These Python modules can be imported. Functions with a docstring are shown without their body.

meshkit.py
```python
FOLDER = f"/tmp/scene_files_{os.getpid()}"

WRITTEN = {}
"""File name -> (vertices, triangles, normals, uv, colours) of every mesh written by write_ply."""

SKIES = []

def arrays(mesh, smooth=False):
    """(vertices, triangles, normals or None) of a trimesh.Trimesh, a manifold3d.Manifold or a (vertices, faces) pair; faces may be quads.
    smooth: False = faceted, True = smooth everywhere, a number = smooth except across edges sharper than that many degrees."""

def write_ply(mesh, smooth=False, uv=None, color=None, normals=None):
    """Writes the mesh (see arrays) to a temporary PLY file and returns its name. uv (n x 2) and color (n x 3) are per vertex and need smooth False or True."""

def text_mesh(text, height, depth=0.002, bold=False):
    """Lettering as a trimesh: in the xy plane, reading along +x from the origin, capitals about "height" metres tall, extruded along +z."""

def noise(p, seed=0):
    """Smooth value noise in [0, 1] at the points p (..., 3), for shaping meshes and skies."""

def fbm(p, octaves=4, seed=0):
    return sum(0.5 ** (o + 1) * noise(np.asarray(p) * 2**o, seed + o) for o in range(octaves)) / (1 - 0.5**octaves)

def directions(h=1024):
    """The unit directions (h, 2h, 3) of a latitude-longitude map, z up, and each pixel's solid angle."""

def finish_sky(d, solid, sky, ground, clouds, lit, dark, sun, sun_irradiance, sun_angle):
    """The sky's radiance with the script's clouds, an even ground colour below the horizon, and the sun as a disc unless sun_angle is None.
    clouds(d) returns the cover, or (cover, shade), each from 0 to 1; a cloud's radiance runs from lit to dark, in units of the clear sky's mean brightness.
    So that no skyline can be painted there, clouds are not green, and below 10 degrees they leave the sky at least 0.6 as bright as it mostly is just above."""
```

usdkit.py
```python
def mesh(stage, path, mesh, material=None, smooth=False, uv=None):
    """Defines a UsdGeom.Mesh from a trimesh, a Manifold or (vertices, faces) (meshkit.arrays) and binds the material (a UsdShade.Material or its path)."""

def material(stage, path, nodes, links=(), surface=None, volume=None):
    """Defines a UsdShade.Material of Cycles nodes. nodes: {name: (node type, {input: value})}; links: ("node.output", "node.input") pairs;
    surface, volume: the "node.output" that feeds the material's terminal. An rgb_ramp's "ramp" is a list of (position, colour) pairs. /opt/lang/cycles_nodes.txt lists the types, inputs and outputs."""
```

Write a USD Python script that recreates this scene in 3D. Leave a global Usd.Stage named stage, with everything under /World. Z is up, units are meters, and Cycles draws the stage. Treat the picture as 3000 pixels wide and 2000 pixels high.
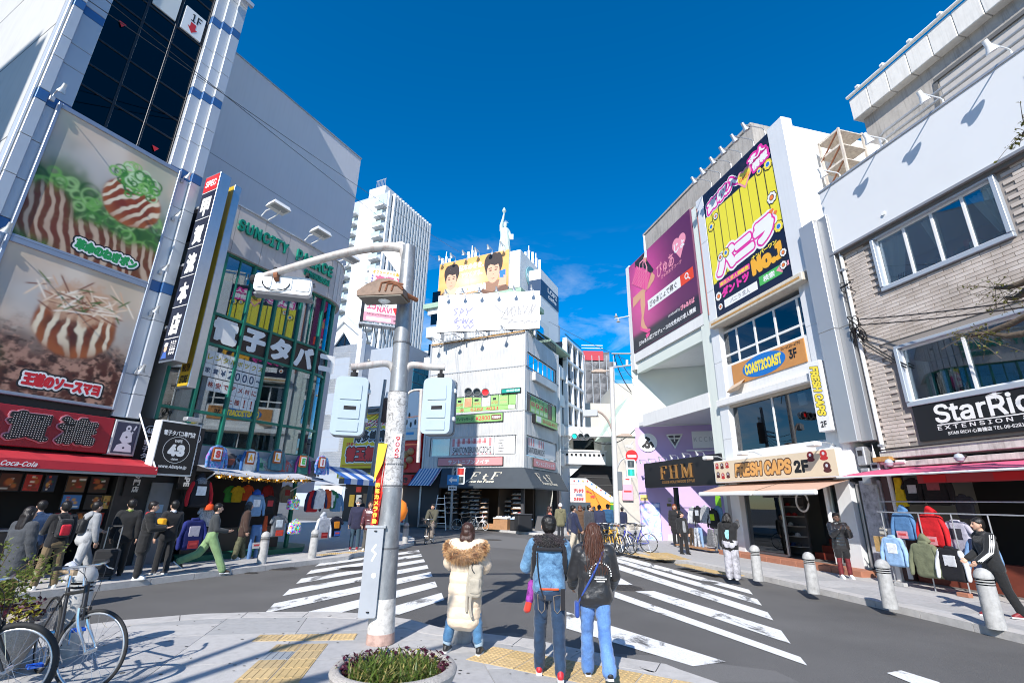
import glob,math,random
import numpy as np
import shapely
from shapely import affinity
from shapely.geometry import Polygon,box as sbox
import trimesh,manifold3d as m3
import usdkit,meshkit
from pxr import Gf,Sdf,Usd,UsdGeom,UsdLux,UsdShade,Vt
from math import sin,cos,radians,hypot,atan2
AY,LS,UA,AG,AF,SK,AA,EN,PG=np.array,np.linspace,shapely.union_all,np.arange,affinity.affine_transform,np.stack,np.asarray,enumerate,Polygon
stage=Usd.Stage.CreateInMemory()
UsdGeom.SetStageUpAxis(stage,"Z")
UsdGeom.Xform.Define(stage,"/World")
stage.SetDefaultPrim(stage.GetPrimAtPath("/World"))
random.seed(5)
rng=np.random.default_rng(11)
pi=math.pi
PW,PH=2352.,1568.
FU=1413/3000*PW
HC=1.8
_up=AY([1590/3000*PW-PW/2,3250/3000*PW+PH/2,FU]);_up/=np.linalg.norm(_up)
_f=AY([0,0,1.])-_up*_up[2];_f/=np.linalg.norm(_f)
_r=np.cross(_f,_up);_r*=np.sign(_r[0])
R=AY([_r,_f,_up])
EYE=AY([0,0,HC])
cam=UsdGeom.Camera.Define(stage,"/World/camera")
rt,upv,fw=R[:,0],R[:,1],R[:,2]
cam.AddTransformOp().Set(Gf.Matrix4d(*rt,0,*upv,0,*(-fw),0,*EYE,1))
cam.CreateHorizontalApertureAttr(36.0)
cam.CreateVerticalApertureAttr(36.0*682/1024)
cam.CreateFocalLengthAttr(36.0*FU/PW)
cam.CreateClippingRangeAttr(Gf.Vec2f(0.05,2000))
cam.CreateExposureAttr(0.5)
SUN_AZ,SUN_EL=radians(198.0),radians(36.5)
sunv=AY([sin(SUN_AZ)*cos(SUN_EL),cos(SUN_AZ)*cos(SUN_EL),sin(SUN_EL)])
sky=UsdLux.DomeLight.Define(stage,"/World/sky")
sky.GetPrim().SetCustomDataByKey("kind","structure")
skymat=usdkit.material(stage,"/World/Looks/sky_air",{"sky":("sky_texture",{"sky_type":"single_scattering","sun_disc":False,"sun_elevation":SUN_EL,"sun_rotation":SUN_AZ,"altitude":400.0,"air_density":1.0,"aerosol_density":0.25,"ozone_density":3.5}),"tc":("texture_coordinate",{}),"map":("mapping",{"scale":(2.2,2.2,6.0),"location":(0.35,0.1,0.0)}),"n":("noise_texture",{"scale":2.3,"detail":9.0,"roughness":0.62,"distortion":0.5}),"cl":("rgb_ramp",{"ramp":[(0.0,(0,0,0)),(0.5,(0,0,0)),(0.72,(0.6,0.6,0.6)),(1,(1,1,1))]}),"sep":("separate_xyz",{}),"alt":("rgb_ramp",{"ramp":[(0.0,(1,1,1)),(0.26,(0.9,0.9,0.9)),(0.52,(0,0,0)),(1,(0,0,0))]}),"mul":("math",{"math_type":"multiply"}),"mx":("mix",{"mix_type":"mix","color2":(9.5,9.9,10.4)}),"hs":("hsv",{"saturation":1.5,"value":1.65}),"bg":("background_shader",{"strength":0.085})},[("tc.generated","map.vector"),("map.vector","n.vector"),("n.fac","cl.fac"),("tc.generated","sep.vector"),("sep.z","alt.fac"),("cl.color","mul.value1"),("alt.color","mul.value2"),("mul.value","mx.fac"),("sky.color","hs.color"),("hs.color","mx.color1"),("mx.color","bg.color")],surface="bg.background")
UsdShade.MaterialBindingAPI.Apply(sky.GetPrim()).Bind(skymat)
sun=UsdLux.DistantLight.Define(stage,"/World/sun")
sun.CreateNormalizeAttr(True);sun.CreateIntensityAttr(1.2);sun.CreateAngleAttr(0.5)
sun.CreateColorAttr(Gf.Vec3f(1.0,0.955,0.89))
_x=np.cross([0,0,1.],sunv);_x/=np.linalg.norm(_x);_y=np.cross(sunv,_x)
sun.AddTransformOp().Set(Gf.Matrix4d(*_x,0,*_y,0,*sunv,0,0,0,30,1))
def ray(u,v):return R@AY([u-PW/2,-(v-PH/2),FU])
def G(u,v,z=0.):
 d=ray(u,v);return EYE+d*((z-HC)/d[2])
def at_y(u,v,y):
 d=ray(u,v);return EYE+d*(y/d[1])
def at_d(u,v,dist):
 d=ray(u,v);return EYE+d*(dist/hypot(d[0],d[1]))
def zq(x0,y0,s):return lambda x,y:((x0+x/s)*.784,(y0+y/s)*.784)
class WL:
 """A vertical plane with a frame: s along it, o outward towards the street, z up."""
 def __init__(self,p,ang,side):
  a=radians(ang);self.o=AY([p[0],p[1],0.])
  self.d=AY([sin(a),cos(a),0]);self.n=side*AY([self.d[1],-self.d[0],0.])
  self.ang=ang
 def p(self,s,o,z):return self.o+self.d*s+self.n*o+AY([0,0,z])
 def at(self,u,v,o=0.):
  d=ray(u,v);t=((self.o+self.n*o-EYE)@self.n)/(d@self.n);q=EYE+d*t-self.o
  return float(q@self.d),float(q[2])
 def P(self,a):
  a=AA(a,float);return self.o+a[...,:1]*self.d+a[...,1:2]*self.n+a[...,2:3]*AY([0,0,1.])
 def rot(self):return atan2(self.d[1],self.d[0])
class FT:
 """A plain frame: local x, y, z turned by rz about z at a place."""
 def __init__(self,loc=(0,0,0),rz=0.):
  self.loc=AY(loc,float);c,s=cos(rz),sin(rz);self.m=AY([[c,-s,0],[s,c,0],[0,0,1.]])
 def P(self,a):return AA(a,float)@self.m.T+self.loc
ID=FT()
def lin(h):
 if not isinstance(h,str):return tuple(h)
 h=h.lstrip('#');c=AY([int(h[i:i+2],16)for i in(0,2,4)])/255.
 return tuple(np.where(c<=0.04045,c/12.92,((c+0.055)/1.055)**2.4))
MATS={}
def M(name,col=None,rough=0.6,metal=0.,var=0.,vs=3.,bump=0.,bs=40.,coat=0.,spec=0.5,emit=None,es=1.,streak=0.,dirt=None,obj=False,sheen=0.):
 """A plain surface with tone variation, relief, and vertical dirt streaks, all from noise in the object's own space."""
 if name in MATS:return MATS[name]
 c=AY(lin(col));nd={"p":("principled_bsdf",{"base_color":c,"roughness":rough,"metallic":metal,"coat_weight":coat,"specular_ior_level":spec,"sheen_weight":sheen})};ln=[]
 if emit is not None:nd["p"][1].update(emission_color=lin(emit),emission_strength=es)
 nd["g"]=("geometry",{});src="g.position"
 if obj:nd["g"]=("texture_coordinate",{});src="g.object"
 last=None
 if var:
  nd["n"]=("noise_texture",{"scale":vs,"detail":6.0,"roughness":0.65})
  nd["r"]=("rgb_ramp",{"ramp":[(0.25,tuple(c*(1-var))),(0.5,tuple(c)),(0.75,tuple(np.minimum(c*(1+var*0.6),0.95)))]})
  ln+=[(src,"n.vector"),("n.fac","r.fac")];last="r.color"
 if streak:
  nd["sm"]=("mapping",{"scale":(5.,5.,0.35)});nd["sn"]=("noise_texture",{"scale":2.0,"detail":5.0,"roughness":0.7})
  nd["sr"]=("rgb_ramp",{"ramp":[(0.48,(0,0,0)),(0.75,(streak,streak,streak))]})
  nd["smx"]=("mix",{"mix_type":"mix","color1":c,"color2":lin(dirt or '#4b4338')})
  ln+=[(src,"sm.vector"),("sm.vector","sn.vector"),("sn.fac","sr.fac"),("sr.color","smx.fac")]
  if last:ln.append((last,"smx.color1"))
  last="smx.color"
 if last:ln.append((last,"p.base_color"))
 if bump:
  nd["bn"]=("noise_texture",{"scale":bs,"detail":4.0});nd["b"]=("bump",{"strength":bump,"distance":0.02})
  ln+=[(src,"bn.vector"),("bn.fac","b.height"),("b.normal","p.normal")]
 MATS[name]=usdkit.material(stage,"/World/Looks/"+name,nd,ln,surface="p.BSDF")
 return MATS[name]
def glass(name,tint=(0.85,0.92,0.93),through=0.8,rough=0.0):
 """Window pane: clear where seen straight on, mirror towards grazing."""
 if name in MATS:return MATS[name]
 MATS[name]=usdkit.material(stage,"/World/Looks/"+name,{"f":("fresnel",{"IOR":1.18 if "smoked" in name else 1.45}),"fa":("math",{"math_type":"multiply_add","value2":1.0,"value3":1-through,"use_clamp":True}),"t":("transparent_bsdf",{"color":tint}),"g":("glossy_bsdf",{"color":(0.9,0.95,1.0),"roughness":rough}),"m":("mix_closure",{})},[("f.fac","fa.value1"),("fa.value","m.fac"),("t.BSDF","m.closure1"),("g.BSDF","m.closure2")],surface="m.closure")
 return MATS[name]
def printed(name,rough=0.5,coat=0.):
 """Flat print carried by the mesh's own colours."""
 if name in MATS:return MATS[name]
 MATS[name]=usdkit.material(stage,"/World/Looks/"+name,{"a":("attribute",{"attribute":"col"}),"p":("principled_bsdf",{"roughness":rough,"coat_weight":coat})},[("a.color","p.base_color")],surface="p.BSDF")
 return MATS[name]
class MB:
 """Collects shapes, in the frame fr, as one mesh."""
 def __init__(self,fr=ID):self.v,self.f,self.n,self.fr,self.c=[],[],0,fr,[]
 def add(self,v,f,world=False,col=None):
  v=AA(v,float);f=AA(f,int)
  if f.shape[1]==4:f=np.vstack([f[:,[0,1,2]],f[:,[0,2,3]]])
  self.v.append(v if world else self.fr.P(v));self.f.append(f+self.n);self.n+=len(v)
  if col is not None:self.c.append(AA(col,float))
  return self
 def tm(self,m,mat=None,world=False):
  v,f,_=meshkit.arrays(m)
  if mat is not None:v=v@AA(mat)[:3,:3].T+AA(mat)[:3,3]
  return self.add(v,f,world)
 def box(self,a,b,c=0.):
  """Corners a, b; c > 0 cuts the vertical and horizontal edges off (chamfer)."""
  a,b=np.minimum(a,b).astype(float),np.maximum(a,b).astype(float)
  if c:
   c=min(c,0.45*(b-a).min());pts=[]
   for sx in(0,1):
    for sy in(0,1):
     for sz in(0,1):
      k=AY([sx,sy,sz])
      for ax in range(3):
       q=np.where(k==1,b-c,a+c);q[ax]=b[ax]if k[ax]else a[ax];pts.append(q)
   h=m3 .Manifold.hull_points(AY(pts));return self.tm(h)
  x,y,z=zip(a,b)
  v=[(x[i],y[j],z[k])for i in(0,1)for j in(0,1)for k in(0,1)]
  f=[(0,1,3,2),(4,6,7,5),(0,4,5,1),(2,3,7,6),(0,2,6,4),(1,5,7,3)]
  return self.add(v,f)
 def quad(self,*p):return self.add(p,[(0,1,2,3)])
 def tube(self,pts,r,n=8,cap=True):
  p=AA(pts,float)
  if len(p)>2:t=np.gradient(p,axis=0)
  else:t=np.repeat([p[1]-p[0]],2,0)
  t=t/(np.linalg.norm(t,axis=1,keepdims=True)+1e-12)
  ref=AY([0,0,1.])if abs(t[:,2]).mean()<0.8 else AY([1.,0,0])
  a=np.cross(t,ref);a/=np.linalg.norm(a,axis=1,keepdims=True)+1e-12;b=np.cross(t,a)
  r=np.broadcast_to(AA(r,float),(len(p),));th=AG(n)*2*pi/n
  v=p[:,None]+r[:,None,None]*(np.cos(th)[None,:,None]*a[:,None]+np.sin(th)[None,:,None]*b[:,None])
  i,j=np.meshgrid(AG(len(p)-1),AG(n),indexing='ij');k=(j+1)%n
  f=SK([i*n+j,i*n+k,(i+1)*n+k,(i+1)*n+j],-1).reshape(-1,4)
  f=np.vstack([f[:,[0,1,2]],f[:,[0,2,3]]])
  v=v.reshape(-1,3)
  if cap:
   m=len(v);v=np.vstack([v,p[0],p[-1]]);jj=AG(n);kk=(jj+1)%n;e=(len(p)-1)*n
   f=np.vstack([f,SK([kk,jj,np.full(n,m)],1),SK([e+jj,e+kk,np.full(n,m+1)],1)])
  return self.add(v,f)
 def lathe(self,prof,n=16,o=(0,0,0)):
  pr=AA(prof,float);th=AG(n)*2*pi/n
  v=SK([pr[:,None,0]*np.cos(th),pr[:,None,0]*np.sin(th),np.repeat(pr[:,1:2],n,1)],-1).reshape(-1,3)+AA(o,float)
  i,j=np.meshgrid(AG(len(pr)-1),AG(n),indexing='ij');k=(j+1)%n
  return self.add(v,SK([i*n+j,i*n+k,(i+1)*n+k,(i+1)*n+j],-1).reshape(-1,4))
 def grid(self,P):
  """P: (m, n, 3) points as a sheet."""
  P=AA(P,float);m,n=P.shape[:2];i,j=np.meshgrid(AG(m-1),AG(n-1),indexing='ij')
  return self.add(P.reshape(-1,3),SK([i*n+j,i*n+j+1,(i+1)*n+j+1,(i+1)*n+j],-1).reshape(-1,4))
 def poly(self,g,o0,o1=None,plane='sz'):
  """A shapely polygon in (s, z) (or (x, y) with plane='xy') as a sheet at o0, or a slab from o0 to o1."""
  for q in getattr(g,'geoms',[g]):
   if q.is_empty or q.area<1e-7:continue
   if o1 is None:
    v,f=trimesh.creation.triangulate_polygon(q,engine='earcut');w=np.insert(v,1 if plane=='sz' else 2,o0,axis=1);self.add(w,f)
   else:
    m=trimesh.creation.extrude_polygon(q,abs(o1-o0),engine='earcut');w=AY(m.vertices)
    w=SK([w[:,0],w[:,2]+min(o0,o1),w[:,1]],1)if plane=='sz' else w+[0,0,min(o0,o1)]
    self.add(w,AY(m.faces))
  return self
 def AR(self):return np.vstack(self.v),np.vstack(self.f)
 def empty(self):return not self.v
def CI(cx,cy,r,ry=None,n=24):
 t=AG(n)*2*pi/n;return PG(SK([cx+r*np.cos(t),cy+(ry or r)*np.sin(t)],1))
def RR(x0,y0,x1,y1,r):return sbox(min(x0,x1)+r,min(y0,y1)+r,max(x0,x1)-r,max(y0,y1)-r).buffer(r,quad_segs=4)
USED={}
def numbered(parent,name):
 k=USED[(parent,name)]=USED.get((parent,name),-1)+1
 return name if k==0 else f"{name}_{k:03d}"
class Thing:
 def __init__(self,path,loc=(0,0,0),rz=0.):self.path,self.loc,self.rz=path,AY(loc,float),rz
 @property
 def name(self):return self.path.rsplit('/',1)[1]
 def lc(self,w):
  c,s=cos(-self.rz),sin(-self.rz);return(AA(w)-self.loc)@AY([[c,-s,0],[s,c,0],[0,0,1.]]).T
def tag(prim,label=None,cat=None,group=None,kind=None):
 for k,v in(('label',label),('category',cat),('group',group),('kind',kind)):
  if v:prim.SetCustomDataByKey(k,v)
def TH(name,label,cat,loc=(0,0,0),rz=0.,group=None,kind=None):
 path='/World/'+numbered('/World',name);x=UsdGeom.Xform.Define(stage,path)
 x.AddTranslateOp().Set(Gf.Vec3d(*map(float,loc)))
 if rz:x.AddRotateZOp().Set(math.degrees(rz))
 tag(x.GetPrim(),label,cat,group,kind)
 return Thing(path,loc,rz)
def PT(parent,name,mb,mat,smooth=False,label=None,kind=None,lc=False,col=None):
 """One mesh prim under a thing or a part; mb holds world points unless local."""
 if isinstance(mb,MB):v,f=mb.AR()
 else:v,f,_=meshkit.arrays(mb)
 path=parent.path+'/'+numbered(parent.path,name)
 if not lc:v=parent.lc(v)
 if isinstance(mb,MB)and mb.c:col=np.vstack(mb.c)
 m=usdkit.mesh(stage,path,(v,f),mat,smooth=smooth if col is None else False)
 if col is not None:
  UsdGeom.PrimvarsAPI(m).CreatePrimvar("col",Sdf.ValueTypeNames.Color3fArray,"vertex").Set(Vt.Vec3fArray.FromNumpy(AA(col,np.float32)))
 tag(m.GetPrim(),label,None,None,kind)
 t=Thing(path,parent.loc,parent.rz);t.prim=m.GetPrim();return t
WORLD=Thing('/World')
def SG(name,mb,mat,label=None,cat=None,group=None,kind=None,smooth=False):
 t=PT(WORLD,name,mb,mat,smooth,lc=1);tag(t.prim,label,cat,group,kind);return t
def CO(src,loc,rz=0.,label=None,group=None,scale=None,cat=None):
 """Another one of a thing already built: an instanceable reference with its own place and label."""
 s=stage.GetPrimAtPath(src.path);base=src.name
 if base[-4:-3]=='_' and base[-3:].isdigit():base=base[:-4]
 path='/World/'+numbered('/World',base);x=UsdGeom.Xform.Define(stage,path)
 x.GetPrim().GetReferences().AddInternalReference(src.path)
 x.ClearXformOpOrder();x.AddTranslateOp().Set(Gf.Vec3d(*map(float,loc)));x.AddRotateZOp().Set(math.degrees(rz))
 if scale:x.AddScaleOp().Set(Gf.Vec3f(*(scale if np.ndim(scale)else(scale,)*3)))
 x.GetPrim().SetInstanceable(True);tag(x.GetPrim(),label,cat or s.GetCustomDataByKey('category'),group or s.GetCustomDataByKey('group'))
 return Thing(path,loc,rz)
from PIL import Image,ImageDraw,ImageFont
_FD=glob.glob("/opt/blender-*/*/datafiles/fonts")[0]+"/"
_FONT,_GL={},{}
def GL(TX,h=1.,bold=0,font='cjk',px=72,ex=0.,gap=0.):
 """The outline of a line of lettering as a shapely shape: em height h, baseline y = 0, from x = 0. extra fattens it."""
 key=(TX,bold,font,px,gap)
 if key not in _GL:
  f=_FONT.setdefault((font,px),ImageFont.truetype(_FD+{'cjk':'Noto Sans CJK Regular.woff2','sans':'Inter.woff2'}[font],px))
  shapes,x=[],0.
  for ch in TX:
   adv=f.getlength(ch)
   if ch.strip():
    x0,y0,x1,y1=f.getbbox(ch,anchor='ls',stroke_width=bold);x0,y0,x1,y1=map(int,(math.floor(x0),math.floor(y0),math.ceil(x1),math.ceil(y1)))
    im=Image.new('L',(x1-x0+8,y1-y0+8));ImageDraw.Draw(im).text((4-x0,4-y0),ch,255,f,anchor='ls',stroke_width=bold)
    on=np.pad(AA(im)>127,((0,0),(1,1))).astype(np.int8)
    r,s=np.nonzero(np.diff(on,axis=1)==1);e=np.nonzero(np.diff(on,axis=1)==-1)[1]
    g=UA(shapely.box(s,-r-1,e,-r)).buffer(0.6).buffer(-0.6).simplify(0.75)
    shapes.append(affinity.translate(g,x+x0-4,4-y0))
   x+=adv+gap*px
  _GL[key]=(UA(shapes)if shapes else PG(),x/px)
 g,w=_GL[key];g=affinity.scale(g,h/px,h/px,origin=(0,0))
 return g.buffer(ex,quad_segs=2)if ex else g
def fit(g,x0,y0,x1,y1,keep=False,slant=0.):
 """Stretches a shape to fill a box (x0 > x1 turns it over for walls whose s runs right to left)."""
 if slant:g=affinity.skew(g,xs=slant,origin=(0,0))
 a,b,c,d=g.bounds;sx,sy=(x1-x0)/(c-a),(y1-y0)/(d-b)
 if keep:
  k=min(abs(sx),abs(sy));mx,my=(x0+x1)/2,(y0+y1)/2;sx,sy=math.copysign(k,sx),math.copysign(k,sy)
  return AF(g,[sx,0,0,sy,mx-sx*(a+c)/2,my-sy*(b+d)/2])
 return AF(g,[sx,0,0,sy,x0-sx*a,y0-sy*b])
def TX(fr,s,x0,y0,x1,y1,o,o1=None,bold=2,font='cjk',keep=False,ex=0.,px=72,slant=0.,gap=0.):
 """Lettering stretched over a box of a wall, as a mesh builder."""
 return MB(fr).poly(fit(GL(s,bold=bold,font=font,px=px,gap=gap),x0,y0,x1,y1,keep,slant).buffer(ex)if ex else fit(GL(s,bold=bold,font=font,px=px,gap=gap),x0,y0,x1,y1,keep,slant),o,o1)
def PO(parent,name,fr,x0,z0,x1,z1,o,fn,mat,nx=60,nz=60,label=None):
 """A printed sheet: fn(a, b) with a, b in 0..1 (left to right, bottom to top) gives the inks."""
 a,b=np.meshgrid(LS(0,1,nx),LS(0,1,nz),indexing='ij')
 P=SK([x0+(x1-x0)*a,np.full_like(a,o),z0+(z1-z0)*b],-1)
 return PT(parent,name,MB(fr).grid(P),mat,col=np.clip(fn(a,b),0,1).reshape(-1,3),label=label)

# ================================================================ the ground
def zf(x0,y0,s):
 return lambda*p:[((x0+x/s)*.784,(y0+y/s)*.784)for x,y in p]
z1,z2,z3,z4,z5=zf(1000,1550,3.92),zf(700,1550,3.92),zf(1400,1550,3.92),zf(1800,1600,3.92),zf(2100,1550,3.92)
PZ=0.12
def gp(pts,z=0.):return AY([G(u,v,z)[:2]for u,v in pts])
def asphalt():
 n={"g":("geometry",{}),"a":("noise_texture",{"scale":0.35,"detail":5.0,"roughness":0.6}),"ar":("rgb_ramp",{"ramp":[(0.3,(0.10,0.097,0.094)),(0.55,(0.13,0.126,0.122)),(0.75,(0.16,0.155,0.15))]}),"b":("noise_texture",{"scale":90.0,"detail":3.0,"roughness":0.7}),"br":("rgb_ramp",{"ramp":[(0.3,(0.45,0.45,0.45)),(0.5,(1,1,1)),(0.72,(1.75,1.72,1.68))]}),"m":("mix",{"mix_type":"multiply","fac":0.75}),"v":("voronoi_texture",{"scale":130.0}),"bu":("bump",{"strength":0.55,"distance":0.012}),"p":("principled_bsdf",{"roughness":0.85,"specular_ior_level":0.35})}
 return usdkit.material(stage,"/World/Looks/asphalt",n,[("g.position","a.vector"),("g.position","b.vector"),("g.position","v.vector"),("a.fac","ar.fac"),("b.fac","br.fac"),("ar.color","m.color1"),("br.color","m.color2"),("m.color","p.base_color"),("v.distance","bu.height"),("bu.normal","p.normal")],surface="p.BSDF")
ASPH=asphalt()
def worn_paint():
 n={"g":("geometry",{}),"mp":("mapping",{"scale":(1.0,0.55,1),"rotation":(0,0,0.5)}),"a":("noise_texture",{"scale":1.7,"detail":10.0,"roughness":0.72,"distortion":0.6}),"ar":("rgb_ramp",{"ramp":[(0.36,(0,0,0)),(0.405,(0.25,0.25,0.25)),(0.455,(1,1,1))]}),"b":("noise_texture",{"scale":45.0,"detail":4.0}),"br":("rgb_ramp",{"ramp":[(0.3,(0.62,0.62,0.61)),(0.6,(0.80,0.80,0.79))]}),"c":("noise_texture",{"scale":110.0,"detail":2.0}),"cr":("rgb_ramp",{"ramp":[(0.35,(0.05,0.05,0.05)),(0.65,(0.15,0.145,0.14))]}),"m":("mix",{"mix_type":"mix"}),"bu":("bump",{"strength":0.25,"distance":0.01}),"p":("principled_bsdf",{"roughness":0.7})}
 return usdkit.material(stage,"/World/Looks/worn_road_paint",n,[("g.position","mp.vector"),("mp.vector","a.vector"),("g.position","b.vector"),("g.position","c.vector"),("a.fac","ar.fac"),("b.fac","br.fac"),("c.fac","cr.fac"),("ar.color","m.fac"),("cr.color","m.color1"),("br.color","m.color2"),("m.color","p.base_color"),("c.fac","bu.height"),("bu.normal","p.normal")],surface="p.BSDF")
PAINT=worn_paint()
road=SG('road',MB().add([(-400,-120,0),(400,-120,0),(400,500,0),(-400,500,0)],[(0,1,2,3)]),ASPH,kind='structure')
pat=M('asphalt_patch_pale',(.15,.145,.14),.85,var=.25,vs=60,bump=.3,bs=120)
pat2=M('asphalt_patch_dark',(.095,.092,.089),.85,var=.3,vs=70,bump=.3,bs=120)
for pts,m in([[(1000,1248),(1130,1228),(1205,1236),(1250,1262),(1205,1262)],pat],[[(1098,1474),(1226,1490),(1300,1512),(1330,1490),(1180,1452),(1110,1455)],pat],[[(1419,1534),(1561,1568),(1840,1568),(1780,1540),(1500,1505),(1400,1500)],pat],[[(915,1266),(968,1250),(1010,1250),(1080,1320),(1120,1440),(1090,1440)],pat2]):
 q=PG(gp(pts));PT(road,'surface_patch',MB().poly(q.buffer(0),.004,plane='xy'),m,lc=1,label='older, paler patch of asphalt' if m is pat else 'newer, darker patch of asphalt')
stripes=[z2((870,428),(925,395))+z1((890,237),(903,262)),z2((772,518),(830,470))+z1((915,283),(930,313)),z2((655,627),(715,568))+z1((945,343),(962,375)),z2((498,767),(580,690))+z1((985,410),(1000,450)),z2((292,968),(405,853))+z1((1025,490),(1047,543)),z2((895,1032),(692,973))+z1((1075,600),(1103,662)),z1((580,1008),(260,985),(1150,730),(1182,812)),[(1408,1279),(1432,1277)]+z5((370,695),(415,750)),[(1395,1284),(1412,1281)]+z5((465,805),(520,878)),[(1390,1298),(1400,1290)]+z5((585,955),(650,1048)),z4((235,518),(450,512))+z5((740,1165),(850,1318)),[(1380,1318),(1390,1308)]+z4((210,442),(30,446)),z4((0,585),(5,520))+z5((960,1470),(1040,1568)),z3((1015,1140),(1020,950))+z4((1280,1328),(905,1380)),[(2037,1546),(2070,1540),(2160,1568),(2120,1580)]]
for i,s in EN(stripes):
 m=MB().poly(PG(gp(s)).convex_hull,.008,plane='xy')
 SG('crossing_stripe',m,PAINT,kind='structure')
iron=M('cast_iron',(.075,.068,.062),.55,.6,var=.3,vs=30,bump=.8,bs=70)
for(u,v,r,lb)in[(650,1305.7,.33,'round rusty manhole cover in the road beside the left pavement'),(814,1306,.36,'large round manhole cover inside the left crossing'),(753,1303,.3,None),(577,1316,.14,'small round valve cover in the road near the left kerb'),(915,1262,.36,'round manhole cover behind the signal pole beside the bollards'),(1132,1239.5,.4,'manhole cover in mid junction right of the cyclist'),(1432,1350,.42,'manhole cover beside the right crossing near the woman in black')]:
 if lb is None:continue
 c=G(u,v);t=TH('manhole_cover',lb,'manhole cover',(c[0],c[1],0.0))
 PT(t,'rim',MB().lathe([(r*1.12,.0),(r*1.12,.011),(r*1.0,.011)],28),M('iron_rim',(.12,.11,.1),.6,.4),lc=1)
 mb=MB().lathe([(r,.013),(r*.05,.013),(0.001,.013)],28)
 for k in range(-3,4):
  for l in range(-3,4):
   if k*k+l*l<9:mb.box((k*r*.29-r*.1,l*r*.29-r*.1,.013),(k*r*.29+r*.1,l*r*.29+r*.1,.017))
 PT(t,'lid',mb,iron,lc=1)
CONC=M('pavement_concrete',(.42,.405,.39),.85,var=.22,vs=2.5,bump=.25,bs=60)
KERB=M('kerb_stone',(.47,.45,.43),.85,var=.2,vs=6,bump=.3,bs=50)
SLABS=[M(f'paving_slab_{k}',c,.85,var=.16,vs=9,bump=.25,bs=70,streak=.0)for k,c in EN([(.40,.39,.385),(.44,.43,.42),(.37,.365,.36),(.46,.445,.43)])]
GUM=M('chewing_gum',(.06,.058,.055),.9)
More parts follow.
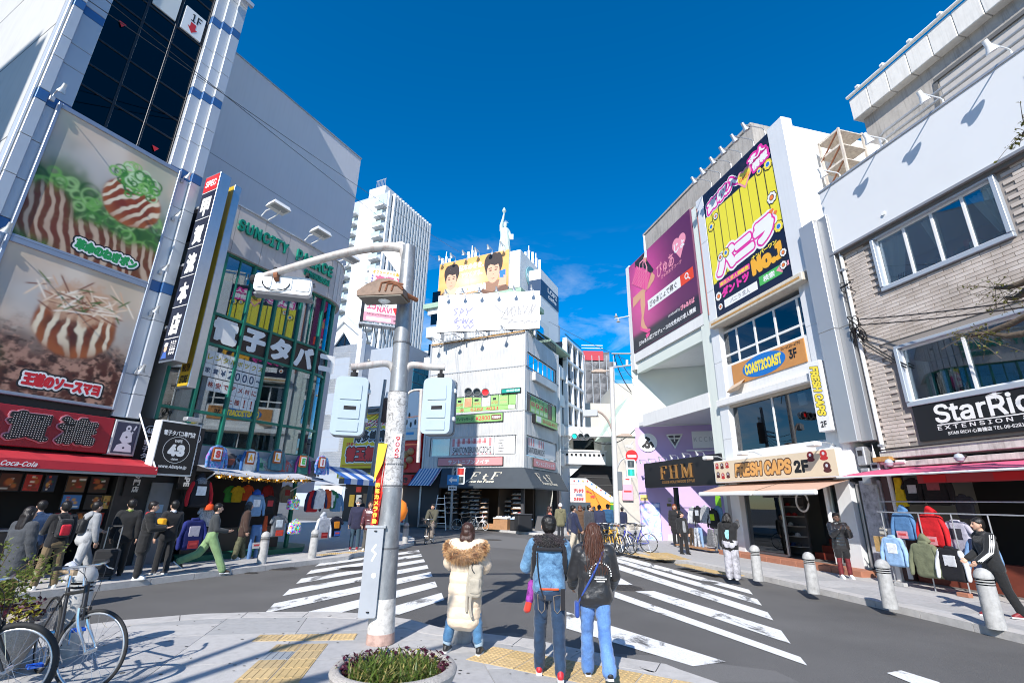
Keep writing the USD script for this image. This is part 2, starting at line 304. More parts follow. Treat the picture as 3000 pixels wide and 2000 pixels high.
def pavement(name,outline,edge,kerbw=.32,slab=(.9,.6),ang=0.,seen=None,n_max=300):
 """outline: polygon; edge: the polyline of its kerb (inside is to its left or right); slabs laid at ang."""
 P=PG(outline).buffer(0);E=shapely.LineString(edge)
 inner=P.difference(E.buffer(kerbw,cap_style='flat'));mb=MB().poly(P.buffer(-.015),0.0,PZ-.012,plane='xy')
 st=PT(WORLD,name,mb,M('slab_joint',(.10,.095,.09),.95),lc=1);tag(st.prim,kind='structure')
 band=P.intersection(E.buffer(kerbw,cap_style='flat'));L=E.length;k=max(1,int(L/.9));ds=LS(0,L,k+1)
 for a,b in zip(ds[:-1],ds[1:]):
  seg=shapely.ops.substring(E,a+.006,b-.006).buffer(kerbw*1.0,cap_style='flat');q=band.intersection(seg)
  if q.area<.01:continue
  q=max(getattr(q,'geoms',[q]),key=lambda g:g.area)
  PT(st,'kerb_stone',MB().poly(q,0.0,PZ+.003,plane='xy'),KERB,lc=1)
 c,s=cos(ang),sin(ang);x0,y0,x1,y1=affinity.rotate(inner,-math.degrees(ang),origin=(0,0)).bounds;n=0;rest=MB();cells=[]
 for i,xx in EN(AG(x0,x1,slab[0])):
  for j,yy in EN(AG(y0,y1,slab[1])):
   q=affinity.rotate(sbox(xx+.004,yy+.004,xx+slab[0]-.004,yy+slab[1]-.004),math.degrees(ang),origin=(0,0)).intersection(inner)
   if q.area>.01:
    q=max(getattr(q,'geoms',[q]),key=lambda g:g.area)
    if q.geom_type=='Polygon':cells.append((hypot(q.centroid.x,q.centroid.y),q))
 cells.sort(key=lambda c:c[0]);r=random.Random(3)
 for k,(d,q)in EN(cells):
  h=PZ+r.uniform(-.0015,.0015)
  if seen is not None and not q.intersects(seen):rest.poly(q,PZ-.02,PZ,plane='xy');continue
  if k<n_max:PT(st,'paving_slab',MB().poly(q,PZ-.02,h,plane='xy'),r.choice(SLABS),lc=1)
  else:rest.poly(q,PZ-.02,PZ,plane='xy')
 if not rest.empty():PT(st,'paving_slabs',rest,SLABS[0],kind='stuff',lc=1)
 return st,P
import shapely.ops
K0,KA=AY([-6.56,13.04]),radians(27.5);kd=AY([sin(KA),cos(KA)]);kn=AY([-kd[1],kd[0]])
near_edge=[(-12.5,-6),(-9.5,1.5),(-7.2,5.4)]+[tuple(p)for p in gp([(0,1490),(140,1464),(275,1446),(450,1430),(600,1425),(750,1424),(850,1429),(940,1443),(1010,1463),(1098,1476),(1226,1492),(1270,1503),(1419,1535),(1531,1553),(1561,1566)],PZ*0)]+[(2.6,5.0),(3.3,2.0),(3.6,-6)]
near,nearP=pavement('near_pavement',near_edge,near_edge,.36,(1.1,.62),radians(13),seen=sbox(-7,3.2,4,10))
corner=[(-4.62,18.1),(-4.05,20.2),(-3.95,22.0),(-4.3,24.0),(-5.2,26.6)]
le=[tuple(K0+kd*s)for s in(-22,-12,-6,-2,1.5,3.6)]+[(-5.0,16.9)]+corner+[(-7.0,31.0),(-11.0,40.0)]
left,leftP=pavement('left_pavement',le+[(-24,40),(-24,-6)],le,.3,(.6,.6),-KA,seen=sbox(-10,8,-2,28),n_max=260)
re_=[(7.9,-4),(7.75,3),(7.62,7.0),(7.35,9.2),(7.0,11.4),(6.62,13.6),(6.1,15.6),(5.3,17.9),(4.45,20.2),(4.1,21.8),(4.25,23.2),(5.0,26.5),(6.6,31),(9.5,38)]
right_,rightP=pavement('right_pavement',re_+[(26,38),(26,-4)],re_,.3,(.6,.9),radians(13),seen=sbox(3,7,11,30),n_max=280)
fe=[(-16,45.5),(-6,41.2),(-1.8,35.8),(-.5,32.6),(1.4,30.4),(2.8,29.6),(4.0,30.6),(7,36.2),(12,47)]
far_,farP=pavement('far_pavement',fe+[(12,60),(-16,60)],fe,.3,(1.2,1.2),radians(26),n_max=120)
TAC=[M(f'tactile_yellow_{k}',c,.8,var=.2,vs=12,bump=.2,bs=60)for k,c in EN([(.50,.36,.17),(.55,.40,.20),(.46,.34,.18)])]
TACG=M('tactile_grey_repair',(.27,.29,.31),.8,var=.2,vs=12)
def TC(st,x,y,ang,kind,size=.3,mat=None,z=PZ):
 fr=FT((x,y,z),ang);mb=MB(fr).box((.004,.004,-.01),(size-.004,size-.004,.006))
 if kind=='bar':
  for k in range(4):mb.box((size*(k+.3)/4,.015,.006),(size*(k+.7)/4,size-.015,.011))
 else:
  for a in range(5):
   for b in range(5):mb.box((size*(a+.28)/5,size*(b+.28)/5,.006),(size*(a+.72)/5,size*(b+.72)/5,.0105))
 PT(st,'tactile_tile',mb,mat or random.choice(TAC),lc=1)
o=G(*z2((240,1213))[0],PZ);e=G(*z2((1315,1198))[0],PZ);a1=atan2(e[1]-o[1],e[0]-o[0]);ux,uy=cos(a1),sin(a1);wx,wy=uy,-ux
for i in range(4):
 TC(near,o[0]+ux*.305*i+wx*.3,o[1]+uy*.305*i+wy*.3,a1,'stud')
b0=G(*z2((430,1322))[0],PZ)
for j in range(6):
 for i in range(2):TC(near,b0[0]+ux*.305*i+wx*.305*(j+1),b0[1]+uy*.305*i+wy*.305*(j+1),a1,'bar',mat=TACG if(i,j)==(0,1)else None)
o=G(*z3((180,1345))[0],PZ);a2=radians(-29)
for i in range(9):
 for j in range(2):TC(near,o[0]+.305*i*cos(a2)+.305*(j+1)*sin(a2),o[1]+.305*i*sin(a2)-.305*(j+1)*cos(a2),a2,'stud')
o=G(*z4((570,150))[0],PZ)
for j in range(5):
 for i in range(2):TC(right_,o[0]+.31*i*1.6,o[1]+.305*j*1.5,radians(13),'bar',size=.46)
for k,(u,v)in EN(z4((225,85),(315,100),(410,120),(510,140),(845,220),(965,245),(1090,275),(1215,300),(1400,330))):
 o=G(u,v,PZ);TC(right_,o[0]-.2,o[1]-.12,radians(13),'stud',size=.42)
for u,v in[(738,1273),(765,1270),(800,1268),(830,1264),(860,1262)]:
 o=G(u,v,PZ);TC(left,o[0]-.2,o[1]-.15,-KA,'stud',size=.42)
mb=MB()
r=random.Random(8)
for _ in range(150):
 x,y=r.uniform(-5.5,2.2),r.uniform(4.4,8.4)
 if nearP.buffer(-.05).contains(shapely.Point(x,y)):mb.poly(CI(x,y,r.uniform(.008,.025),r.uniform(.006,.018),8),PZ+.0045,plane='xy')
PT(near,'chewing_gum',mb,GUM,kind='stuff',lc=1)

# ================================================================ left side of the street
A=WL((-8.69,14.15),27.5,1)
def bx(fr,s0,o0,z0,s1,o1,z1,c=0.):return MB(fr).box((s0,o0,z0),(s1,o1,z1),c)
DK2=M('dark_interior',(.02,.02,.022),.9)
BK=M('black_paint',(.012,.012,.013),.45)
WH=M('white_paint',(.78,.78,.77),.5)
ST=M('brushed_steel',(.58,.59,.61),.28,.9,var=.08,vs=8)
ALU=M('aluminium',(.62,.63,.64),.35,.85)
GV=M('galvanised_steel',(.48,.49,.50),.45,.6,var=.2,vs=14)
PANE=glass('window_pane',(.80,.87,.88),.86)
PANED=glass('window_pane_dark',(.42,.48,.5),.93)
PANEB=glass('smoked_pane',(.10,.12,.14),.97)
def PN_(parent,fr,ss,zz,o,fw=.06,fd=.07,fm=None,gm=None,skip=(),inset=.03,fname='mullion',tname='transom'):
 """A glazed grid: mullions at ss, transoms at zz, one pane per cell."""
 for s in ss:PT(parent,fname,bx(fr,s-fw/2,o-fd,zz[0],s+fw/2,o,zz[-1],.006),fm)
 for z in zz:PT(parent,tname,bx(fr,ss[0]-fw/2,o-fd-.004,z-fw/2,ss[-1]+fw/2,o-.006,z+fw/2,.006),fm)
 for i,(a,b)in EN(zip(ss[:-1],ss[1:])):
  for j,(c,d)in EN(zip(zz[:-1],zz[1:])):
   if(i,j)in skip:continue
   PT(parent,'pane',bx(fr,min(a,b)+fw/2-.01,o-inset-.012,c+fw/2-.01,max(a,b)-fw/2+.01,o-inset,d-fw/2+.01),gm or PANE)
def AL(fr,s,z,out,rise,label,group,o0=0.,mat=None,cat='spotlight',tilt=.5,hs=1.,name='sign_spotlight'):
 """A sign lamp: wall bracket, bent arm and a bell-shaped head looking back at the wall."""
 mat=mat or GV;base=fr.P((s,o0,z));t=TH(name,label,cat,base,group=group)
 PT(t,'bracket',bx(fr,s-.05*hs,o0,z-.06*hs,s+.05*hs,o0+.06*hs,z+.06*hs,.008),mat)
 PT(t,'arm',MB(fr).tube([(s,o0+.03,z),(s,o0+.04,z+rise*.8),(s,o0+.12,z+rise),(s,o0+out,z+rise*.96)],.014*hs,6),mat)
 e=fr.P((s,o0+out,z+rise*.96));ax=-(fr.P((0,sin(tilt),0))-fr.P((0,0,0)))+AY([0,0,-cos(tilt)])
 pr=[(.0,-.03),(.035,-.03),(.04,.07),(.075,.16),(.082,.17),(.07,.165),(.03,.09)]
 mb=MB().lathe([(a*hs*1.15,b*hs*1.15)for a,b in pr],14);v,f=mb.AR();zc=ax/np.linalg.norm(ax);xc=np.cross(zc,[0.3,.2,1.]);xc/=np.linalg.norm(xc);yc=np.cross(zc,xc)
 PT(t,'lamp_head',MB().add(v@AY([xc,yc,zc])+e,f),mat,smooth=35)
 gl=MB().lathe([(.06*hs,.162*hs),(.001,.175*hs)],12);v,f=gl.AR();PT(t,'lens',MB().add(v@AY([xc,yc,zc])+e,f),M('lamp_lens',(.75,.78,.8),.15))
 return t
def sgn(x):return 1/(1+np.exp(-x))
def BL(c,m,col):return c*(1-m[...,None])+AA(lin(col)if isinstance(col,str)else col)*m[...,None]
def nz(a,b,k,seed=0,oc=3):return meshkit.fbm(SK([a*k,b*k,np.zeros_like(a)],-1),oc,seed)
PAN=[M(f'tower_panel_{k}',c,.38,.25,var=.06,vs=.8)for k,c in EN([(.50,.53,.57),(.43,.46,.51),(.56,.585,.62)])]
BLUE=M('tower_blue_band',(.035,.12,.30),.4,.1,var=.1,vs=3)
tower=TH('panelled_tower','tall grey panelled tower with blue bands and dark glass above the two food posters','building',A.p(-3.9,0,0))
PT(tower,'core',bx(A,-5.80,-.9,3.6,-1.98,-11,24.2),M('tower_core',(.06,.06,.065),.8))
SIDE=M('tower_side_concrete',(.50,.50,.49),.8,var=.08,vs=.6,streak=.12)
PT(tower,'side_wall',bx(A,-5.86,-.32,0,-5.80,-11,24.4),SIDE)
for z in(6,9.5,13.,16.5,20):PT(tower,'wall_joint',bx(A,-5.864,-.33,z,-5.859,-11,z+.03),M('dark_joint',(.12,.12,.12),.9))
PT(tower,'right_side_wall',bx(A,-1.98,-.4,3.6,-1.94,-11,24.2),SIDE)
PT(tower,'parapet',bx(A,-5.9,.05,24.2,-1.9,-11,24.6),PAN[0])
jl,jr=[9.53,10.54,10.84,11.86,12.5,13.5,13.77,14.8,15.5,16.4,16.7,17.8,19.2,19.5,20.8,22.2,22.5,24.2],[3.6,4.2,4.7,6.2,7.0,7.3,8.6,9.6,10.55,10.85,11.85,12.5,13.43,13.72,14.08,14.72,15.35,16.36,16.66,17.75,19.2,19.5,20.8,22.2,22.5,24.2]
jl=[3.6,4.6,5.9,7.2,7.5,8.5]+jl
for k,(s0,s1,o)in EN([(-5.80,-5.585,.14),(-5.58,-5.13,.06)]):
 for a,b in zip(jl[:-1],jl[1:]):
  bl=(b-a)<.32
  PT(tower,'panel',bx(A,s0+.004,-.4,a+.008,s1-.004,o,b-.008,.006),BLUE if bl else PAN[(0,1)[k]])
PT(tower,'corner_trim',bx(A,-5.86,-.3,3.6,-5.805,.05,24.2,.01),PAN[2])
for k,(s0,s1)in EN([(-2.80,-2.53),(-2.53,-2.26),(-2.26,-1.98)]):
 for a,b in zip(jr[:-1],jr[1:]):
  bl=.25<(b-a)<.32
  PT(tower,'panel',bx(A,s0+.002,-.5,a+.006,s1-.002,.10*k+.02,b-.006,.006),BLUE if bl else PAN[(0,2,0)[k]])
PT(tower,'cornice',bx(A,-2.85,.3,17.85,-1.9,.42,18.0),PAN[0])
MULD=M('dark_mullion',(.03,.03,.033),.35,.5)
cols,rows=[-5.12,-4.36,-3.6,-2.81],[10.82,11.72,12.4,13.25,14.72,15.38,16.9,17.7,19.,19.8,21.4,22.2,24.2]
PN_(tower,A,cols,rows,-.12,.055,.10,MULD,PANEB,skip=())
for j in(1,3,5):PT(tower,'spandrel',bx(A,-5.1,-.26,rows[j]-.1,-2.83,-.2,rows[j+1]+.0),M('spandrel_black',(.008,.009,.012),.3))
BOARD=M('plywood',(.46,.34,.23),.7,var=.25,vs=2.5)
PT(tower,'boarded_panel',bx(A,-4.33,-.25,12.5,-2.86,-.18,14.6),BOARD,label='brown boarded panel behind the glass')
PT(tower,'window_poster',bx(A,-5.05,-.24,12.45,-4.42,-.18,13.2),M('poster_brown',(.30,.20,.16),.7))
PT(tower,'window_lettering',TX(A,'SF',-4.98,12.58,-4.55,13.02,-.176,-.174,bold=3),BK)
PT(tower,'window_poster',bx(A,-3.5,-.22,15.45,-2.9,-.10,16.35),M('poster_white',(.68,.70,.72),.7))
PT(tower,'window_lettering',TX(A,'1F',-3.3,15.95,-3.0,16.25,-.095,bold=1),BK)
RED=M('red_paint',(.55,.025,.03),.45)
PT(tower,'window_arrow',MB(A).poly(PG([(-3.35,15.72),(-3.2,15.52),(-3.05,15.72),(-3.12,15.72),(-3.12,15.9),(-3.28,15.9),(-3.28,15.72)]),-.095),RED)
PT(tower,'window_poster',bx(A,-4.3,-.2,15.5,-3.66,-.11,16.8),M('poster_pale',(.55,.58,.58),.7))
for s,z in[(-4.75,14.1),(-3.2,17.3),(-3.2,11.1),(-4.7,17.2)]:
 PT(tower,'access_marker',MB(A).poly(PG([(s-.09,z+.09),(s+.09,z+.09),(s,z-.07)]),-.112),RED)
PRINT=printed('poster_print',.42,.1)
_r=np.random.default_rng(4)
def stripes_on(a,b,ang,k,w,ph=0,seed=0):
 t=(a*cos(ang)+b*sin(ang))*k+(nz(a,b,7,seed)-.5)*1.3+ph;return sgn((np.abs((t%1)-.5)-(.5-w/2))*40)
def food(a,b,kind):
 bg=np.zeros(a.shape+(3,))+lin('#cbb29b');n=nz(a,b,3,1,3)
 bg=BL(bg,sgn((n-.5)*14)*.75,'#e3d6c6');bg=BL(bg,sgn((nz(a,b,2.5,5)-.55)*18)*.6,'#93a78b' if kind==0 else '#b9a88f')
 bg=BL(bg,sgn((.14-np.abs(b-.70+.15*a))*25)*.45,'#8d99a5')
 H=1.27
 if kind==0:
  low=sgn((.60-b-.12*a+(nz(a,b,5,2)-.5)*.3)*22);bg=BL(bg,low,'#2c5a1c')
  for i in range(150):
   x,y,r,w=_r.random(),_r.random()*.52,_r.uniform(.03,.075),_r.uniform(.006,.014);d=np.abs(np.hypot(a-x,(b-y)*H)-r)
   c=[(.02,.085,.012),(.06,.21,.03),(.15,.38,.07),(.035,.12,.02),(.30,.5,.18)][_r.integers(5)];bg=BL(bg,sgn((w-d)*260)*low*.9,c)
  for(x,y,rx,ry)in[(.12,.22,.19,.2),(.5,.1,.32,.17),(.9,.1,.2,.16)]:
   m=sgn((1-np.hypot((a-x)/rx,(b-y)/ry))*14)*.92;bg=BL(bg,m,'#6d2c16');bg=BL(bg,m*stripes_on(a,b,.25,13,.42,seed=3)*.75,'#d9bfa4')
  bx_,by_,rx,ry=.70,.555,.245,.19
 else:
  low=sgn((.40-b+(nz(a,b,5,2)-.5)*.22)*26);bg=BL(bg,low,'#4a1f14');bg=BL(bg,low*sgn((nz(a,b,22,7,4)-.55)*22)*.85,'#b98d78')
  bg=BL(bg,low*sgn((nz(a*.6,b,40,9,3)-.62)*26),'#2c120c');bg=BL(bg,sgn((.12-np.hypot(a-.07,(b-.2)*1.2))*40)*.5,'#3d5a22')
  bx_,by_,rx,ry=.58,.53,.29,.235
 e=np.hypot((a-bx_)/rx,(b-by_)/ry);ball=sgn((1+(nz(a,b,9,4)-.5)*.12-e)*45)
 bg=BL(bg,ball,'#7a2d14' if kind==0 else '#451710');bg=BL(bg,ball*sgn((nz(a,b,12,6)-.5)*12)*.6,'#a04a1f');bg=BL(bg,ball*sgn((e-.72)*10)*.55,'#b1652f')
 bg=BL(bg,ball*stripes_on(a,b,-.75 if kind==0 else .15,13 if kind==0 else 10,.40,seed=8)*sgn((b-by_+ry*.75)*25)*.93,'#efe0c2')
 top=by_+ry*.75
 if kind==0:
  for i in range(95):
   x,y=bx_+_r.normal(0,.085),top+.045+_r.normal(0,.042);r,w=_r.uniform(.02,.05),_r.uniform(.005,.010);d=np.abs(np.hypot(a-x,(b-y)*H)-r)
   c=[(.03,.16,.02),(.09,.33,.04),(.25,.52,.12),(.05,.22,.03),(.55,.72,.42)][_r.integers(5)];bg=BL(bg,sgn((w-d)*320),c)
 else:
  m=sgn((1-np.hypot((a-bx_)/(rx*.95),(b-top+.0)/(ry*.62))+(nz(a,b,16,12,4)-.5)*.8)*12);bg=BL(bg,m,'#c99f7f')
  for i in range(130):
   x,y,an,L=bx_+_r.normal(0,.15),top+_r.normal(.0,.06),_r.uniform(-1.2,1.2),_r.uniform(.03,.09);ca,sa=cos(an),sin(an)
   u=(a-x)*ca+(b-y)*H*sa;v=-(a-x)*sa+(b-y)*H*ca;c=['#e8cdb0','#d7ae8c','#a86a48','#f3e4d0','#7c4630','#47662a'][_r.integers(6)]
   bg=BL(bg,sgn((L-np.abs(u))*150)*sgn((.006-np.abs(v))*420),c)
 return bg
def big_poster(name,label,s0,z0,s1,z1,kind,words,col,box):
 t=TH(name,label,'billboard',A.p((s0+s1)/2,.1,z0));FR=M('steel_frame',(.30,.34,.42),.4,.5)
 PT(t,'backing',bx(A,s0,.04,z0,s1,.15,z1),FR)
 for q in((s0-.07,z0-.06,s0+.0,z1+.06),(s1,z0-.06,s1+.07,z1+.06)):PT(t,'frame_side',bx(A,q[0],.03,q[1],q[2],.2,q[3],.01),FR)
 for z in(z0,z1):PT(t,'frame_rail',bx(A,s0,.034,z-.06,s1,.19,z+.01 if z==z0 else z+.06,.01),FR)
 PO(t,'printed_photo',A,s0+.0,z0+.01,s1,z1,.156,lambda a,b:food(a,b,kind),PRINT,190,240)
 x0,y0,x1,y1=box;sl=-8
 g=fit(GL(words,bold=3),x0,y0,x1,y1);g=affinity.skew(g,ys=-3*0,origin=(x0,y0))
 PT(t,'lettering_edge',MB(A).poly(g.buffer(.085),.159),BK);PT(t,'lettering_edge',MB(A).poly(g.buffer(.05),.162),WH);PT(t,'lettering',MB(A).poly(g.buffer(.012),.165),M('ink_'+name[:3]+col[1:],col,.5))
 return t
big_poster('food_poster','large upper food poster of a takoyaki ball under green onion curls',-5.33,7.16,-2.60,10.66,0,'革命のねぎポン','#1f8f4d',(-4.25,7.35,-2.95,7.62))
big_poster('food_poster','large lower food poster of a takoyaki ball under bonito flakes',-5.33,3.80,-2.60,7.04,1,'王道のソースマヨ','#c41f2c',(-4.35,4.0,-2.95,4.28))
for i,(u,v,lb)in EN([(118,228,'spotlight on the upper left corner of the green onion poster'),(-8,545,'spotlight at the left edge between the two food posters')]):
 s,z=A.at(u,v,.2);AL(A,s,z,.55,.18,lb,'lamps over the food posters',.2)
for i,z in EN([10.45,9.2,7.55,6.35,4.75]):
 AL(A,-2.45+.04*i,z,.34,.16,f'small spotlight on the tower pilaster, {["highest", "second", "middle", "fourth", "lowest"][i]} of five beside the food posters','lamps beside the food posters',.12,hs=.85)
rs=TH('shop_sign','long red sign board with black dotted brush characters above the red awning','shop sign',A.p(-3.5,.2,2.7))
PT(rs,'board',bx(A,-7.2,.02,2.7,-2.51,.28,3.53,.01),M('sign_crimson',(.30,.012,.025),.35,var=.06,vs=2))
for s,ch in[(-5.0,'甲'),(-4.05,'賀'),(-3.2,'流')]:
 g=fit(GL(ch,bold=4),s-.36,2.83,s+.36,3.43)
 PT(rs,'letter_rim',MB(A).poly(g.buffer(.035),.30,.285),M('sign_pink',(.75,.3,.35),.5));PT(rs,'letter',MB(A).poly(g.buffer(.012),.31,.36),BK)
 bul=MB(A)
 for x in AG(s-.38,s+.38,.045):
  for z in AG(2.8,3.45,.045):
   if g.buffer(-.004).contains(shapely.Point(x,z)):bul.box((x-.006,.36,z-.006),(x+.006,.366,z+.006))
 if not bul.empty():PT(rs,'bulbs',bul,WH,kind='stuff')
hb=TH('picture_board','framed dark picture of a white armoured figure beside the red sign','picture sign',A.p(-2.2,.25,2.7))
PT(hb,'frame',bx(A,-2.5,.05,2.68,-1.93,.3,3.52,.015),GV);PT(hb,'picture',bx(A,-2.45,.3,2.73,-1.98,.306,3.47),M('picture_navy',(.03,.035,.07),.4))
fig=MB(A)
for g in(CI(-2.19,3.33,.06,.08),PG([(-2.3,3.22),(-2.2,3.3),(-2.09,3.22),(-2.06,3.02),(-2.14,2.98),(-2.26,2.98),(-2.33,3.05)]),PG([(-2.4,2.77),(-2.02,2.77),(-2.05,2.93),(-2.2,3.0),(-2.36,2.92)]),PG([(-2.1,3.15),(-2.02,3.4),(-2.05,3.42),(-2.14,3.17)])):fig.poly(g.difference(CI(g.centroid.x,g.centroid.y,.025)),.309)
PT(hb,'white_figure',fig,M('ink_silver',(.55,.56,.62),.5))
AWR=M('awning_red',(.42,.018,.03),.75,var=.1,vs=3,bump=.1,bs=30)
aw=TH('awning','red fabric awning with a white cola script along its valance','awning',A.p(-4,0,2.3))
z0,z1,zo=2.66,2.42,1.15
mb=MB(A)
xs=LS(-7.3,-1.75,24);pr=[(.05,z0),(.4,2.575),(.8,2.49),(zo,z1),(zo+.02,z1-.17),(zo-.0,z1-.17)]
mb.grid(AY([[(x,o,z+.012*sin(x*9)*(i in(1,2)))for i,(o,z)in EN(pr)]for x in xs]));PT(aw,'fabric',mb,AWR)
PT(aw,'side_fabric',MB(A).poly(PG([(0,0),(1,0),(1,1)]),0)if False else MB(A).add([(-1.75,.05,z0),(-1.75,zo,z1),(-1.75,zo,z1-.17),(-1.75,.05,2.4)],[(0,1,2,3)]),AWR)
PT(aw,'front_bar',bx(A,-7.3,zo-.05,z1-.23,-1.75,zo+.01,z1-.17,.01),M('grey_bar',(.35,.35,.36),.4,.4))
PT(aw,'stay',MB(A).tube([(-2.0,.2,3.75),(-1.78,zo,2.35)],.02,6),WH);PT(aw,'arm',MB(A).tube([(-6.5,.1,2.3),(-6.4,zo-.05,2.2)],.02,6),GV)
g=fit(GL('Coca-Cola',bold=2,font='cjk'),-4.55,2.275,-4.0,2.375,slant=18);PT(aw,'script_lettering',MB(A).poly(g,zo+.024),WH)
shop=TH('takoyaki_shop','dark open takoyaki counter with menu boards under the red awning','shop',A.p(-4,-.4,0))
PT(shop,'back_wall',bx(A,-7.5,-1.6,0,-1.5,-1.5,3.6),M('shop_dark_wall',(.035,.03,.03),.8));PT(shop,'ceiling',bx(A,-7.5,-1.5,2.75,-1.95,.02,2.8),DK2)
PT(shop,'pier',bx(A,-2.0,-1.5,0,-1.55,.02,3.58,.01),M('black_tile',(.03,.03,.032),.3,bump=.1,bs=10));PT(shop,'lintel',bx(A,-7.5,-.3,3.53,-2.55,.05,3.74),MULD)
PT(shop,'counter',bx(A,-7.2,-.55,.1,-3.4,-.1,1.0,.02),M('counter_dark',(.07,.055,.05),.5));PT(shop,'counter_top',bx(A,-7.25,-.6,1.0,-3.35,-.02,1.05,.01),GV)
PT(shop,'floor',bx(A,-7.5,-1.5,.0,-1.5,.0,.125),M('shop_floor',(.16,.15,.145),.7))
def menu_print(seed,base,ink):
 def fn(a,b):
  c=np.zeros(a.shape+(3,))+lin(base);q=np.random.default_rng(seed)
  for i in range(6):
   x,y,w,h=q.uniform(.05,.6),q.uniform(.05,.85),q.uniform(.15,.4),q.uniform(.05,.14);col=q.choice(['#e8c27a','#7a3018','#f3e7d0','#d33a2c','#2f6b3a',ink])
   c=BL(c,sgn((w/2-np.abs(a-x-w/2))*200)*sgn((h/2-np.abs(b-y-h/2))*200),str(col))
  for i in range(3):
   x,y,r=q.uniform(.2,.8),q.uniform(.2,.8),q.uniform(.08,.2);c=BL(c,sgn((r-np.hypot(a-x,b-y))*60),str(q.choice(['#b5642c','#8a3a1c','#d9a050'])))
  return c
 return fn
mc=['#3b2416','#c9b38c','#3f77b4','#1b1b1d','#cfa352','#8d1f2d','#4f2a1a','#b23025','#24334d','#6b4a2d']
q_=random.Random(2);k=0
for z0,h,row in[(2.28,.36,[(-4.2,.62),(-3.5,.5),(-2.9,.42),(-2.4,.36)]),(1.82,.36,[(-5.4,.6),(-4.55,.34),(-4.1,.36),(-3.7,.3),(-3.35,.22),(-2.95,.38),(-2.5,.38)]),(1.45,.32,[(-4.7,.3),(-2.95,.38),(-2.5,.38),(-2.2,.25)]),(1.08,.3,[(-3.0,.32),(-2.6,.26),(-2.25,.22)])]:
 for s,w in row:
  b=PT(shop,'menu_board',bx(A,s,-.14,z0-.02,s+w,-.10,z0+h,.004),BK);PO(b,'menu_print',A,s+.015,z0,s+w-.015,z0+h-.02,-.097,menu_print(k,mc[k%10],'#f2efe6'),PRINT,26,22);k+=1
vs=TH('vertical_sign','tall black strip sign with round 48 badge and white characters on the pier','shop sign',A.p(-1.6,.1,1.7))
PT(vs,'board',bx(A,-1.86,.03,1.75,-1.42,.10,3.68),BK);PT(vs,'badge_ring',MB(A).poly(CI(-1.6,3.36,.14).difference(CI(-1.6,3.36,.125)),.104),WH);PT(vs,'badge_number',TX(A,'48',-1.69,3.29,-1.51,3.43,.104,bold=4,font='sans'),WH)
for i,ch in EN('電子タバコ専門店'):PT(vs,'lettering',TX(A,ch,-1.69,3.0-i*.165,-1.54,3.14-i*.165,.104,bold=2),WH)
for(nm,lb,s0,o0,o1,z0,z1,sp)in[('projecting_sign','tall steel projecting sign with white brush characters on navy panels and a red header',-1.98,.42,1.12,5.05,10.8,True),('projecting_sign','tall steel projecting sign with a yellow face behind the navy one',-1.40,.42,.92,4.5,10.8,False)]:
 w=.33 if sp else .22;t=TH(nm,lb,'projecting sign',A.p(s0,.5,z0))
 PT(t,'box',bx(A,s0,o0,z0,s0+w,o1,z1,.01),ST)
 for z in(z0+1,(z0+z1)/2,z1-1):PT(t,'bracket',bx(A,s0+.05,-.02,z,s0+w-.05,o0,z+.08),GV)
 fr=WL(A.p(s0-.004,0,0),A.ang+90,1)
 if sp:
  PT(t,'face',bx(fr,o0+.03,-.002,z0+.05,o1-.03,.006,z1-.62),M('face_navy',(.016,.018,.035),.3));PT(t,'header',bx(fr,o0+.03,-.002,z1-.57,o1-.03,.006,z1-.05),M('sign_red',(.62,.02,.02),.35))
  PT(t,'lettering',TX(fr,'SPEC',o0+.1,z1-.42,o1-.1,z1-.2,.009,bold=3,font='sans'),WH)
  for i,ch in EN('甲賀流本店'):PT(t,'character',TX(fr,ch,o0+.14,z1-1.42-i*.9,o1-.14,z1-.80-i*.9,.009,bold=4),WH)
  for i in range(6):PT(t,'divider',bx(fr,o0+.03,.006,z1-.62-i*.9,o1-.03,.012,z1-.60-i*.9),WH)
  mb=MB(fr)
  for i in range(3):
   for j,ch in EN('大阪名物たこ焼')if False else EN('たこ焼き'):mb.poly(fit(GL(ch,bold=2,px=48),o0+.38+i*.09,z0+.48-j*.1,o0+.45+i*.09,z0+.56-j*.1),.009)
  PT(t,'small_lettering',mb,WH)
  ck=MB(fr).poly(CI(o0+.2,z0+.36,.07,.085),.009);PT(t,'cook_face',ck,M('ink_skin',(.72,.45,.32),.5));PT(t,'cook_cap',MB(fr).poly(RR(o0+.12,z0+.42,o0+.28,z0+.53,.04),.012),WH);PT(t,'cook_coat',MB(fr).poly(PG([(o0+.08,z0+.1),(o0+.32,z0+.1),(o0+.27,z0+.28),(o0+.13,z0+.28)]),.009),M('ink_blue',(.05,.12,.4),.5))
 else:
  PT(t,'face',bx(fr,o0+.02,-.002,z0+.05,o1-.02,.006,z1-.05),M('face_yellow',(.55,.38,.03),.35,var=.25,vs=1.5));PT(t,'lettering',TX(fr,'STORE',o0+.08,z0+.12,o1-.08,z0+.34,.009,bold=4),BK);PT(t,'lettering',TX(fr,'WALKIN',o0+.08,z0+.44,o1-.08,z0+.66,.009,bold=4),BK)
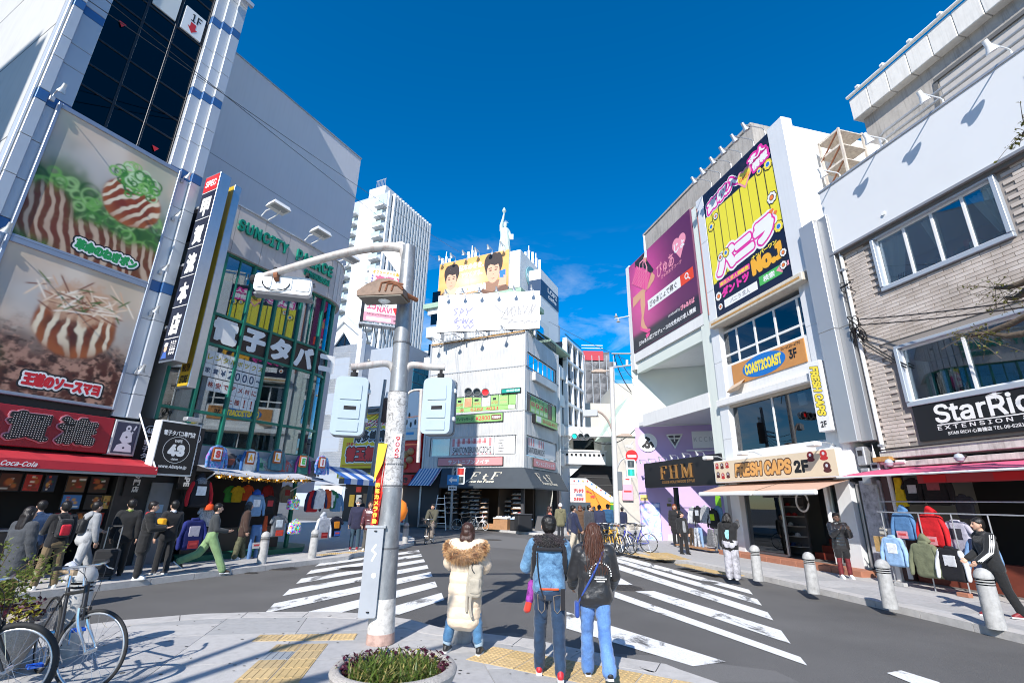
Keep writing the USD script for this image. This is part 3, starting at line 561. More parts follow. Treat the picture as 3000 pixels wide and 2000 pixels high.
def vape_face(t,fr,s0,z0,s1,z1,o):
 cx=(s0+s1)/2;h=z1-z0;w=abs(s1-s0)
 PT(t,'lettering',TX(fr,'電子タバコ専門店',s0+.06*w,z1-.24*h,s1-.06*w,z1-.13*h,o,bold=2),WH)
 c=(z0+z1)/2-.02*h;PT(t,'ring',MB(fr).poly(CI(cx,c,.27*h).difference(CI(cx,c,.262*h)),o),WH)
 sg=1 if s1>s0 else-1
 PT(t,'number',TX(fr,'48',cx-sg*.17*h,c-.13*h,cx+sg*.17*h,c+.11*h,o,bold=7,font='sans'),WH);PT(t,'lettering',TX(fr,'VAPE',cx-sg*.08*h,c+.15*h,cx+sg*.08*h,c+.21*h,o,bold=3,font='sans'),WH)
 PT(t,'lettering',TX(fr,'Style',cx-sg*.045*h,c-.04*h,cx+sg*.045*h,c+.0*h,o+.003,bold=2,font='sans'),BK);PT(t,'lettering',TX(fr,'Japan',cx-sg*.07*h,c-.22*h,cx+sg*.07*h,c-.165*h,o,bold=2,font='sans'),WH)
 PT(t,'lettering',TX(fr,'www.48style.jp',s0+sg*.12*w,z0+.09*h,s1-sg*.12*w,z0+.17*h,o,bold=2,font='sans'),WH)
v48=TH('sign_box','black and white sign box with a big ringed 48 hung over the pavement','shop sign',A.p(-1.3,1.0,2.25))
f48=WL(A.p(-1.86,.92,0),A.ang,1)
PT(v48,'case',bx(f48,0,-.2,2.25,1.0,.1,3.57,.012),M('sign_case_white',(.70,.70,.69),.5,var=.1,vs=8,streak=.25));PT(v48,'face',bx(f48,.035,.1,2.29,.965,.106,3.53),BK);vape_face(v48,f48,.06,2.3,.94,3.5,.109)
PT(v48,'arm',bx(f48,.4,-.95,3.3,.5,-.2,3.38),GV);PT(v48,'floodlight',bx(f48,.5,.05,3.62,.85,.25,3.72,.02),GV);PT(v48,'arm',bx(f48,.6,-.95,2.45,.68,-.2,2.52),GV)
vv=TH('vertical_sign','narrow black banner reading VAPE beside the ringed 48 sign box','shop sign',A.p(-.5,.3,2.2))
PT(vv,'board',bx(A,-.62,.05,1.95,-.22,.12,3.6),BK);PT(vv,'badge_ring',MB(A).poly(CI(-.42,3.3,.13).difference(CI(-.42,3.3,.115)),.124),WH);PT(vv,'badge_number',TX(A,'48',-.5,3.24,-.34,3.36,.124,bold=4,font='sans'),WH)
for i in range(2):
 g=affinity.rotate(fit(GL('VAPE',bold=4,font='sans'),0,0,.5,.15),-90,origin=(0,0));PT(vv,'lettering',MB(A).poly(affinity.translate(g,-.49,3.08-i*.56),.124),WH)
vs_=TH('vape_shop','dark vape shop doorway with a grey door left of the clothes stall','shop',A.p(-.9,-.2,0))
PT(vs_,'wall',bx(A,-1.5,-.25,0,-.3,-.15,3.1),M('shop_black',(.02,.02,.021),.6));PT(vs_,'door',bx(A,-1.15,-.15,.12,-.62,-.1,2.1,.01),M('door_grey',(.22,.22,.23),.5,var=.15,vs=5));PT(vs_,'notice',bx(A,-1.05,-.1,1.35,-.75,-.093,1.55),M('notice_blue',(.35,.5,.65),.6));PT(vs_,'handle',MB(A).tube([(-.68,-.06,1.0),(-.68,-.06,1.2)],.012,6),ST)
GREEN=M('green_mullion',(.008,.15,.105),.4,.1,var=.1,vs=4)
STONE=M('parapet_stone',(.50,.46,.445),.6,var=.07,vs=1.2,streak=.16,dirt='#6b5648')
def plan(n=9):
 """Plan of the rounded building: straight front, then a quarter-ellipse turning back at its right end."""
 pts=[(-1.5,0.),(-.65,0.),(.33,0.),(1.3,0.),(2.29,0.),(3.25,0.)]
 for k in range(1,n+1):
  t=k/n*pi/2;pts.append((3.25+1.45*sin(t),-1.7*(1-cos(t))))
 return pts+[(4.70,-3.4),(4.70,-5.5)]
PL_=plan()
sc=TH('rounded_glass_building','rounded corner building with green mullions, stone parapet and green letters','building',A.p(1.5,0,3))
def band(o0,o1,z0,z1,cells=None,gapw=.0):
 out=[]
 off=lambda o:shapely.LineString(PL_).offset_curve(o)if o else shapely.LineString(PL_)
 for a,b in zip(PL_[:-1],PL_[1:]):
  a,b=AY(a),AY(b);d=(b-a)/np.linalg.norm(b-a);n=AY([-d[1],d[0]]);n=n if n@[0.7,0.7]>0 else-n
  out.append((a+d*gapw,b-d*gapw,n))
 return out
def plate(mb,a,b,n,o0,o1,z0,z1):
 p=[np.append(q+n*o,z)for z in(z0,z1)for q,o in((a,o0),(b,o0),(b,o1),(a,o1))]
 return mb.add(p,[(0,1,2,3),(4,7,6,5),(0,4,5,1),(1,5,6,2),(2,6,7,3),(3,7,4,0)])
for i,(a,b,n)in EN(band(0,0,0,0,gapw=.006)):
 PT(sc,'parapet_panel',plate(MB(A),a,b,n,-.25,.12,9.06,10.7),STONE)
for i,(a,b,n)in EN(band(0,0,0,0)):PT(sc,'parapet_coping',plate(MB(A),a,b,n,-.3,.15,10.7,10.76),GV)
for i,(a,b,n)in EN(band(0,0,0,0)):PT(sc,'sill_panel',plate(MB(A),a,b,n,-.3,.05,2.45,3.15),M('sill_stone',(.36,.34,.33),.7,var=.12,vs=3))
lev=[3.15,4.07,6.08,7.03,9.03]
PANS=glass('showroom_pane',(.62,.70,.70),.84)
PBLACK=M('sign_film_black',(.018,.013,.015),.35)
for i,(a,b,n)in EN(band(0,0,0,0)):
 if i>=12+3:break
 d=(b-a)/np.linalg.norm(b-a)
 for z in lev:PT(sc,'transom',plate(MB(A),a,b,n,-.09,.0,z-.04,z+.04),GREEN)
 if i<6 or i%3==2:PT(sc,'mullion',plate(MB(A),a-d*.04,a+d*.04,n,-.1,.03,lev[0],lev[-1]),GREEN)
 for z0,z1 in zip(lev[:-1],lev[1:]):
  blk=abs(z0-6.08)<.01
  PT(sc,'sign_film' if blk else 'pane',plate(MB(A),a+d*.02,b-d*.02,n,-.055,-.045,z0+.035,z1-.035),PBLACK if blk else PANS)
PT(sc,'mullion',plate(MB(A),AY([4.66,-1.7]),AY([4.74,-1.7]),AY([0,1.]),-.08,.0,lev[0],lev[-1]),GREEN)
for s in(-.16,.82,1.8,2.78):PT(sc,'thin_mullion',bx(A,s-.02,-.08,7.03,s+.02,-.01,9.03),GREEN)
PT(sc,'roof',bx(A,-1.5,-5.5,10.2,4.4,-.3,10.3),M('roof_grey',(.25,.25,.25),.9))
IN=M('interior_cream',(.38,.36,.33),.8,var=.1,vs=1)
for z in(3.0,6.05,9.1):PT(sc,'floor_slab',bx(A,-1.5,-5.4,z-.12,3.6,-.2,z+.06),IN)
PT(sc,'back_partition',bx(A,-1.5,-2.6,3.1,3.8,-2.5,9.0),M('interior_back',(.16,.155,.15),.8,var=.3,vs=1.3));PT(sc,'left_wall',bx(A,-1.56,-5.4,2.5,-1.5,0,9.05),IN)
PT(sc,'shelf',bx(A,1.4,-1.3,7.4,3.1,-.9,8.6),M('interior_shelf',(.42,.44,.42),.7));PT(sc,'display_board',bx(A,.4,-.6,7.15,1.2,-.55,8.2),M('board_mint',(.42,.58,.5),.7));PT(sc,'display_board',bx(A,1.45,-.5,7.1,2.15,-.45,7.9),M('board_yellow',(.6,.55,.35),.7))
PT(sc,'banner',bx(A,-.1,-.4,7.2,.15,-.36,8.4),M('banner_dark',(.06,.03,.04),.7));PT(sc,'light_tube',bx(A,-.35,-.7,8.75,.2,-.6,8.82),WH)
for s in(.6,1.9,2.7):PT(sc,'light_tube',bx(A,s,-1.2,5.6,s+.7,-1.1,5.66),WH)
for i,ch in EN('電子タバコ'):
 if i<4:s0=(-.56,.42,1.40,2.38)[i];PT(sc,'character',TX(A,ch,s0,6.18,s0+.80,6.95,-.038,-.03,bold=5),WH)
 else:
  fr=WL(A.p(3.30,-.03,0),A.ang+14,1);PT(sc,'character',TX(fr,ch,.10,6.2,.72,6.88,.05,.058,bold=5),WH)
PT(sc,'badge_ring',MB(A).poly(CI(-1.02,6.55,.36).difference(CI(-1.02,6.55,.335)),-.038),WH);PT(sc,'badge_number',TX(A,'48',-1.25,6.4,-.79,6.72,-.038,bold=6,font='sans'),WH)
PAPER=M('paper',(.66,.67,.66),.8)
TILES=[('レンタルボックス',-.55,5.52,'#a89a1e'),('家賃￥2000~',-.55,5.12,'#3a4a63'),('格安でアメ村に',-.38,4.72,'#8f3a30'),('上陸!!',.30,4.34,'#8f3a30')]
for wd,s0,z0,colr in TILES:
 for i,ch in EN(wd):
  s=s0+i*.235;p=PT(sc,'paper_tile',bx(A,s,-.043,z0,s+.222,-.038,z0+.37),PAPER);PT(p,'character',TX(A,ch,s+.03,z0+.06,s+.19,z0+.31,-.034,bold=2,keep=True),M('ink'+colr[1:],colr if i<3 or wd[0]!='格' else '#333a48',.7))
LET=M('letter_green',(.005,.22,.15),.4)
g=GL('SUNCITY',bold=3,font='sans',gap=.12);PT(sc,'lettering',MB(A).poly(fit(g,-.62,9.86,1.24,10.26),.135,.22),LET)
PT(sc,'lettering',MB(A).poly(fit(GL('PALACE',bold=3,font='sans',gap=.12),1.62,9.86,3.26,10.3),.135,.22),LET);PT(sc,'lettering',MB(A).poly(fit(GL('SHINSAIBASHI',bold=2,font='sans'),2.05,9.48,3.22,9.72),.135,.18),LET)
for i,(s,lb)in EN([(.25,'white floodlight on the roof edge above the letters SUNCITY'),(2.05,'white floodlight on the roof edge above the letters PALACE'),(4.0,'white floodlight at the rounded corner of the roof edge')]):
 o=0 if i<2 else-.45;t=TH('floodlight',lb,'floodlight',A.p(s,o,10.76),group='floodlights on the rounded building')
 PT(t,'arm',MB(A).tube([(s-.1,o-.1,10.76),(s-.1,o+.2,11.0),(s,o+.75,11.12)],.02,6),WH);PT(t,'arm',MB(A).tube([(s+.1,o,10.76),(s+.12,o+.45,10.86),(s+.1,o+.7,11.0)],.02,6),WH)
 mb=MB(A);P8=[(s+a*.33,o+.7+b*.22,11.06+c*.07+b*.03)for c in(-1,1)for a,b in((-1+.15*(c>0),-1+.2*(c>0)),(1-.15*(c>0),-1+.2*(c>0)),(1-.15*(c>0),1-.2*(c>0)),(-1+.15*(c>0),1-.2*(c>0)))]
 mb.tm(m3 .Manifold.hull_points(AY(P8)));PT(t,'housing',mb,WH);PT(t,'lens',MB(A).box((s-.26,o+.54,10.98),(s+.26,o+.86,10.985)),M('lens_grey',(.4,.42,.42),.2))
bw=TH('blank_wall_building','tall windowless pale lavender wall rising behind the rounded building','building',A.p(2,-4,0))
BW=M('blank_wall',(.58,.57,.60),.7,var=.04,vs=.4,streak=.06)
PT(bw,'wall',bx(A,-2,-4.6,2,7.55,-4,20.0),BW);PT(bw,'end_wall',bx(A,7.1,-14,2,7.54,-4.62,19.9),BW);PT(bw,'coping',bx(A,-2,-4.64,20.0,7.58,-3.96,20.06),GV)
for z in(14.8,):PT(bw,'joint',bx(A,-2,-4.0,z,7.55,-3.995,z+.015),M('dark_joint',None))
PT(bw,'downpipe',MB(A).tube([(7.6,-4.3,2),(7.6,-4.3,19.5)],.05,6),WH)
rb=TH('street_building','grey street building out of view behind the photographer, casting shade on the tower','building',A.p(-30,-3,0))
PT(rb,'wall',bx(A,-42,-16,0,-24,2.4,26.4),SIDE)
for i,(s,w,h)in EN([(-25,.5,1.2),(-27.5,2,.7),(-31,.4,2.0)]):PT(rb,'roof_hut',bx(A,s-w,-4-i,26.4,s,2-i*.8,26.4+h),SIDE)

# ================================================================ right side of the street
B=WL((9.0,17.4),-13.2,-1)
PWALL=WL(B.p(9.4,0,0),112,1)
PLAS=M('white_plaster',(.74,.74,.73),.7,var=.05,vs=1.2,streak=.10)
PLASG=M('mint_plaster',(.66,.71,.66),.7,var=.04,vs=1.0)
CONCR=M('weathered_concrete',(.40,.37,.335),.9,var=.22,vs=1.5,bump=.25,bs=25,streak=.45,dirt='#3a332b')
LILAC=M('lilac_paint',(.50,.37,.63),.65,var=.05,vs=1.5)
def PM(fr,pts,z0,z1):
 """A slab with a plan given in (s, o)."""
 m=trimesh.creation.extrude_polygon(PG(pts),z1-z0,engine='earcut');return MB(fr).add(AY(m.vertices)+[0,0,z0],AY(m.faces))
def inB(t,o=0.):
 p=PWALL.p(t,o,0)-B.o;return float(p@B.d),float(p@B.n)
pb=TH('lilac_building','white and lilac building with open triangular balconies under a pink handbag billboard','building',B.p(6,0,0))
tA,tB,tC=inB(0),inB(5.2),inB(5.2,-.25)
PT(pb,'lilac_wall',bx(PWALL,-.02,-.3,0,5.2,0,5.83),LILAC);PT(pb,'balcony_wall',bx(PWALL,-.02,-.3,5.83,5.2,.0,9.9),PLASG);PT(pb,'skirting',bx(PWALL,1.3,0,.1,5.2,.03,.42),M('skirting_grey',(.5,.5,.5),.7))
far=(2.45,tB[1])
PT(pb,'corner_post',PM(B,[(9.4,0.0),(8.95,0.02),(8.9,-.3),inB(.55,-.1),inB(0,-.3)],9.0,15.45),PLAS)
PT(pb,'balcony_beam',PM(B,[(9.38,0.),(2.5,0.),(2.5,-.28),(8.9,-.28)],9.38,9.9),PLAS);PT(pb,'balcony_rail_beam',PM(B,[(8.95,-.1),(2.6,-.1),(2.6,-.38),(8.6,-.38)],8.75,9.38),PLASG)
PT(pb,'balcony_ceiling',PM(B,[(9.2,-.12),(2.45,-.12),far,tB],9.0,9.2),PLAS);PT(pb,'balcony_floor',PM(B,[(9.15,-.1),(2.45,-.1),far,tB],5.85,6.05),PLAS)
PT(pb,'balcony_parapet',PM(B,[(8.5,0.),(2.72,0.),(2.72,-.2),(8.2,-.2)],5.74,6.38),PLAS)
PT(pb,'pier',bx(B,2.02,-.5,0,2.52,.0,15.2,.01),PLASG);PT(pb,'pier_side',bx(B,2.52,-.45,2.3,2.78,-.02,9.4,.01),PLASG);PT(pb,'end_wall',bx(B,1.75,tB[1]-.2,0,2.46,-.5,15.),PLASG)
PT(pb,'attic_wall',bx(B,-.85,-6,13.0,8.6,-1.0,17.5),CONCR);PT(pb,'attic_edge',bx(B,8.6,-6,9.9,8.75,-.95,17.56,.02),PLAS);PT(pb,'attic_coping',bx(B,-.85,-6,17.5,8.75,-.95,17.62),CONCR)
PT(pb,'rear_block',PM(B,[(9.0,-.35),(2.4,-.35),(2.4,-7),(8.3,-7)],9.9,13.1),PLAS)
PT(pb,'rust_flashing',bx(B,2.5,-.3,15.28,9.0,-.1,15.36),M('rusty_iron',(.25,.10,.05),.8,.2,var=.4,vs=8));PT(pb,'pipe',MB(B).tube([(1.98,.06,9.6),(1.98,.06,14.9)],.05,8),M('pipe_red',(.38,.16,.13),.6))
PT(pb,'tile_band',bx(B,2.5,-.35,15.05,8.9,-.12,15.28),M('tile_band',(.52,.45,.38),.6,var=.15,vs=9))
PT(pb,'steel_post',bx(B,6.85,-.75,.12,7.07,-.6,2.62),BK);PT(pb,'dark_side',bx(B,2.2,-.7,.1,2.75,-.3,3.85),BK)
mu=TH('painted_poster','tall poster of blue and white froth on the lilac wall beside the parked bicycles','poster',PWALL.p(.5,0,0))
def froth(a,b):
 c=np.zeros(a.shape+(3,))+lin('#8fb2ee');c=BL(c,sgn((b-.86+(nz(a,b,5,1)-.5)*.3)*20),'#2b57c2');c=BL(c,sgn((nz(a,b*2,6,2,4)-.5)*14)*.85,'#e6ecfb');c=BL(c,sgn((nz(a,b*2,8,6,4)-.6)*18)*.8,'#d7a9dd');q=np.random.default_rng(3)
 for i in range(26):
  x,y,r=q.random(),q.random()*.9,q.uniform(.04,.12);d=np.abs(np.hypot(a-x,(b-y)*1.8)-r);c=BL(c,sgn((.012-d)*300)*.8,['#f4f6ff','#6f8fe0','#f0d2ea'][i%3])
 return c
PT(mu,'panel',bx(PWALL,.02,.004,.1,1.02,.03,1.92),BLUE);PO(mu,'print',PWALL,.04,.12,1.0,1.9,.033,froth,PRINT,50,80)
ci=TH('round_sign','round white sign with a large black hiragana character on the lilac wall','shop sign',PWALL.p(.62,0,4.5));PT(ci,'disc',MB(PWALL).poly(CI(.62,4.98,.49,n=40),.01,.06),WH);PT(ci,'character',TX(PWALL,'ふ',.3,4.66,.94,5.3,.063,bold=5),BK)
tr=TH('triangle_sign','inverted silver triangle emblem on the shaded lilac wall','shop sign',PWALL.p(2,0,4.6));T=PG([(1.56,5.38),(2.46,5.39),(2.0,4.62)]);PT(tr,'emblem',MB(PWALL).poly(T.difference(T.buffer(-.07)).union(sbox(1.72,5.13,2.3,5.19)).union(sbox(1.97,5.0,2.03,5.38)),.01,.05),M('emblem_silver',(.45,.45,.46),.4,.6));PT(tr,'panel',MB(PWALL).poly(T.buffer(-.07),.005,.02),M('emblem_dark',(.10,.09,.11),.5))
kc=TH('wall_sign','square white sign with pale serif letters high on the lilac wall','shop sign',PWALL.p(3.3,0,4.6));PT(kc,'panel',bx(PWALL,2.88,.01,4.63,4.0,.06,5.5,.005),WH);PT(kc,'lettering',TX(PWALL,'KCCM',2.96,4.96,3.9,5.2,.063,bold=0,gap=.2),M('ink_pale',(.45,.45,.47),.5))
PT(kc,'light_bar',bx(PWALL,2.55,.08,4.48,4.1,.14,4.55),WH)
for nm,lb,t0,z0,w,h,mt in[('notice','small yellow notice above the froth poster',.05,2.02,.38,.28,M('notice_yellow',(.66,.52,.16),.6)),('notice','small grey framed notice on the dark part of the lilac wall',1.42,1.95,.2,.22,M('notice_grey',(.42,.38,.45),.6)),('notice','small dark sticker of coloured rings under the grey notice',1.36,1.75,.22,.14,M('notice_olive',(.16,.14,.05),.6))]:
 t=TH(nm,lb,'notice',PWALL.p(t0,0,z0));PT(t,'plate',bx(PWALL,t0,.004,z0,t0+w,.012,z0+h),mt);PT(t,'print',bx(PWALL,t0+.03,.012,z0+h*.25,t0+w-.03,.014,z0+h*.4),DK2)
GOLD=M('gold_letters',(.55,.28,.09),.35,.6)
fs=TH('shop_sign','long black sign with gold letters FHM across the lilac opening','shop sign',B.p(5.7,0,2.6))
PT(fs,'board',bx(B,8.6,-.28,2.62,2.3,.06,3.82,.01),BK)
def SE(w,x0,y0,x1,y1):
 """Slim serif capitals."""
 B_=lambda*a:sbox(*a);P_=PG
 L={'F':[B_(.1,0,.24,1),B_(0,.96,.7,1),B_(.64,.78,.7,1),B_(0,0,.36,.04),B_(.24,.5,.5,.55),B_(.46,.4,.5,.64)],'H':[B_(.1,0,.24,1),B_(.62,0,.76,1),B_(0,.96,.34,1),B_(.52,.96,.86,1),B_(0,0,.34,.04),B_(.52,0,.86,.04),B_(.24,.48,.62,.53)],'M':[B_(.1,0,.16,1),B_(.82,0,.96,1),P_([(.08,1),(.24,1),(.55,.2),(.49,.0)]),P_([(.82,1),(.88,1),(.53,.0),(.47,.1)]),B_(0,.96,.24,1),B_(.82,.96,1.06,1),B_(0,0,.27,.04),B_(.72,0,1.06,.04)],'t':[B_(.2,.05,.34,.75),B_(.05,.48,.55,.53),P_([(.2,.1),(.34,.0),(.55,.06),(.55,.1),(.34,.08)])]}
 x,out=0,[]
 for c in w:
  if c==' ':x+=.35;continue
  g=UA(L[c]);out.append(affinity.translate(g,x,0));x+=g.bounds[2]+.3
 return fit(UA(out),x0,y0,x1,y1)
PT(fs,'lettering',MB(B).poly(SE('FHM',6.98,2.98,4.28,3.58),.06,.11),GOLD);PT(fs,'lettering',TX(B,'CELEB HOLLYWOOD STYLE',6.9,2.78,4.2,2.9,.064,bold=2),GOLD)
for k,s in EN([8.4,7.5,6.5,5.5,4.5,3.5]):
 AL(B,s,3.84,.42,.14,f'small spotlight above the black FHM sign, {["leftmost", "second", "third", "fourth", "fifth", "rightmost"][k]} of six','lamps over the FHM sign',-.05,hs=.8)
hbk=TH('billboard','magenta billboard with a pink quilted handbag, a leg and a white search box','billboard',B.p(5.7,.1,9.9))
def bb2(a,b):return 8.9+(2.6-8.9)*a,9.93+(15.3-9.93)*b
PT(hbk,'panel',bx(B,8.92,-.1,9.92,2.58,.04,15.31),M('panel_edge',(.2,.08,.14),.5))
def pyu(a,b):
 c=np.zeros(a.shape+(3,));t=np.clip(np.exp(-(((a-.22)/.33)**2+((b-.62)/.55)**2)),0,1)[...,None]
 c=AY(lin('#5e2750'))*(1-t)+AY(lin('#e0509c'))*t;c=BL(c,sgn((.17+.05*a*0-b)*120),'#25232c');return c
PO(hbk,'backdrop',B,8.9,9.94,2.6,15.3,.045,pyu,PRINT,50,50)
def sh(parent,name,o,mat,polys,bbf,fr=B):return PT(parent,name,MB(fr).poly(UA([PG([bbf(*p)for p in q])for q in polys]),o),mat)
PK=M('ink_pink',(.75,.08,.28),.45);SKIN=M('ink_skin2',(.68,.36,.22),.5);PKL=M('ink_pink_light',(.82,.30,.40),.5);IW=M('ink_white',(.80,.80,.80),.5);IK=M('ink_black',(.02,.018,.022),.5)
zb1=zq(1800,600,3.92)
bbz=lambda x,y:B.at(*zb1(x,y),.05)
sh(hbk,'dark_clothing',.05,IK,[[(235,660),(350,540),(375,640),(450,740),(430,790),(380,760),(330,720),(240,720)]],bbz)
sh(hbk,'leg',.053,SKIN,[[(430,770),(465,810),(455,860),(400,950),(350,1000),(355,1150),(335,1300),(350,1370),(395,1440),(330,1450),(305,1380),(315,1270),(300,1130),(305,990),(390,900)],[(330,960),(215,1070),(215,1180),(260,1130),(350,1010)],[(330,600),(370,600),(365,655),(330,650)]],bbz)
sh(hbk,'sleeve',.056,IW,[[(345,550),(372,520),(375,605),(340,610)]],bbz)
sh(hbk,'shoe',.056,PK,[[(302,1385),(300,1440),(380,1470),(415,1440),(412,1420),(370,1425),(330,1420)],[(360,1490),(412,1455),(400,1500),(370,1530)]],bbz)
sh(hbk,'handbag',.059,PK,[[(252,702),(415,785),(372,985),(203,912)]],bbz)
mb=MB(B)
for k in range(1,8):
 for(a,b),(c,d)in(((252+163*k/8,702+83*k/8),(203+169*max(0,k-2.5)/8,912+73*max(0,k-2.5)/8)),((252+163*k/8,702+83*k/8),(203+169*min(8,k+2.5)/8,912+73*min(8,k+2.5)/8))):mb.poly(shapely.LineString([bbz(a,b),bbz(c,d)]).buffer(.012),.062)
PT(hbk,'quilting',mb,PKL)
hn=MB(B)
for a,b,c in((290,740,330),(365,770,375)):hn.poly(shapely.LineString([bbz(a,b),bbz(a+5,b-70),bbz(340,625),bbz(c,b-60),bbz(c+2,b-10)]).buffer(.04),.065)
PT(hbk,'handles',hn,PKL)
hx,hz=bb2(.83,.74);PT(hbk,'heart',MB(B).poly(UA([CI(hx-.26,hz+.2,.33),CI(hx+.26,hz+.2,.33),PG([(hx-.57,hz+.12),(hx+.57,hz+.12),(hx,hz-.68)])]),.05),PKL)
def t2(s,a0,b0,a1,b1,o,mat,bold=2,parent=hbk,bbf=bb2,nm='lettering',ex=0.,skew=0.):
 x0,z0=bbf(a0,b0);x1,z1=bbf(a1,b1);g=fit(GL(s,bold=bold),x0,z0,x1,z1)
 if skew:g=affinity.skew(g,ys=skew,origin=(x0,z0))
 if ex:g=g.buffer(ex)
 return PT(parent,nm,MB(B).poly(g,o),mat)
t2('じょ',.76,.70,.90,.79,.054,IW);t2('ぴゅあ',.48,.60,.74,.74,.05,PKL,1);t2('ぴゅあ女子ワーク',.54,.56,.84,.60,.05,PKL,1)
x0,z0=bb2(.30,.345);x1,z1=bb2(.80,.45);PT(hbk,'search_box',bx(B,x0,.045,z0,x1,.051,z1),IW);t2('ぴゅあじょで稼ぐ',.33,.365,.75,.43,.054,IK,1)
x0,z0=bb2(.80,.345);x1,z1=bb2(.97,.45);PT(hbk,'search_button',bx(B,x0,.045,z0,x1,.051,z1),M('ink_orange_red',(.75,.06,.02),.5));cx_,cz_=bb2(.885,.40);PT(hbk,'magnifier',MB(B).poly(CI(cx_,cz_+.03,.16).difference(CI(cx_,cz_+.03,.10)).union(PG([(cx_-.12,cz_-.06),(cx_-.28,cz_-.2),(cx_-.24,cz_-.24),(cx_-.08,cz_-.1)])),.054),IW)
t2('produced by',.60,.135,.76,.165,.05,IW,1);t2('ぴゅあらば',.77,.125,.95,.175,.05,PKL,4);t2('[ぴゅあらば]プロデュースの女性向け求人情報',.10,.035,.955,.085,.05,IW,2)
for k,(u,v)in EN([(1420,725)]):
 s,z=B.at(1450,722,0);t=TH('sign_spotlight','twin lamp on a thin arm at the left edge of the handbag billboard','spotlight',B.p(9.3,0,z));PT(t,'arm',MB(B).tube([(9.3,.0,z),(10.2,.5,z+.1)],.03,6),WH);PT(t,'lamp_head',MB(B).lathe([(.0,.1),(.05,.1),(.05,0),(.12,-.1),(.02,-.12)],12,(10.1,.45,z+.3)),GV);PT(t,'lamp_head',MB(B).lathe([(.0,.0),(.05,.0),(.05,-.1),(.12,-.2),(.02,-.22)],12,(9.95,.4,z+.02)),GV)
vb=TH('white_shop_building','narrow white building with cap shop windows under the yellow billboard','building',B.p(-.6,0,3))
WPANEL=M('white_metal_panel',(.72,.73,.74),.4,.1,var=.04,vs=.8,streak=.06)
for z0,z1 in((0,4.3),(4.3,7.4),(7.4,10.6),(10.6,13.),(13.,15.3)):
 PT(vb,'left_pier_panel',bx(B,1.48,-.5,z0+.004,2.0,.09,z1-.004,.008),WPANEL)
 PT(vb,'right_pier_panel',bx(B,-3.20,-.5,z0+.004,-2.70,.10 if z0>8 else .03,z1-.004,.008),WPANEL)
PT(vb,'upper_wall',bx(B,1.48,-1.5,8.9,-2.72,-.05,15.2),WPANEL);PT(vb,'fin',bx(B,-2.68,-.3,9.2,-3.42,.16,15.35,.02),WPANEL)
PT(vb,'canopy',bx(B,1.75,-.2,8.86,-3.2,.32,9.16,.02),M('canopy_cream',(.62,.58,.50),.7,var=.1,vs=5,streak=.3,dirt='#7a4a1c'));PT(vb,'canopy_rust',bx(B,1.6,.325,8.95,-3.1,.33,9.03),M('rust_orange',(.45,.25,.08),.8,var=.5,vs=6))
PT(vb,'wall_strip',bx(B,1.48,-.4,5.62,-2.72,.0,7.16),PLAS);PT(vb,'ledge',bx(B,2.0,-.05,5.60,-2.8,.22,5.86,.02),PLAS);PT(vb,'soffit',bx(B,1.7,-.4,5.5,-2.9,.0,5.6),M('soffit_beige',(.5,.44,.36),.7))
PT(vb,'wall_strip',bx(B,1.6,-.4,3.5,-3.0,.02,3.74),PLAS);PT(vb,'shop_fascia',bx(B,2.0,-.45,2.4,-3.2,-.3,3.5),PLAS)
WF=M('window_frame_white',(.72,.72,.71),.45)
PN_(vb,B,[1.66,.70,-.3,-1.33,-2.40,-2.72],[7.2,7.62,8.62],-.1,.09,.09,WF,PANED);PN_(vb,B,[1.70,-.62,-2.72],[3.78,5.54],-.1,.07,.09,WF,PANED)
for z in(3.4,6.95):PT(vb,'floor_slab',bx(B,1.48,-3.5,z-.1,-3.1,-.12,z+.12),IN)
PT(vb,'rear_wall',bx(B,1.9,-3.6,0,-3.1,-3.5,15),M('interior_grey',(.20,.20,.21),.8,var=.3,vs=1.5));PT(vb,'side_wall',bx(B,1.98,-3.5,0,1.5,-.5,9),IN);PT(vb,'side_wall',bx(B,-3.0,-6,0,-3.25,-.5,15.2),PLAS);PT(vb,'shelf_unit',bx(B,1.2,-2.2,7.06,-2.5,-2.0,8.3),M('shelf_dark',(.08,.07,.07),.7));PT(vb,'shelf_unit',bx(B,1.2,-2.6,3.5,-2.4,-2.4,4.9),M('shelf_brown',(.12,.08,.06),.7))
PT(vb,'wall_picture',bx(B,1.72,-.16,3.86,1.30,-.13,4.72),M('photo_grey',(.16,.16,.165),.4,var=.7,vs=6));PT(vb,'window_sticker',bx(B,-1.75,-.14,5.0,-2.05,-.135,5.4),WH);PT(vb,'window_sticker',bx(B,-2.3,-.14,5.1,-2.6,-.135,5.45),WH)
for k,(s,w,z,h,c)in EN([(1.35,.35,7.07,.3,'#7a4a22'),(.55,.4,7.07,.35,'#9a8a6a'),(-1.45,.6,7.28,.5,'#b4a27c'),(-2.5,.25,7.3,.8,'#c9c7bd'),(-1.9,.35,7.07,.55,'#99b5c0'),(-2.5,.3,7.9,.3,'#9a5a2a')]):PT(vb,'carton',bx(B,s,-.75,z,s-w,-.45,z+h),M(f'carton_{k}',c,.8,var=.2,vs=8))
vbb=TH('billboard','tall yellow striped billboard with pink and white lettering and orange flowers','billboard',B.p(-.6,.1,9.2))
def bb3(a,b):return 1.42+(-2.64-1.42)*a,9.24+(15.22-9.24)*b
PT(vbb,'panel',bx(B,1.44,-.05,9.2,-2.66,.10,15.25),M('panel_edge2',(.04,.05,.09),.5))
def van(a,b):
 c=np.zeros(a.shape+(3,))+lin('#151b33');y=(b<.80-.0*a)&(b>.255+.10*a);c[y]=lin('#e6d936');st=y&(np.abs(((a*9+.5)%1)-.5)<.055);c[st]=lin('#1d1c20');return c
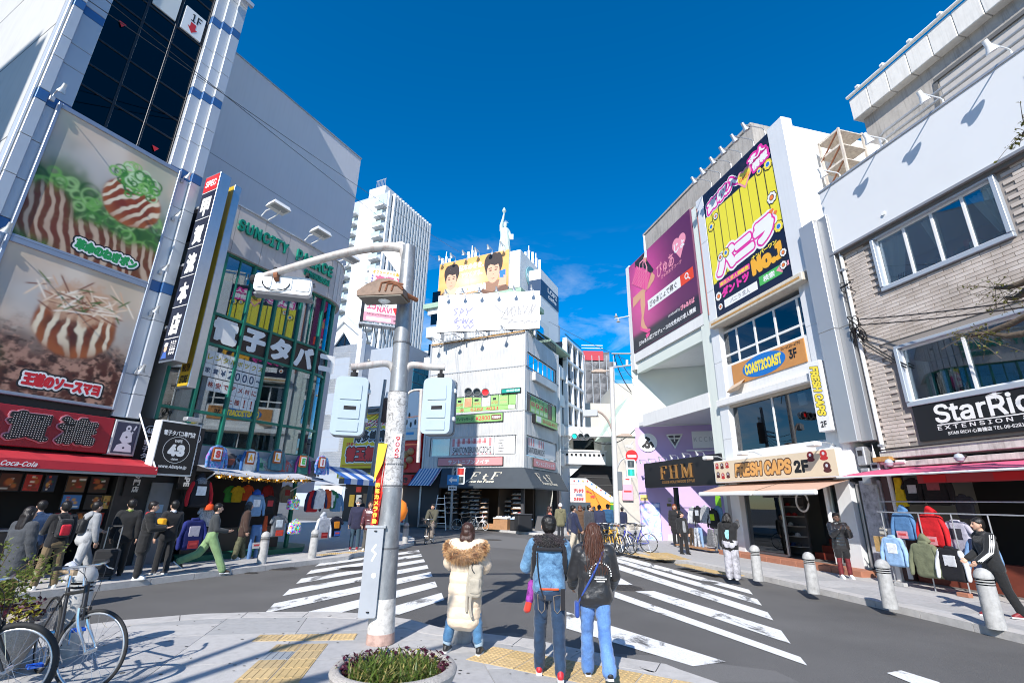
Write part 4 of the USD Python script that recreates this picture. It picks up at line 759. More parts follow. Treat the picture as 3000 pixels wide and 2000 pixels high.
PO(vbb,'backdrop',B,1.42,9.24,-2.64,15.22,.106,van,PRINT,160,120)
MAG=M('ink_magenta',(.72,.035,.33),.45);GLD=M('ink_gold',(.85,.42,.03),.4);INKO=M('ink_orange',(.80,.20,.04),.45);INKB=M('ink_azure',(.03,.18,.55),.45);INKG=M('ink_green',(.08,.45,.10),.45);YEL=M('ink_yellow',(.85,.68,.06),.45)
def multi(s,a0,b0,a1,b1,layers,bold=4,skew=0.,o=.11):
 x0,z0=bb3(a0,b0);x1,z1=bb3(a1,b1);g=fit(GL(s,bold=bold),x0,z0,x1,z1)
 if skew:g=affinity.skew(g,ys=skew,origin=(x0,z0))
 for k,(e,m)in EN(layers):PT(vbb,'lettering' if k==len(layers)-1 else 'lettering_edge',MB(B).poly(g.buffer(e,quad_segs=2),o+.003*k),m)
multi('高収入',.05,.81,.56,.90,[(.13,IW),(.09,MAG),(.0,IW)],skew=-8);multi('求人',.72,.895,.95,.945,[(.10,MAG),(.0,IW)],skew=-8);multi('情報',.76,.83,.97,.89,[(.10,MAG),(.0,IW)],skew=-8)
hx,hz=bb3(.64,.845);PT(vbb,'heart',MB(B).poly(UA([CI(hx-.17,hz+.12,.22),CI(hx+.17,hz+.12,.22),PG([(hx-.38,hz+.05),(hx+.38,hz+.05),(hx,hz-.4)])]).buffer(.05),.112),PKL);PT(vbb,'heart',MB(B).poly(UA([CI(hx-.17,hz+.12,.2),CI(hx+.17,hz+.12,.2),PG([(hx-.34,hz+.05),(hx+.34,hz+.05),(hx,hz-.36)])]),.115),YEL);multi('Get!!',.57,.835,.71,.865,[(.0,INKO)],bold=3,o=.118)
multi('バニラ',.09,.285,.90,.44,[(.2,IW),(.11,MAG),(.035,IW)],bold=6,skew=-4)
multi('ナンバーワン',.58,.245,.90,.275,[(.03,IK),(.0,YEL)],skew=-3);multi('No.1',.56,.14,.97,.255,[(.06,IK),(.0,GLD)],bold=7,skew=-2)
x0,z0=bb3(.09,.205);x1,z1=bb3(.54,.245);PT(vbb,'strap',bx(B,x0,.104,z0,x1,.112,z1),MAG);multi('高収入求人掲載数',.10,.21,.53,.24,[(.0,YEL)],bold=2,o=.115)
multi('ダントツ',.11,.12,.52,.19,[(.03,IK),(.0,MAG)],bold=6,skew=-3)
x0,z0=bb3(.13,.045);x1,z1=bb3(.60,.10);PT(vbb,'search_box',bx(B,x0,.104,z0,x1,.112,z1),IW);multi('バニラ 求人',.22,.053,.50,.09,[(.0,M('ink_grey',(.3,.3,.33),.5))],bold=1,o=.115)
x0,z0=bb3(.63,.055);x1,z1=bb3(.90,.115);PT(vbb,'search_button',bx(B,x0,.104,z0,x1,.112,z1),INKG);multi('検索',.68,.065,.82,.105,[(.0,IW)],bold=2,o=.115);PT(vbb,'arrow',MB(B).poly(PG([bb3(.84,.09),bb3(.91,.12),bb3(.91,.10),bb3(.99,.115),bb3(.99,.085),bb3(.91,.08),bb3(.91,.06)]),.116),PKL)
def FL(a,b,r,pet,cen,back=None):
 x,z=bb3(a,b);g=UA([CI(x+r*.72*cos(k*pi/4),z+r*.72*sin(k*pi/4),r*.36,n=10)for k in range(8)]+[CI(x,z,r*.75)])
 f=PT(vbb,'flower',MB(B).poly(g.buffer(.03),.118),back or IK);PT(f,'petals',MB(B).poly(g,.121),pet);PT(f,'centre',MB(B).poly(CI(x,z,r*.55),.124),IW if pet is YEL else IK);PT(f,'centre',MB(B).poly(CI(x,z,r*.44),.127),cen)
for a,b,r,p,c in[(.08,.70,.19,YEL,INKB),(.17,.75,.13,IW,INKO),(.84,.80,.13,YEL,INKB),(.95,.795,.2,YEL,INKB),(.93,.56,.21,IW,INKO),(.95,.35,.2,YEL,INKB),(.16,.42,.15,IW,INKO),(.25,.425,.18,YEL,INKB),(.06,.15,.18,IW,INKO),(.07,.07,.13,IW,INKO),(.95,.175,.14,IW,INKO),(.93,.10,.14,IW,INKO)]:FL(a,b,r,p,c)
for a,b,r in((.90,.475,.1),(.94,.45,.08)):
 hx,hz=bb3(a,b);PT(vbb,'heart',MB(B).poly(UA([CI(hx-r*.5,hz+r*.3,r*.62),CI(hx+r*.5,hz+r*.3,r*.62),PG([(hx-r,hz),(hx+r,hz),(hx,hz-r*1.1)])]),.118),INKO)
for k,s in EN([.96,.32,-.39,-1.04,-1.76,-2.39]):AL(B,s,15.3,1.0,.42,f'bell spotlight over the yellow billboard, {["leftmost", "second from left", "third from left", "fourth from left", "fifth from left", "rightmost"][k]} of six','lamps over the yellow billboard',-.1,hs=1.5)
c2=TH('shop_sign','orange sign with a blue oval reading COAST 2 COAST between the upper windows','shop sign',B.p(-.8,.03,6.3));PT(c2,'board',bx(B,1.05,.0,6.3,-2.54,.035,7.1),M('sign_tan',(.55,.25,.075),.5,var=.08,vs=2));PT(c2,'oval',MB(B).poly(CI(-.62,6.72,1.08,.40,40),.04),M('sign_blue',(.01,.16,.52),.45))
PT(c2,'lettering',MB(B).poly(fit(affinity.skew(GL('COAST2COAST',bold=5,font='sans'),ys=0),.32,6.52,-1.52,6.92),.045),YEL);PT(c2,'lettering',TX(B,'3F',-1.85,6.55,-2.2,6.88,.04,bold=4,font='sans'),BK);PT(c2,'lettering',TX(B,'06-6120-4770',-1.55,6.95,-2.4,7.05,.04,bold=2,font='sans'),BK)
ct=TH('cardboard_sheet','torn beige cardboard sheet hanging off the orange sign','cardboard',B.p(1,.1,6.2));PT(ct,'sheet',MB(B).add([(1.15,.05,6.3),(.35,.06,6.42),(.3,.32,6.18),(1.2,.3,6.05),(1.1,.22,5.98),(.5,.25,6.02)],[(0,1,2,3),(3,2,5,4)]),M('cardboard',(.55,.42,.30),.8))
fc=TH('shop_sign','long cream sign reading FRESH CAPS 2F with pictures of caps','shop sign',B.p(0,.3,2.7))
FB=.42
PT(fc,'case',bx(B,2.3,-.3,2.66,-3.35,FB,3.48,.012),WH);PT(fc,'face',bx(B,2.25,FB,2.70,-3.3,FB+.006,3.44),M('sign_cream',(.70,.58,.42),.45,var=.05,vs=2))
g=fit(GL('FRESH CAPS',bold=5,font='sans'),1.10,2.84,-1.62,3.3,slant=8);PT(fc,'lettering_edge',MB(B).poly(g.buffer(.035),FB+.009),M('ink_brown',(.10,.05,.03),.5));PT(fc,'lettering',MB(B).poly(g,FB+.012),M('ink_ochre',(.70,.36,.11),.5));PT(fc,'lettering',TX(B,'2F',-1.72,2.84,-2.3,3.22,FB+.009,bold=5,font='sans'),BK)
def cap_pic(s,z,r,m):
 c=PT(fc,'cap_picture',MB(B).poly(UA([CI(s,z+r*.25,r*.8,r*.75),CI(s,z-r*.5,r*.9,r*.4)]),FB+.009),m);PT(c,'emblem',MB(B).poly(CI(s,z+r*.35,r*.3),FB+.012),M('ink_silver',None))
for k,(s,z)in EN([(2.1,3.28),(1.80,3.27),(1.5,3.28),(2.08,2.95),(1.8,2.9),(1.5,2.92)]):cap_pic(s,z,.12,[M('cap_red',(.45,.03,.03),.6),M('cap_dark',(.08,.02,.02),.6)][(k in(1,3,5))])
for s,z,m in[(-2.42,3.28,'cap_maroon'),(-2.9,3.29,'cap_red'),(-2.95,2.94,'cap_dark')]:cap_pic(s,z,.16,M(m,(.16,.015,.02),.6))
PT(fc,'end_cap',bx(B,-3.3,-.3,2.72,-3.62,.2,3.6,.015),PLAS)
vsn=TH('projecting_sign','white vertical projecting sign with yellow slanted letters FRESH CAPS','projecting sign',B.p(-2.95,.4,4.0));PT(vsn,'case',bx(B,-2.82,.12,3.98,-3.28,.36,6.12,.01),WH);PT(vsn,'bracket',bx(B,-2.95,-.05,5.6,-3.15,.12,5.7),WH);PT(vsn,'bracket',bx(B,-2.95,-.05,4.3,-3.15,.12,4.4),WH)
g=affinity.rotate(affinity.scale(fit(GL('FRESH CAPS',bold=5,font='sans'),0,0,1.55,.30,slant=14),1,1,origin=(0,0)),-90,origin=(0,0));b_=g.bounds;g=AF(g,[-1,0,0,1,-2.9,5.98]);PT(vsn,'lettering_edge',MB(B).poly(g.buffer(.014),.366),IK);PT(vsn,'lettering',MB(B).poly(g,.369),YEL);PT(vsn,'lettering',TX(B,'2F',-2.94,4.1,-3.16,4.28,.366,bold=3,font='sans'),BK)
for k,(s,lb)in EN([(2.1,'left'),(.1,'middle'),(-3.0,'right')]):
 t=TH('floodlight',f'small floodlight on a bracket above the cream cap sign, {lb} one','floodlight',B.p(s,.3,3.55),group='floodlights over the cap sign');PT(t,'arm',MB(B).tube([(s,.0,3.55),(s,.35,3.66),(s+.1,.75,3.64)],.018,6),GV);PT(t,'housing',bx(B,s-.12,.62,3.52,s+.22,.9,3.66,.03),WH)
cs=TH('cap_shop','cap shop with glass front, shelves of caps and a terracotta step','shop',B.p(-.5,-.3,0));TERRA=M('terracotta',(.36,.15,.09),.75,var=.15,vs=6)
for s0 in AG(2.3,-3.5,-.62):PT(cs,'step_tile',bx(B,s0-.008,.0,.11,max(s0-.612,-3.6),.62 if s0<.6 or s0>1.2 else .62,.27,.01),TERRA)
PT(cs,'floor',bx(B,2.3,-3.3,.1,-3.5,0,.262),M('shop_floor',None));PT(cs,'left_pier',bx(B,2.3,-.3,.1,1.62,.02,2.66,.01),M('pier_grey',(.42,.40,.38),.5,var=.08,vs=2,streak=.1));PT(cs,'pier_box',bx(B,2.05,.02,1.45,1.95,.05,1.62),DK2)
PN_(cs,B,[1.55,-.35],[.3,2.5],-.1,.07,.08,M('door_frame_steel',(.45,.45,.45),.35,.7),PANED);PN_(cs,B,[-2.35,-3.3],[.3,2.5],-.1,.07,.08,M('door_frame_steel',None),PANED);PT(cs,'ceiling',bx(B,2.3,-3.3,2.55,-3.3,-.02,2.64),DK2)
for k in range(6):PT(cs,'stair',bx(B,-.6,-.9-.32*k,.26,-2.2,-.6-.32*(k+1),.26+.2*(k+1)),M('stair_red',(.22,.035,.02),.6))
for k in range(6):PT(cs,'cap_shelf',bx(B,1.4,-1.1,.55+.32*k,-.2,-.75,.58+.32*k),M('shelf_pale',(.45,.43,.40),.6))
PT(cs,'shelf_back',bx(B,1.5,-1.2,.3,-.2,-1.12,2.5),M('shelf_back',(.12,.11,.11),.8));PT(cs,'neon_bar',bx(B,-2.42,-.35,1.6,-3.2,-.3,1.72),M('neon_cyan',(.05,.35,.45),.4,emit='#37c8ff',es=1.2));PT(cs,'white_pole',MB(B).tube([(-2.35,.02,.3),(-2.35,.02,2.4)],.06,10),WH)
ring=MB(B);th=LS(0,2*pi,25);ring.tube(SK([-.95+.25*np.cos(th),np.full(25,-.4),2.0+.3*np.sin(th)],1),.03,6,cap=False);PT(cs,'ring_emblem',ring,WH)
caw=TH('awning','pair of retractable beige awnings with white front bars over the cap shop','awning',B.p(0,.2,2.3));AWB=M('awning_beige',(.56,.36,.26),.75,var=.08,vs=4)
for s0,s1 in((2.15,-.72),(-.78,-3.3)):PT(caw,'fabric',MB(B).grid(AY([[(s,o,z)for o,z in((.0,2.62),(.6,2.47),(1.25,2.29))]for s in LS(s0,s1,8)])),AWB);PT(caw,'front_bar',bx(B,s0,1.22,2.16,s1,1.34,2.30,.03),WH);PT(caw,'arm',MB(B).tube([(s0-.4,.02,2.4),(s0-.2,.6,2.28),(s0-.5,1.22,2.22)],.025,6),GV)
gp_=TH('grey_duct','tall grey metal duct column between the white building and the brick one','duct',B.p(-3.8,0,3.5));DUCT=M('duct_metal',(.50,.505,.51),.35,.55,var=.06,vs=1)
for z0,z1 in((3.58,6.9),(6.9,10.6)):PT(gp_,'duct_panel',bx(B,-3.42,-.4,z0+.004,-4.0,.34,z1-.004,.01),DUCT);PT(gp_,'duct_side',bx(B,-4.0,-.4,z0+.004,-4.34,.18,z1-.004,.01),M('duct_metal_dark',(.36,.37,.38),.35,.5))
pp=TH('drain_pipe','white drain pipe running down beside the brick wall','pipe',B.p(-4.45,0,3));PT(pp,'pipe',MB(B).tube([(-4.45,.06,.2),(-4.45,.06,9.2)],.05,8),WH)
for z in(1.5,3.4,6.5,8.6):PT(pp,'clip',bx(B,-4.38,0,z,-4.52,.13,z+.06),GV)
mt_=TH('meter_boxes','grey meter boxes and bent white pipes at the foot of the duct','meter box',B.p(-3.9,0,2.5))
for s,z,h in((-3.75,2.95,.5),(-3.78,2.45,.42),(-4.1,2.7,.3)):PT(mt_,'box',bx(B,s,-.1,z,s-.26,.2,z+h,.02),GV);PT(mt_,'meter_glass',bx(B,s-.06,.2,z+h*.5,s-.2,.205,z+h*.8),DK2)
PT(mt_,'bent_pipe',MB(B).tube([(-4.2,.1,3.5),(-4.2,.1,3.05),(-4.3,.1,2.98),(-5.0,.1,2.98)],.05,8),WH);PT(mt_,'bent_pipe',MB(B).tube([(-4.05,.06,2.4),(-4.05,.06,1.2)],.04,8),GV)
bb_=TH('brick_building','beige brick building with wide grey windows and a white sign wall on top','building',B.p(-7,0,3))
TILE=usdkit.material(stage,"/World/Looks/beige_brick",{"g":("geometry",{}),"n":("noise_texture",{"scale":2.0,"detail":6.0}),"r":("rgb_ramp",{"ramp":[(0.3,(.40,.345,.30)),(.6,(.52,.455,.405)),(.8,(.57,.51,.46))]}),"oi":("object_info",{}),"bc":("brightness_contrast",{}),"ma":("math",{"math_type":"multiply_add","value2":.09,"value3":-.045}),"p":("principled_bsdf",{"roughness":.6})},[("g.position","n.vector"),("n.fac","r.fac"),("r.color","bc.color"),("oi.random","ma.value1"),("ma.value","bc.bright"),("bc.color","p.base_color")],surface="p.BSDF")
MORT=M('mortar',(.26,.23,.21),.95)
holes=[(-5.4,7.58,-8.42,9.1),(-5.33,4.33,-12,5.92),(-5.44,3.42,-12,4.32)]
PT(bb_,'wall',MB(B).poly(sbox(-13,3.05,-4.3,9.35).difference(UA([sbox(h[2],h[1],h[0],h[3])for h in holes[:2]])),-.5,-.02),MORT);PT(bb_,'side_wall',bx(B,-4.3,-8,0,-4.36,-.5,11.2),MORT)
bh,bw_=.098,.40;rest=MB(B);nb=0;rb_=random.Random(4);row=0
z=3.36
while z<9.2:
 s=-4.34-(bw_/2 if row%2 else 0)
 if row%2:s_first=-4.34
 while s>-12.9:
  s0,s1=s,s-bw_+.014
  ok=not any(s1<h[0]+.02 and s0>h[2]-.02 and z+bh>h[1]-.1 and z<h[3]+.1 for h in holes)
  if ok:
   d=rb_.uniform(-.003,.004)
   if nb<300 and s>-9.6 and(row%2==0 or True)and z>5.9 and z<7.6:PT(bb_,'brick',bx(B,s0,-.03,z,s1,.006+d,z+bh-.012),TILE);nb+=1
   else:rest.box((s0,-.03,z),(s1,.006+d,z+bh-.012))
  s-=bw_
 z+=bh;row+=1
PT(bb_,'bricks',rest,TILE,kind='stuff')
WSIGN=M('white_sign_wall',(.70,.71,.72),.45,.05,var=.03,vs=.5)
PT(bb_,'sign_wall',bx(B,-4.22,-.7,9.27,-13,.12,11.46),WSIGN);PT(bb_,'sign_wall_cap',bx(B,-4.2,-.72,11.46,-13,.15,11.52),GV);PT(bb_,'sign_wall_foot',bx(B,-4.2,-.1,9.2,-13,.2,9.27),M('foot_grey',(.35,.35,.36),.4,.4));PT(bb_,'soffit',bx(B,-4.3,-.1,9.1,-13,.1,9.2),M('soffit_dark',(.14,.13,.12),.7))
PT(bb_,'sign_wall_disc',MB(B).tube([(-6.0,.12,9.6),(-6.0,.16,9.6)],.05,10),WH)
PT(bb_,'sign_lettering',TX(B,'お',-9.55,10.55,-9.95,10.95,.125,.15,bold=3),BK)
WG=M('window_frame_grey',(.43,.48,.54),.4,.3)
def big_window(s0,s1,z0,z1,mull,parent=bb_):
 PT(parent,'window_frame',bx(B,s0+.1,-.1,z0-.12,s1-.1,.08,z0,.01),WG);PT(parent,'window_frame',bx(B,s0+.1,-.1,z1,s1-.1,.08,z1+.08,.01),WG);PT(parent,'window_frame',bx(B,s0+.1,-.1,z0,s0,.10,z1,.01),WG);PT(parent,'window_frame',bx(B,s1,-.1,z0,s1-.1,.10,z1,.01),WG)
 PN_(parent,B,[s0]+mull+[s1],[z0+.02,z1-.02],-.03,.07,.1,WF,PANE)
big_window(-5.5,-8.36,7.62,9.06,[-6.26,-6.97,-7.69]);big_window(-5.45,-8.9,4.42,5.84,[-6.9])
for z0,z1,c in((7.5,9.1,'room_rose'),(4.3,5.9,'room_grey')):
 PT(bb_,'room_back',bx(B,-4.6,-2.2,z0,-12,-2.1,z1+.1),M(c,(.30,.15,.13)if c=='room_rose' else(.12,.12,.12),.8));PT(bb_,'room_floor',bx(B,-4.6,-2.2,z0-.1,-12,-.1,z0),M('room_floor',(.10,.08,.07),.8));PT(bb_,'room_ceiling',bx(B,-4.6,-2.2,z1,-12,-.12,z1+.05),M('room_ceiling',(.25,.22,.2),.8))
CURT=M('lace_curtain',(.70,.68,.62),.9)
def curtain(s0,s1,zt,zb,tie):
 P=[]
 for b in LS(0,1,9):P.append([(s0+(s1-s0)*(a*(1-tie*b)),-.25+.04*sin(a*40),zt+(zb-zt)*b-.1*tie*a*b)for a in LS(0,1,30)])
 return MB(B).grid(AY(P))
PT(bb_,'curtain',curtain(-5.5,-6.2,9.0,7.7,.5),CURT);PT(bb_,'curtain',curtain(-8.35,-7.72,9.0,7.9,.6),CURT);PT(bb_,'curtain',curtain(-6.97,-6.6,9.0,8.0,.7),CURT)
for k,(s,w,h,c)in EN([(-5.7,.4,.28,'#1c2422'),(-6.4,.35,.3,'#20281f'),(-6.75,.12,.22,'#b3a23c'),(-6.88,.1,.18,'#3c66a8'),(-7.1,.4,.25,'#1e2524'),(-7.45,.22,.3,'#b9b5a8'),(-7.35,.12,.4,'#b33a44'),(-8.0,.3,.22,'#23302c')]):PT(bb_,'sill_ornament',bx(B,s,-.45,7.64,s-w,-.22,7.64+h,.02),M(f'orn_{k}',c,.7,var=.3,vs=15))
PT(bb_,'inner_sash',bx(B,-5.6,-.7,4.45,-6.35,-.66,5.2),glass('green_pane',(.35,.5,.47),.85));PT(bb_,'inner_post',bx(B,-5.85,-.66,4.45,-5.92,-.6,5.2),WF);PT(bb_,'inner_post',bx(B,-6.1,-.66,4.45,-6.15,-.6,5.2),WF)
st_=TH('shop_sign','black hair salon sign reading StarRich in large white letters','shop sign',B.p(-7,.05,3.4));PT(st_,'board',bx(B,-5.44,-.02,3.42,-9.6,.05,4.30,.005),BK)
PT(st_,'lettering',TX(B,'StarRich',-5.93,3.80,-8.2,4.25,.055,bold=2,font='sans'),WH);PT(st_,'underline',bx(B,-5.93,.05,3.75,-9.3,.056,3.775),WH);PT(st_,'lettering',TX(B,'EXTENSION & WIG',-5.93,3.64,-8.4,3.73,.055,bold=1,font='sans',gap=.25),WH);PT(st_,'lettering',TX(B,'STAR RICH 心斎橋店 TEL 06-6281-87',-6.12,3.50,-7.75,3.59,.055,bold=1,px=56),WH)
star=UA([PG([(-7.26,4.26),(-7.25+.018*cos(t+pi/2),4.26+.018*sin(t+pi/2)),(-7.25+r*cos(t),4.26+r*sin(t)),(-7.25-.018*cos(t+pi/2),4.26-.018*sin(t+pi/2))])for t,r in[(k*pi/4,.16 if k%2==0 else .10)for k in range(8)]]);PT(st_,'star',MB(B).poly(star,.058),WH)
for k,(u,v)in EN([(1905,432),(2030,362),(2166,242),(2338,130)]):
 s=(-4.97,-6.5,-8.0,-9.45)[k];AL(B,s,11.5,.78,.22,f'white spotlight on top of the white sign wall, {["first", "second", "third", "fourth"][k]} from the left','lamps on the white sign wall',.0,mat=WH,hs=1.35)
ldg=TH('shop_ledge','peeling white ledge with pipes between the brick wall and the pink awning','ledge',B.p(-7,.1,3));PT(ldg,'beam',bx(B,-4.4,-.3,3.08,-13,.16,3.26,.01),M('peeling_white',(.55,.52,.49),.8,var=.35,vs=5,streak=.5,dirt='#4d4038'));PT(ldg,'pipe',MB(B).tube([(-4.5,.2,3.30),(-13,.2,3.34)],.02,6),DK2);PT(ldg,'beam',bx(B,-4.4,-.3,2.86,-13,.1,3.0,.01),M('peeling_white',None));PT(ldg,'bracket',bx(B,-4.3,0,3.0,-4.75,.3,3.12),M('rust_orange',None))
for k,s in EN((-4.75,-6.4)):t=TH('bulb_lamp',f'grey round lamp on the peeling ledge, {["left", "right"][k]} one','lamp',B.p(s,.2,3.0),group='lamps on the ledge');PT(t,'holder',MB(B).tube([(s,.1,3.0),(s-.03,.3,2.98)],.03,6),DK2);PT(t,'globe',MB(B).lathe([(.001,.1),(.07,.07),(.1,0),(.07,-.07),(.001,-.1)],12,(s-.03,.36,2.95)),M('globe_grey',(.38,.42,.47),.4),smooth=40)
pk=TH('awning','long faded pink awning with red patches on its valance over the clothes racks','awning',B.p(-7,.5,2.6));PINK=M('awning_pink',(.62,.10,.20),.75,var=.10,vs=2.5)
xs=LS(-3.95,-13,30);PT(pk,'fabric',MB(B).grid(AY([[(x-(0 if i else .5),o,z-.02*sin(x*3)*(i==1))for i,(o,z)in EN(((.02,2.84),(.6,2.73),(1.2,2.60)))]for x in xs])),PINK);PT(pk,'front_bar',MB(B).tube([(-3.95,1.2,2.59),(-13,1.2,2.59)],.025,6),WH)
PT(pk,'valance',bx(B,-5.4,.35,2.42,-13,.37,2.62),M('valance_red',(.45,.05,.06),.75));PT(pk,'valance_patch',bx(B,-5.55,.372,2.44,-6.05,.38,2.6),M('patch_red',(.62,.015,.02),.6));PT(pk,'valance_patch',bx(B,-7.0,.372,2.44,-7.6,.38,2.6),M('patch_red',None))
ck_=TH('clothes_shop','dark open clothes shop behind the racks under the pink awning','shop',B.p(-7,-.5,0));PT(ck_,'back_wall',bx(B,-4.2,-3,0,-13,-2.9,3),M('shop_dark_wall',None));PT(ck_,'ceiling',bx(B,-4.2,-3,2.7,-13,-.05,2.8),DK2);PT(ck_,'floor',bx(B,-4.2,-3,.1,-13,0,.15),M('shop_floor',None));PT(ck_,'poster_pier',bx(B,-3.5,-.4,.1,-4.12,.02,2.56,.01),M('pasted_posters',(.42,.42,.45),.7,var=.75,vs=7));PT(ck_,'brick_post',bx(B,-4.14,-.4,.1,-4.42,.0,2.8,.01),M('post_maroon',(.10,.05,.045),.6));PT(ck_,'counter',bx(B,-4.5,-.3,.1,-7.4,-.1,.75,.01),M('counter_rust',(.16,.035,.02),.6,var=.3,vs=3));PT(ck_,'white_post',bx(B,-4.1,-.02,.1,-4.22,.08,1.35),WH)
cb=TH('concrete_building','weathered concrete building with a white panelled crown behind the sign wall','building',B.p(-5,-5,0));BB=WL(B.p(-4,-4.5,0),-13.2,-1)
def Bp(u,v,o):s,z=B.at(u,v,o);return s,z
PT(cb,'wall',bx(B,-2.9,-12,8,-9.6,-4.5,16.9),CONCR)
for s0 in AG(-2.75,-8.6,-.78):PT(cb,'crown_panel',bx(B,s0-.01,-5.2,16.75,s0-.77,-4.15,17.75,.02),M('crown_white',(.72,.69,.64),.7,var=.08,vs=3,streak=.2))
PT(cb,'crown_pipe',MB(B).tube([(-2.75,-4.1,17.86),(-8.6,-4.1,17.86)],.07,8),M('crown_white',None))
for s0 in AG(-3.2,-8.7,-1.05):PT(cb,'pipe_knob',bx(B,s0,-4.2,17.9,s0-.16,-4.0,18.02,.03),WH)
PT(cb,'niche',bx(B,-5.6,-4.6,12.8,-9.5,-4.49,16.0),M('concrete_pale',(.48,.45,.42),.85,var=.15,vs=2));PT(cb,'niche_edge',bx(B,-5.5,-4.52,16.0,-9.7,-4.42,16.14),M('dark_joint',None));PT(cb,'niche_edge',MB(B).add([(-5.6,-4.45,16.0),(-5.45,-4.45,16.0),(-5.0,-4.45,12.8),(-5.15,-4.45,12.8)],[(0,1,2,3)]),M('dark_joint',None))
for z in(14.6,14.9):PT(cb,'duct_pipe',MB(B).tube([(-3.9,-3.6,11.3),(-3.9,-3.6,z-.1),(-4.1,-3.6,z),(-9.0,-3.9,z+.3)],.05,8),GV)
fr_=TH('fire_escape','rusty white steel stair frame behind the yellow billboard','steel frame',B.p(-3.6,-1,11));RW=M('rusty_white_steel',(.62,.56,.48),.7,.1,var=.25,vs=8,streak=.5,dirt='#6b2d10')
for s,o in((-3.5,-1.2),(-4.3,-1.2),(-3.5,-2.2),(-4.3,-2.2)):PT(fr_,'post',bx(B,s,o,10.6,s-.07,o+.07,14.3),RW)
for k,z in EN((11.2,11.8,12.4,13.0,13.6,14.2)):PT(fr_,'rail',bx(B,-3.5,-1.2,z,-4.36,-1.13,z+.08),RW);PT(fr_,'brace',MB(B).tube([(-3.5,-1.15,z-.7),(-4.3,-1.15,z)],.03,6),M('rusty_iron',None));PT(fr_,'landing',bx(B,-3.5,-2.2,z,-4.36,-1.2,z+.04),RW)
PT(fr_,'wall_piece',bx(B,-3.3,-1.5,10.6,-4.2,-1.3,12.2),M('cream_wall',(.68,.62,.55),.7,streak=.2))

# ================================================================ the far side: shoe shop block and what rises behind
FC=G(1202,1222)
FR,FS=WL(FC,-64,-1),WL(FC,26,1)
m_,t_,q_v,h_v,w_v=zq(950,1050,2.6137),zq(950,500,2.6137),zq(1600,900,2.09),zq(1000,500,3.92),zq(980,1050,3.92)
CORR=usdkit.material(stage,"/World/Looks/corrugated_cladding",{"g":("geometry",{}),"n":("noise_texture",{"scale":1.2,"detail":6.0}),"r":("rgb_ramp",{"ramp":[(.3,(.50,.50,.49)),(.7,(.60,.60,.59))]}),"sm":("mapping",{"scale":(5.,5.,.3)}),"sn":("noise_texture",{"scale":2.,"detail":5.}),"sr":("rgb_ramp",{"ramp":[(.5,(0,0,0)),(.8,(.25,.25,.25))]}),"mx":("mix",{"color2":(.30,.26,.22)}),"p":("principled_bsdf",{"roughness":.5,"metallic":.15})},[("g.position","n.vector"),("n.fac","r.fac"),("g.position","sm.vector"),("sm.vector","sn.vector"),("sn.fac","sr.fac"),("sr.color","mx.fac"),("r.color","mx.color1"),("mx.color","p.base_color")],surface="p.BSDF")
ftf=TH('shoe_shop_building','grey ribbed corner building with green massage windows above the dark shoe shop','building',FR.p(3,0,0))
def ribbed(fr,s0,s1,z0,z1,o,pitch=.2,depth=.025,holes=()):
 """Ribbed sheet cladding: real folds, left out where windows are."""
 mb=MB(fr);n=max(1,int(abs(s1-s0)/pitch));e=LS(s0,s1,n+1)
 for a,b in zip(e[:-1],e[1:]):
  cuts=[(z0,z1)]
  for h in holes:
   lo,hi=min(h[0],h[1]),max(h[0],h[1])
   if lo<(a+b)/2<hi:cuts=[c for q in cuts for c in((q[0],min(q[1],h[2])),(max(q[0],h[3]),q[1]))if c[1]-c[0]>.01]
  for c,d in cuts:
   w=(b-a);ss=[a,a+w*.12,a+w*.22,a+w*.78,a+w*.88,b];oo=[o,o,o+depth,o+depth,o,o]
   mb.grid(AY([[(x,y,zz)for zz in(c,d)]for x,y in zip(ss,oo)]))
 return mb
hf=[(6.24,.66,7.83,9.03),(7.5,.6,4.78,6.12)];hs_=[(.23,6.05,10.75,12.03),(.23,6.05,7.75,9.1),(.23,6.15,4.75,6.14)]
for z0,z1 in((3.9,7.72),(7.76,10.88),(10.92,13.46)):
 PT(ftf,'cladding',ribbed(FR,.12,8.02,z0,z1,.0,.22,holes=hf),CORR);PT(ftf,'cladding',ribbed(FS,.12,6.5,z0,z1,.0,.22,holes=hs_),CORR)
PT(ftf,'corner_trim',bx(FR,.14,-.12,3.9,-.02,.05,13.5,.02),CORR);PT(ftf,'end_trim',bx(FR,8.15,-.2,0,8.0,.06,13.5,.01),GV);PT(ftf,'end_trim',bx(FS,6.5,-.2,0,6.62,.06,13.5,.01),GV);PT(ftf,'downpipe',MB(FS).tube([(6.75,.05,0),(6.75,.05,12.5)],.05,8),GV)
for z in(7.74,10.9):PT(ftf,'string_course',bx(FR,8.0,-.02,z-.03,.0,.05,z+.03),GV);PT(ftf,'string_course',bx(FS,.0,-.02,z-.03,6.5,.05,z+.03),M('course_dark',(.18,.18,.18),.5))
PT(ftf,'core',PM(FR,[(7.9,-6.2),(.4,-6.2),(.4,-2.4),(7.9,-2.4)],3.9,13.3),DK2);PT(ftf,'roof',PM(FR,[(8.05,-6.5),(.0,-6.5),(.0,.0),(8.05,.0)],13.3,13.36),M('roof_grey',None));PT(ftf,'back_wall',bx(FR,8.1,-6.4,0,0,-6.5,13.4),CORR);PT(ftf,'party_wall',bx(FR,8.1,-6.4,0,8.02,-.2,13.4),CORR)
for z in(4.3,7.3,10.4):PT(ftf,'floor_slab',PM(FR,[(7.9,-2.4),(.3,-2.4),(.3,-.15),(7.9,-.15)],z,z+.15),IN)
PT(ftf,'gutter',MB(FR).tube([(8.0,.15,13.3),(0,.15,13.42)],.05,6),M('rust_orange',None))
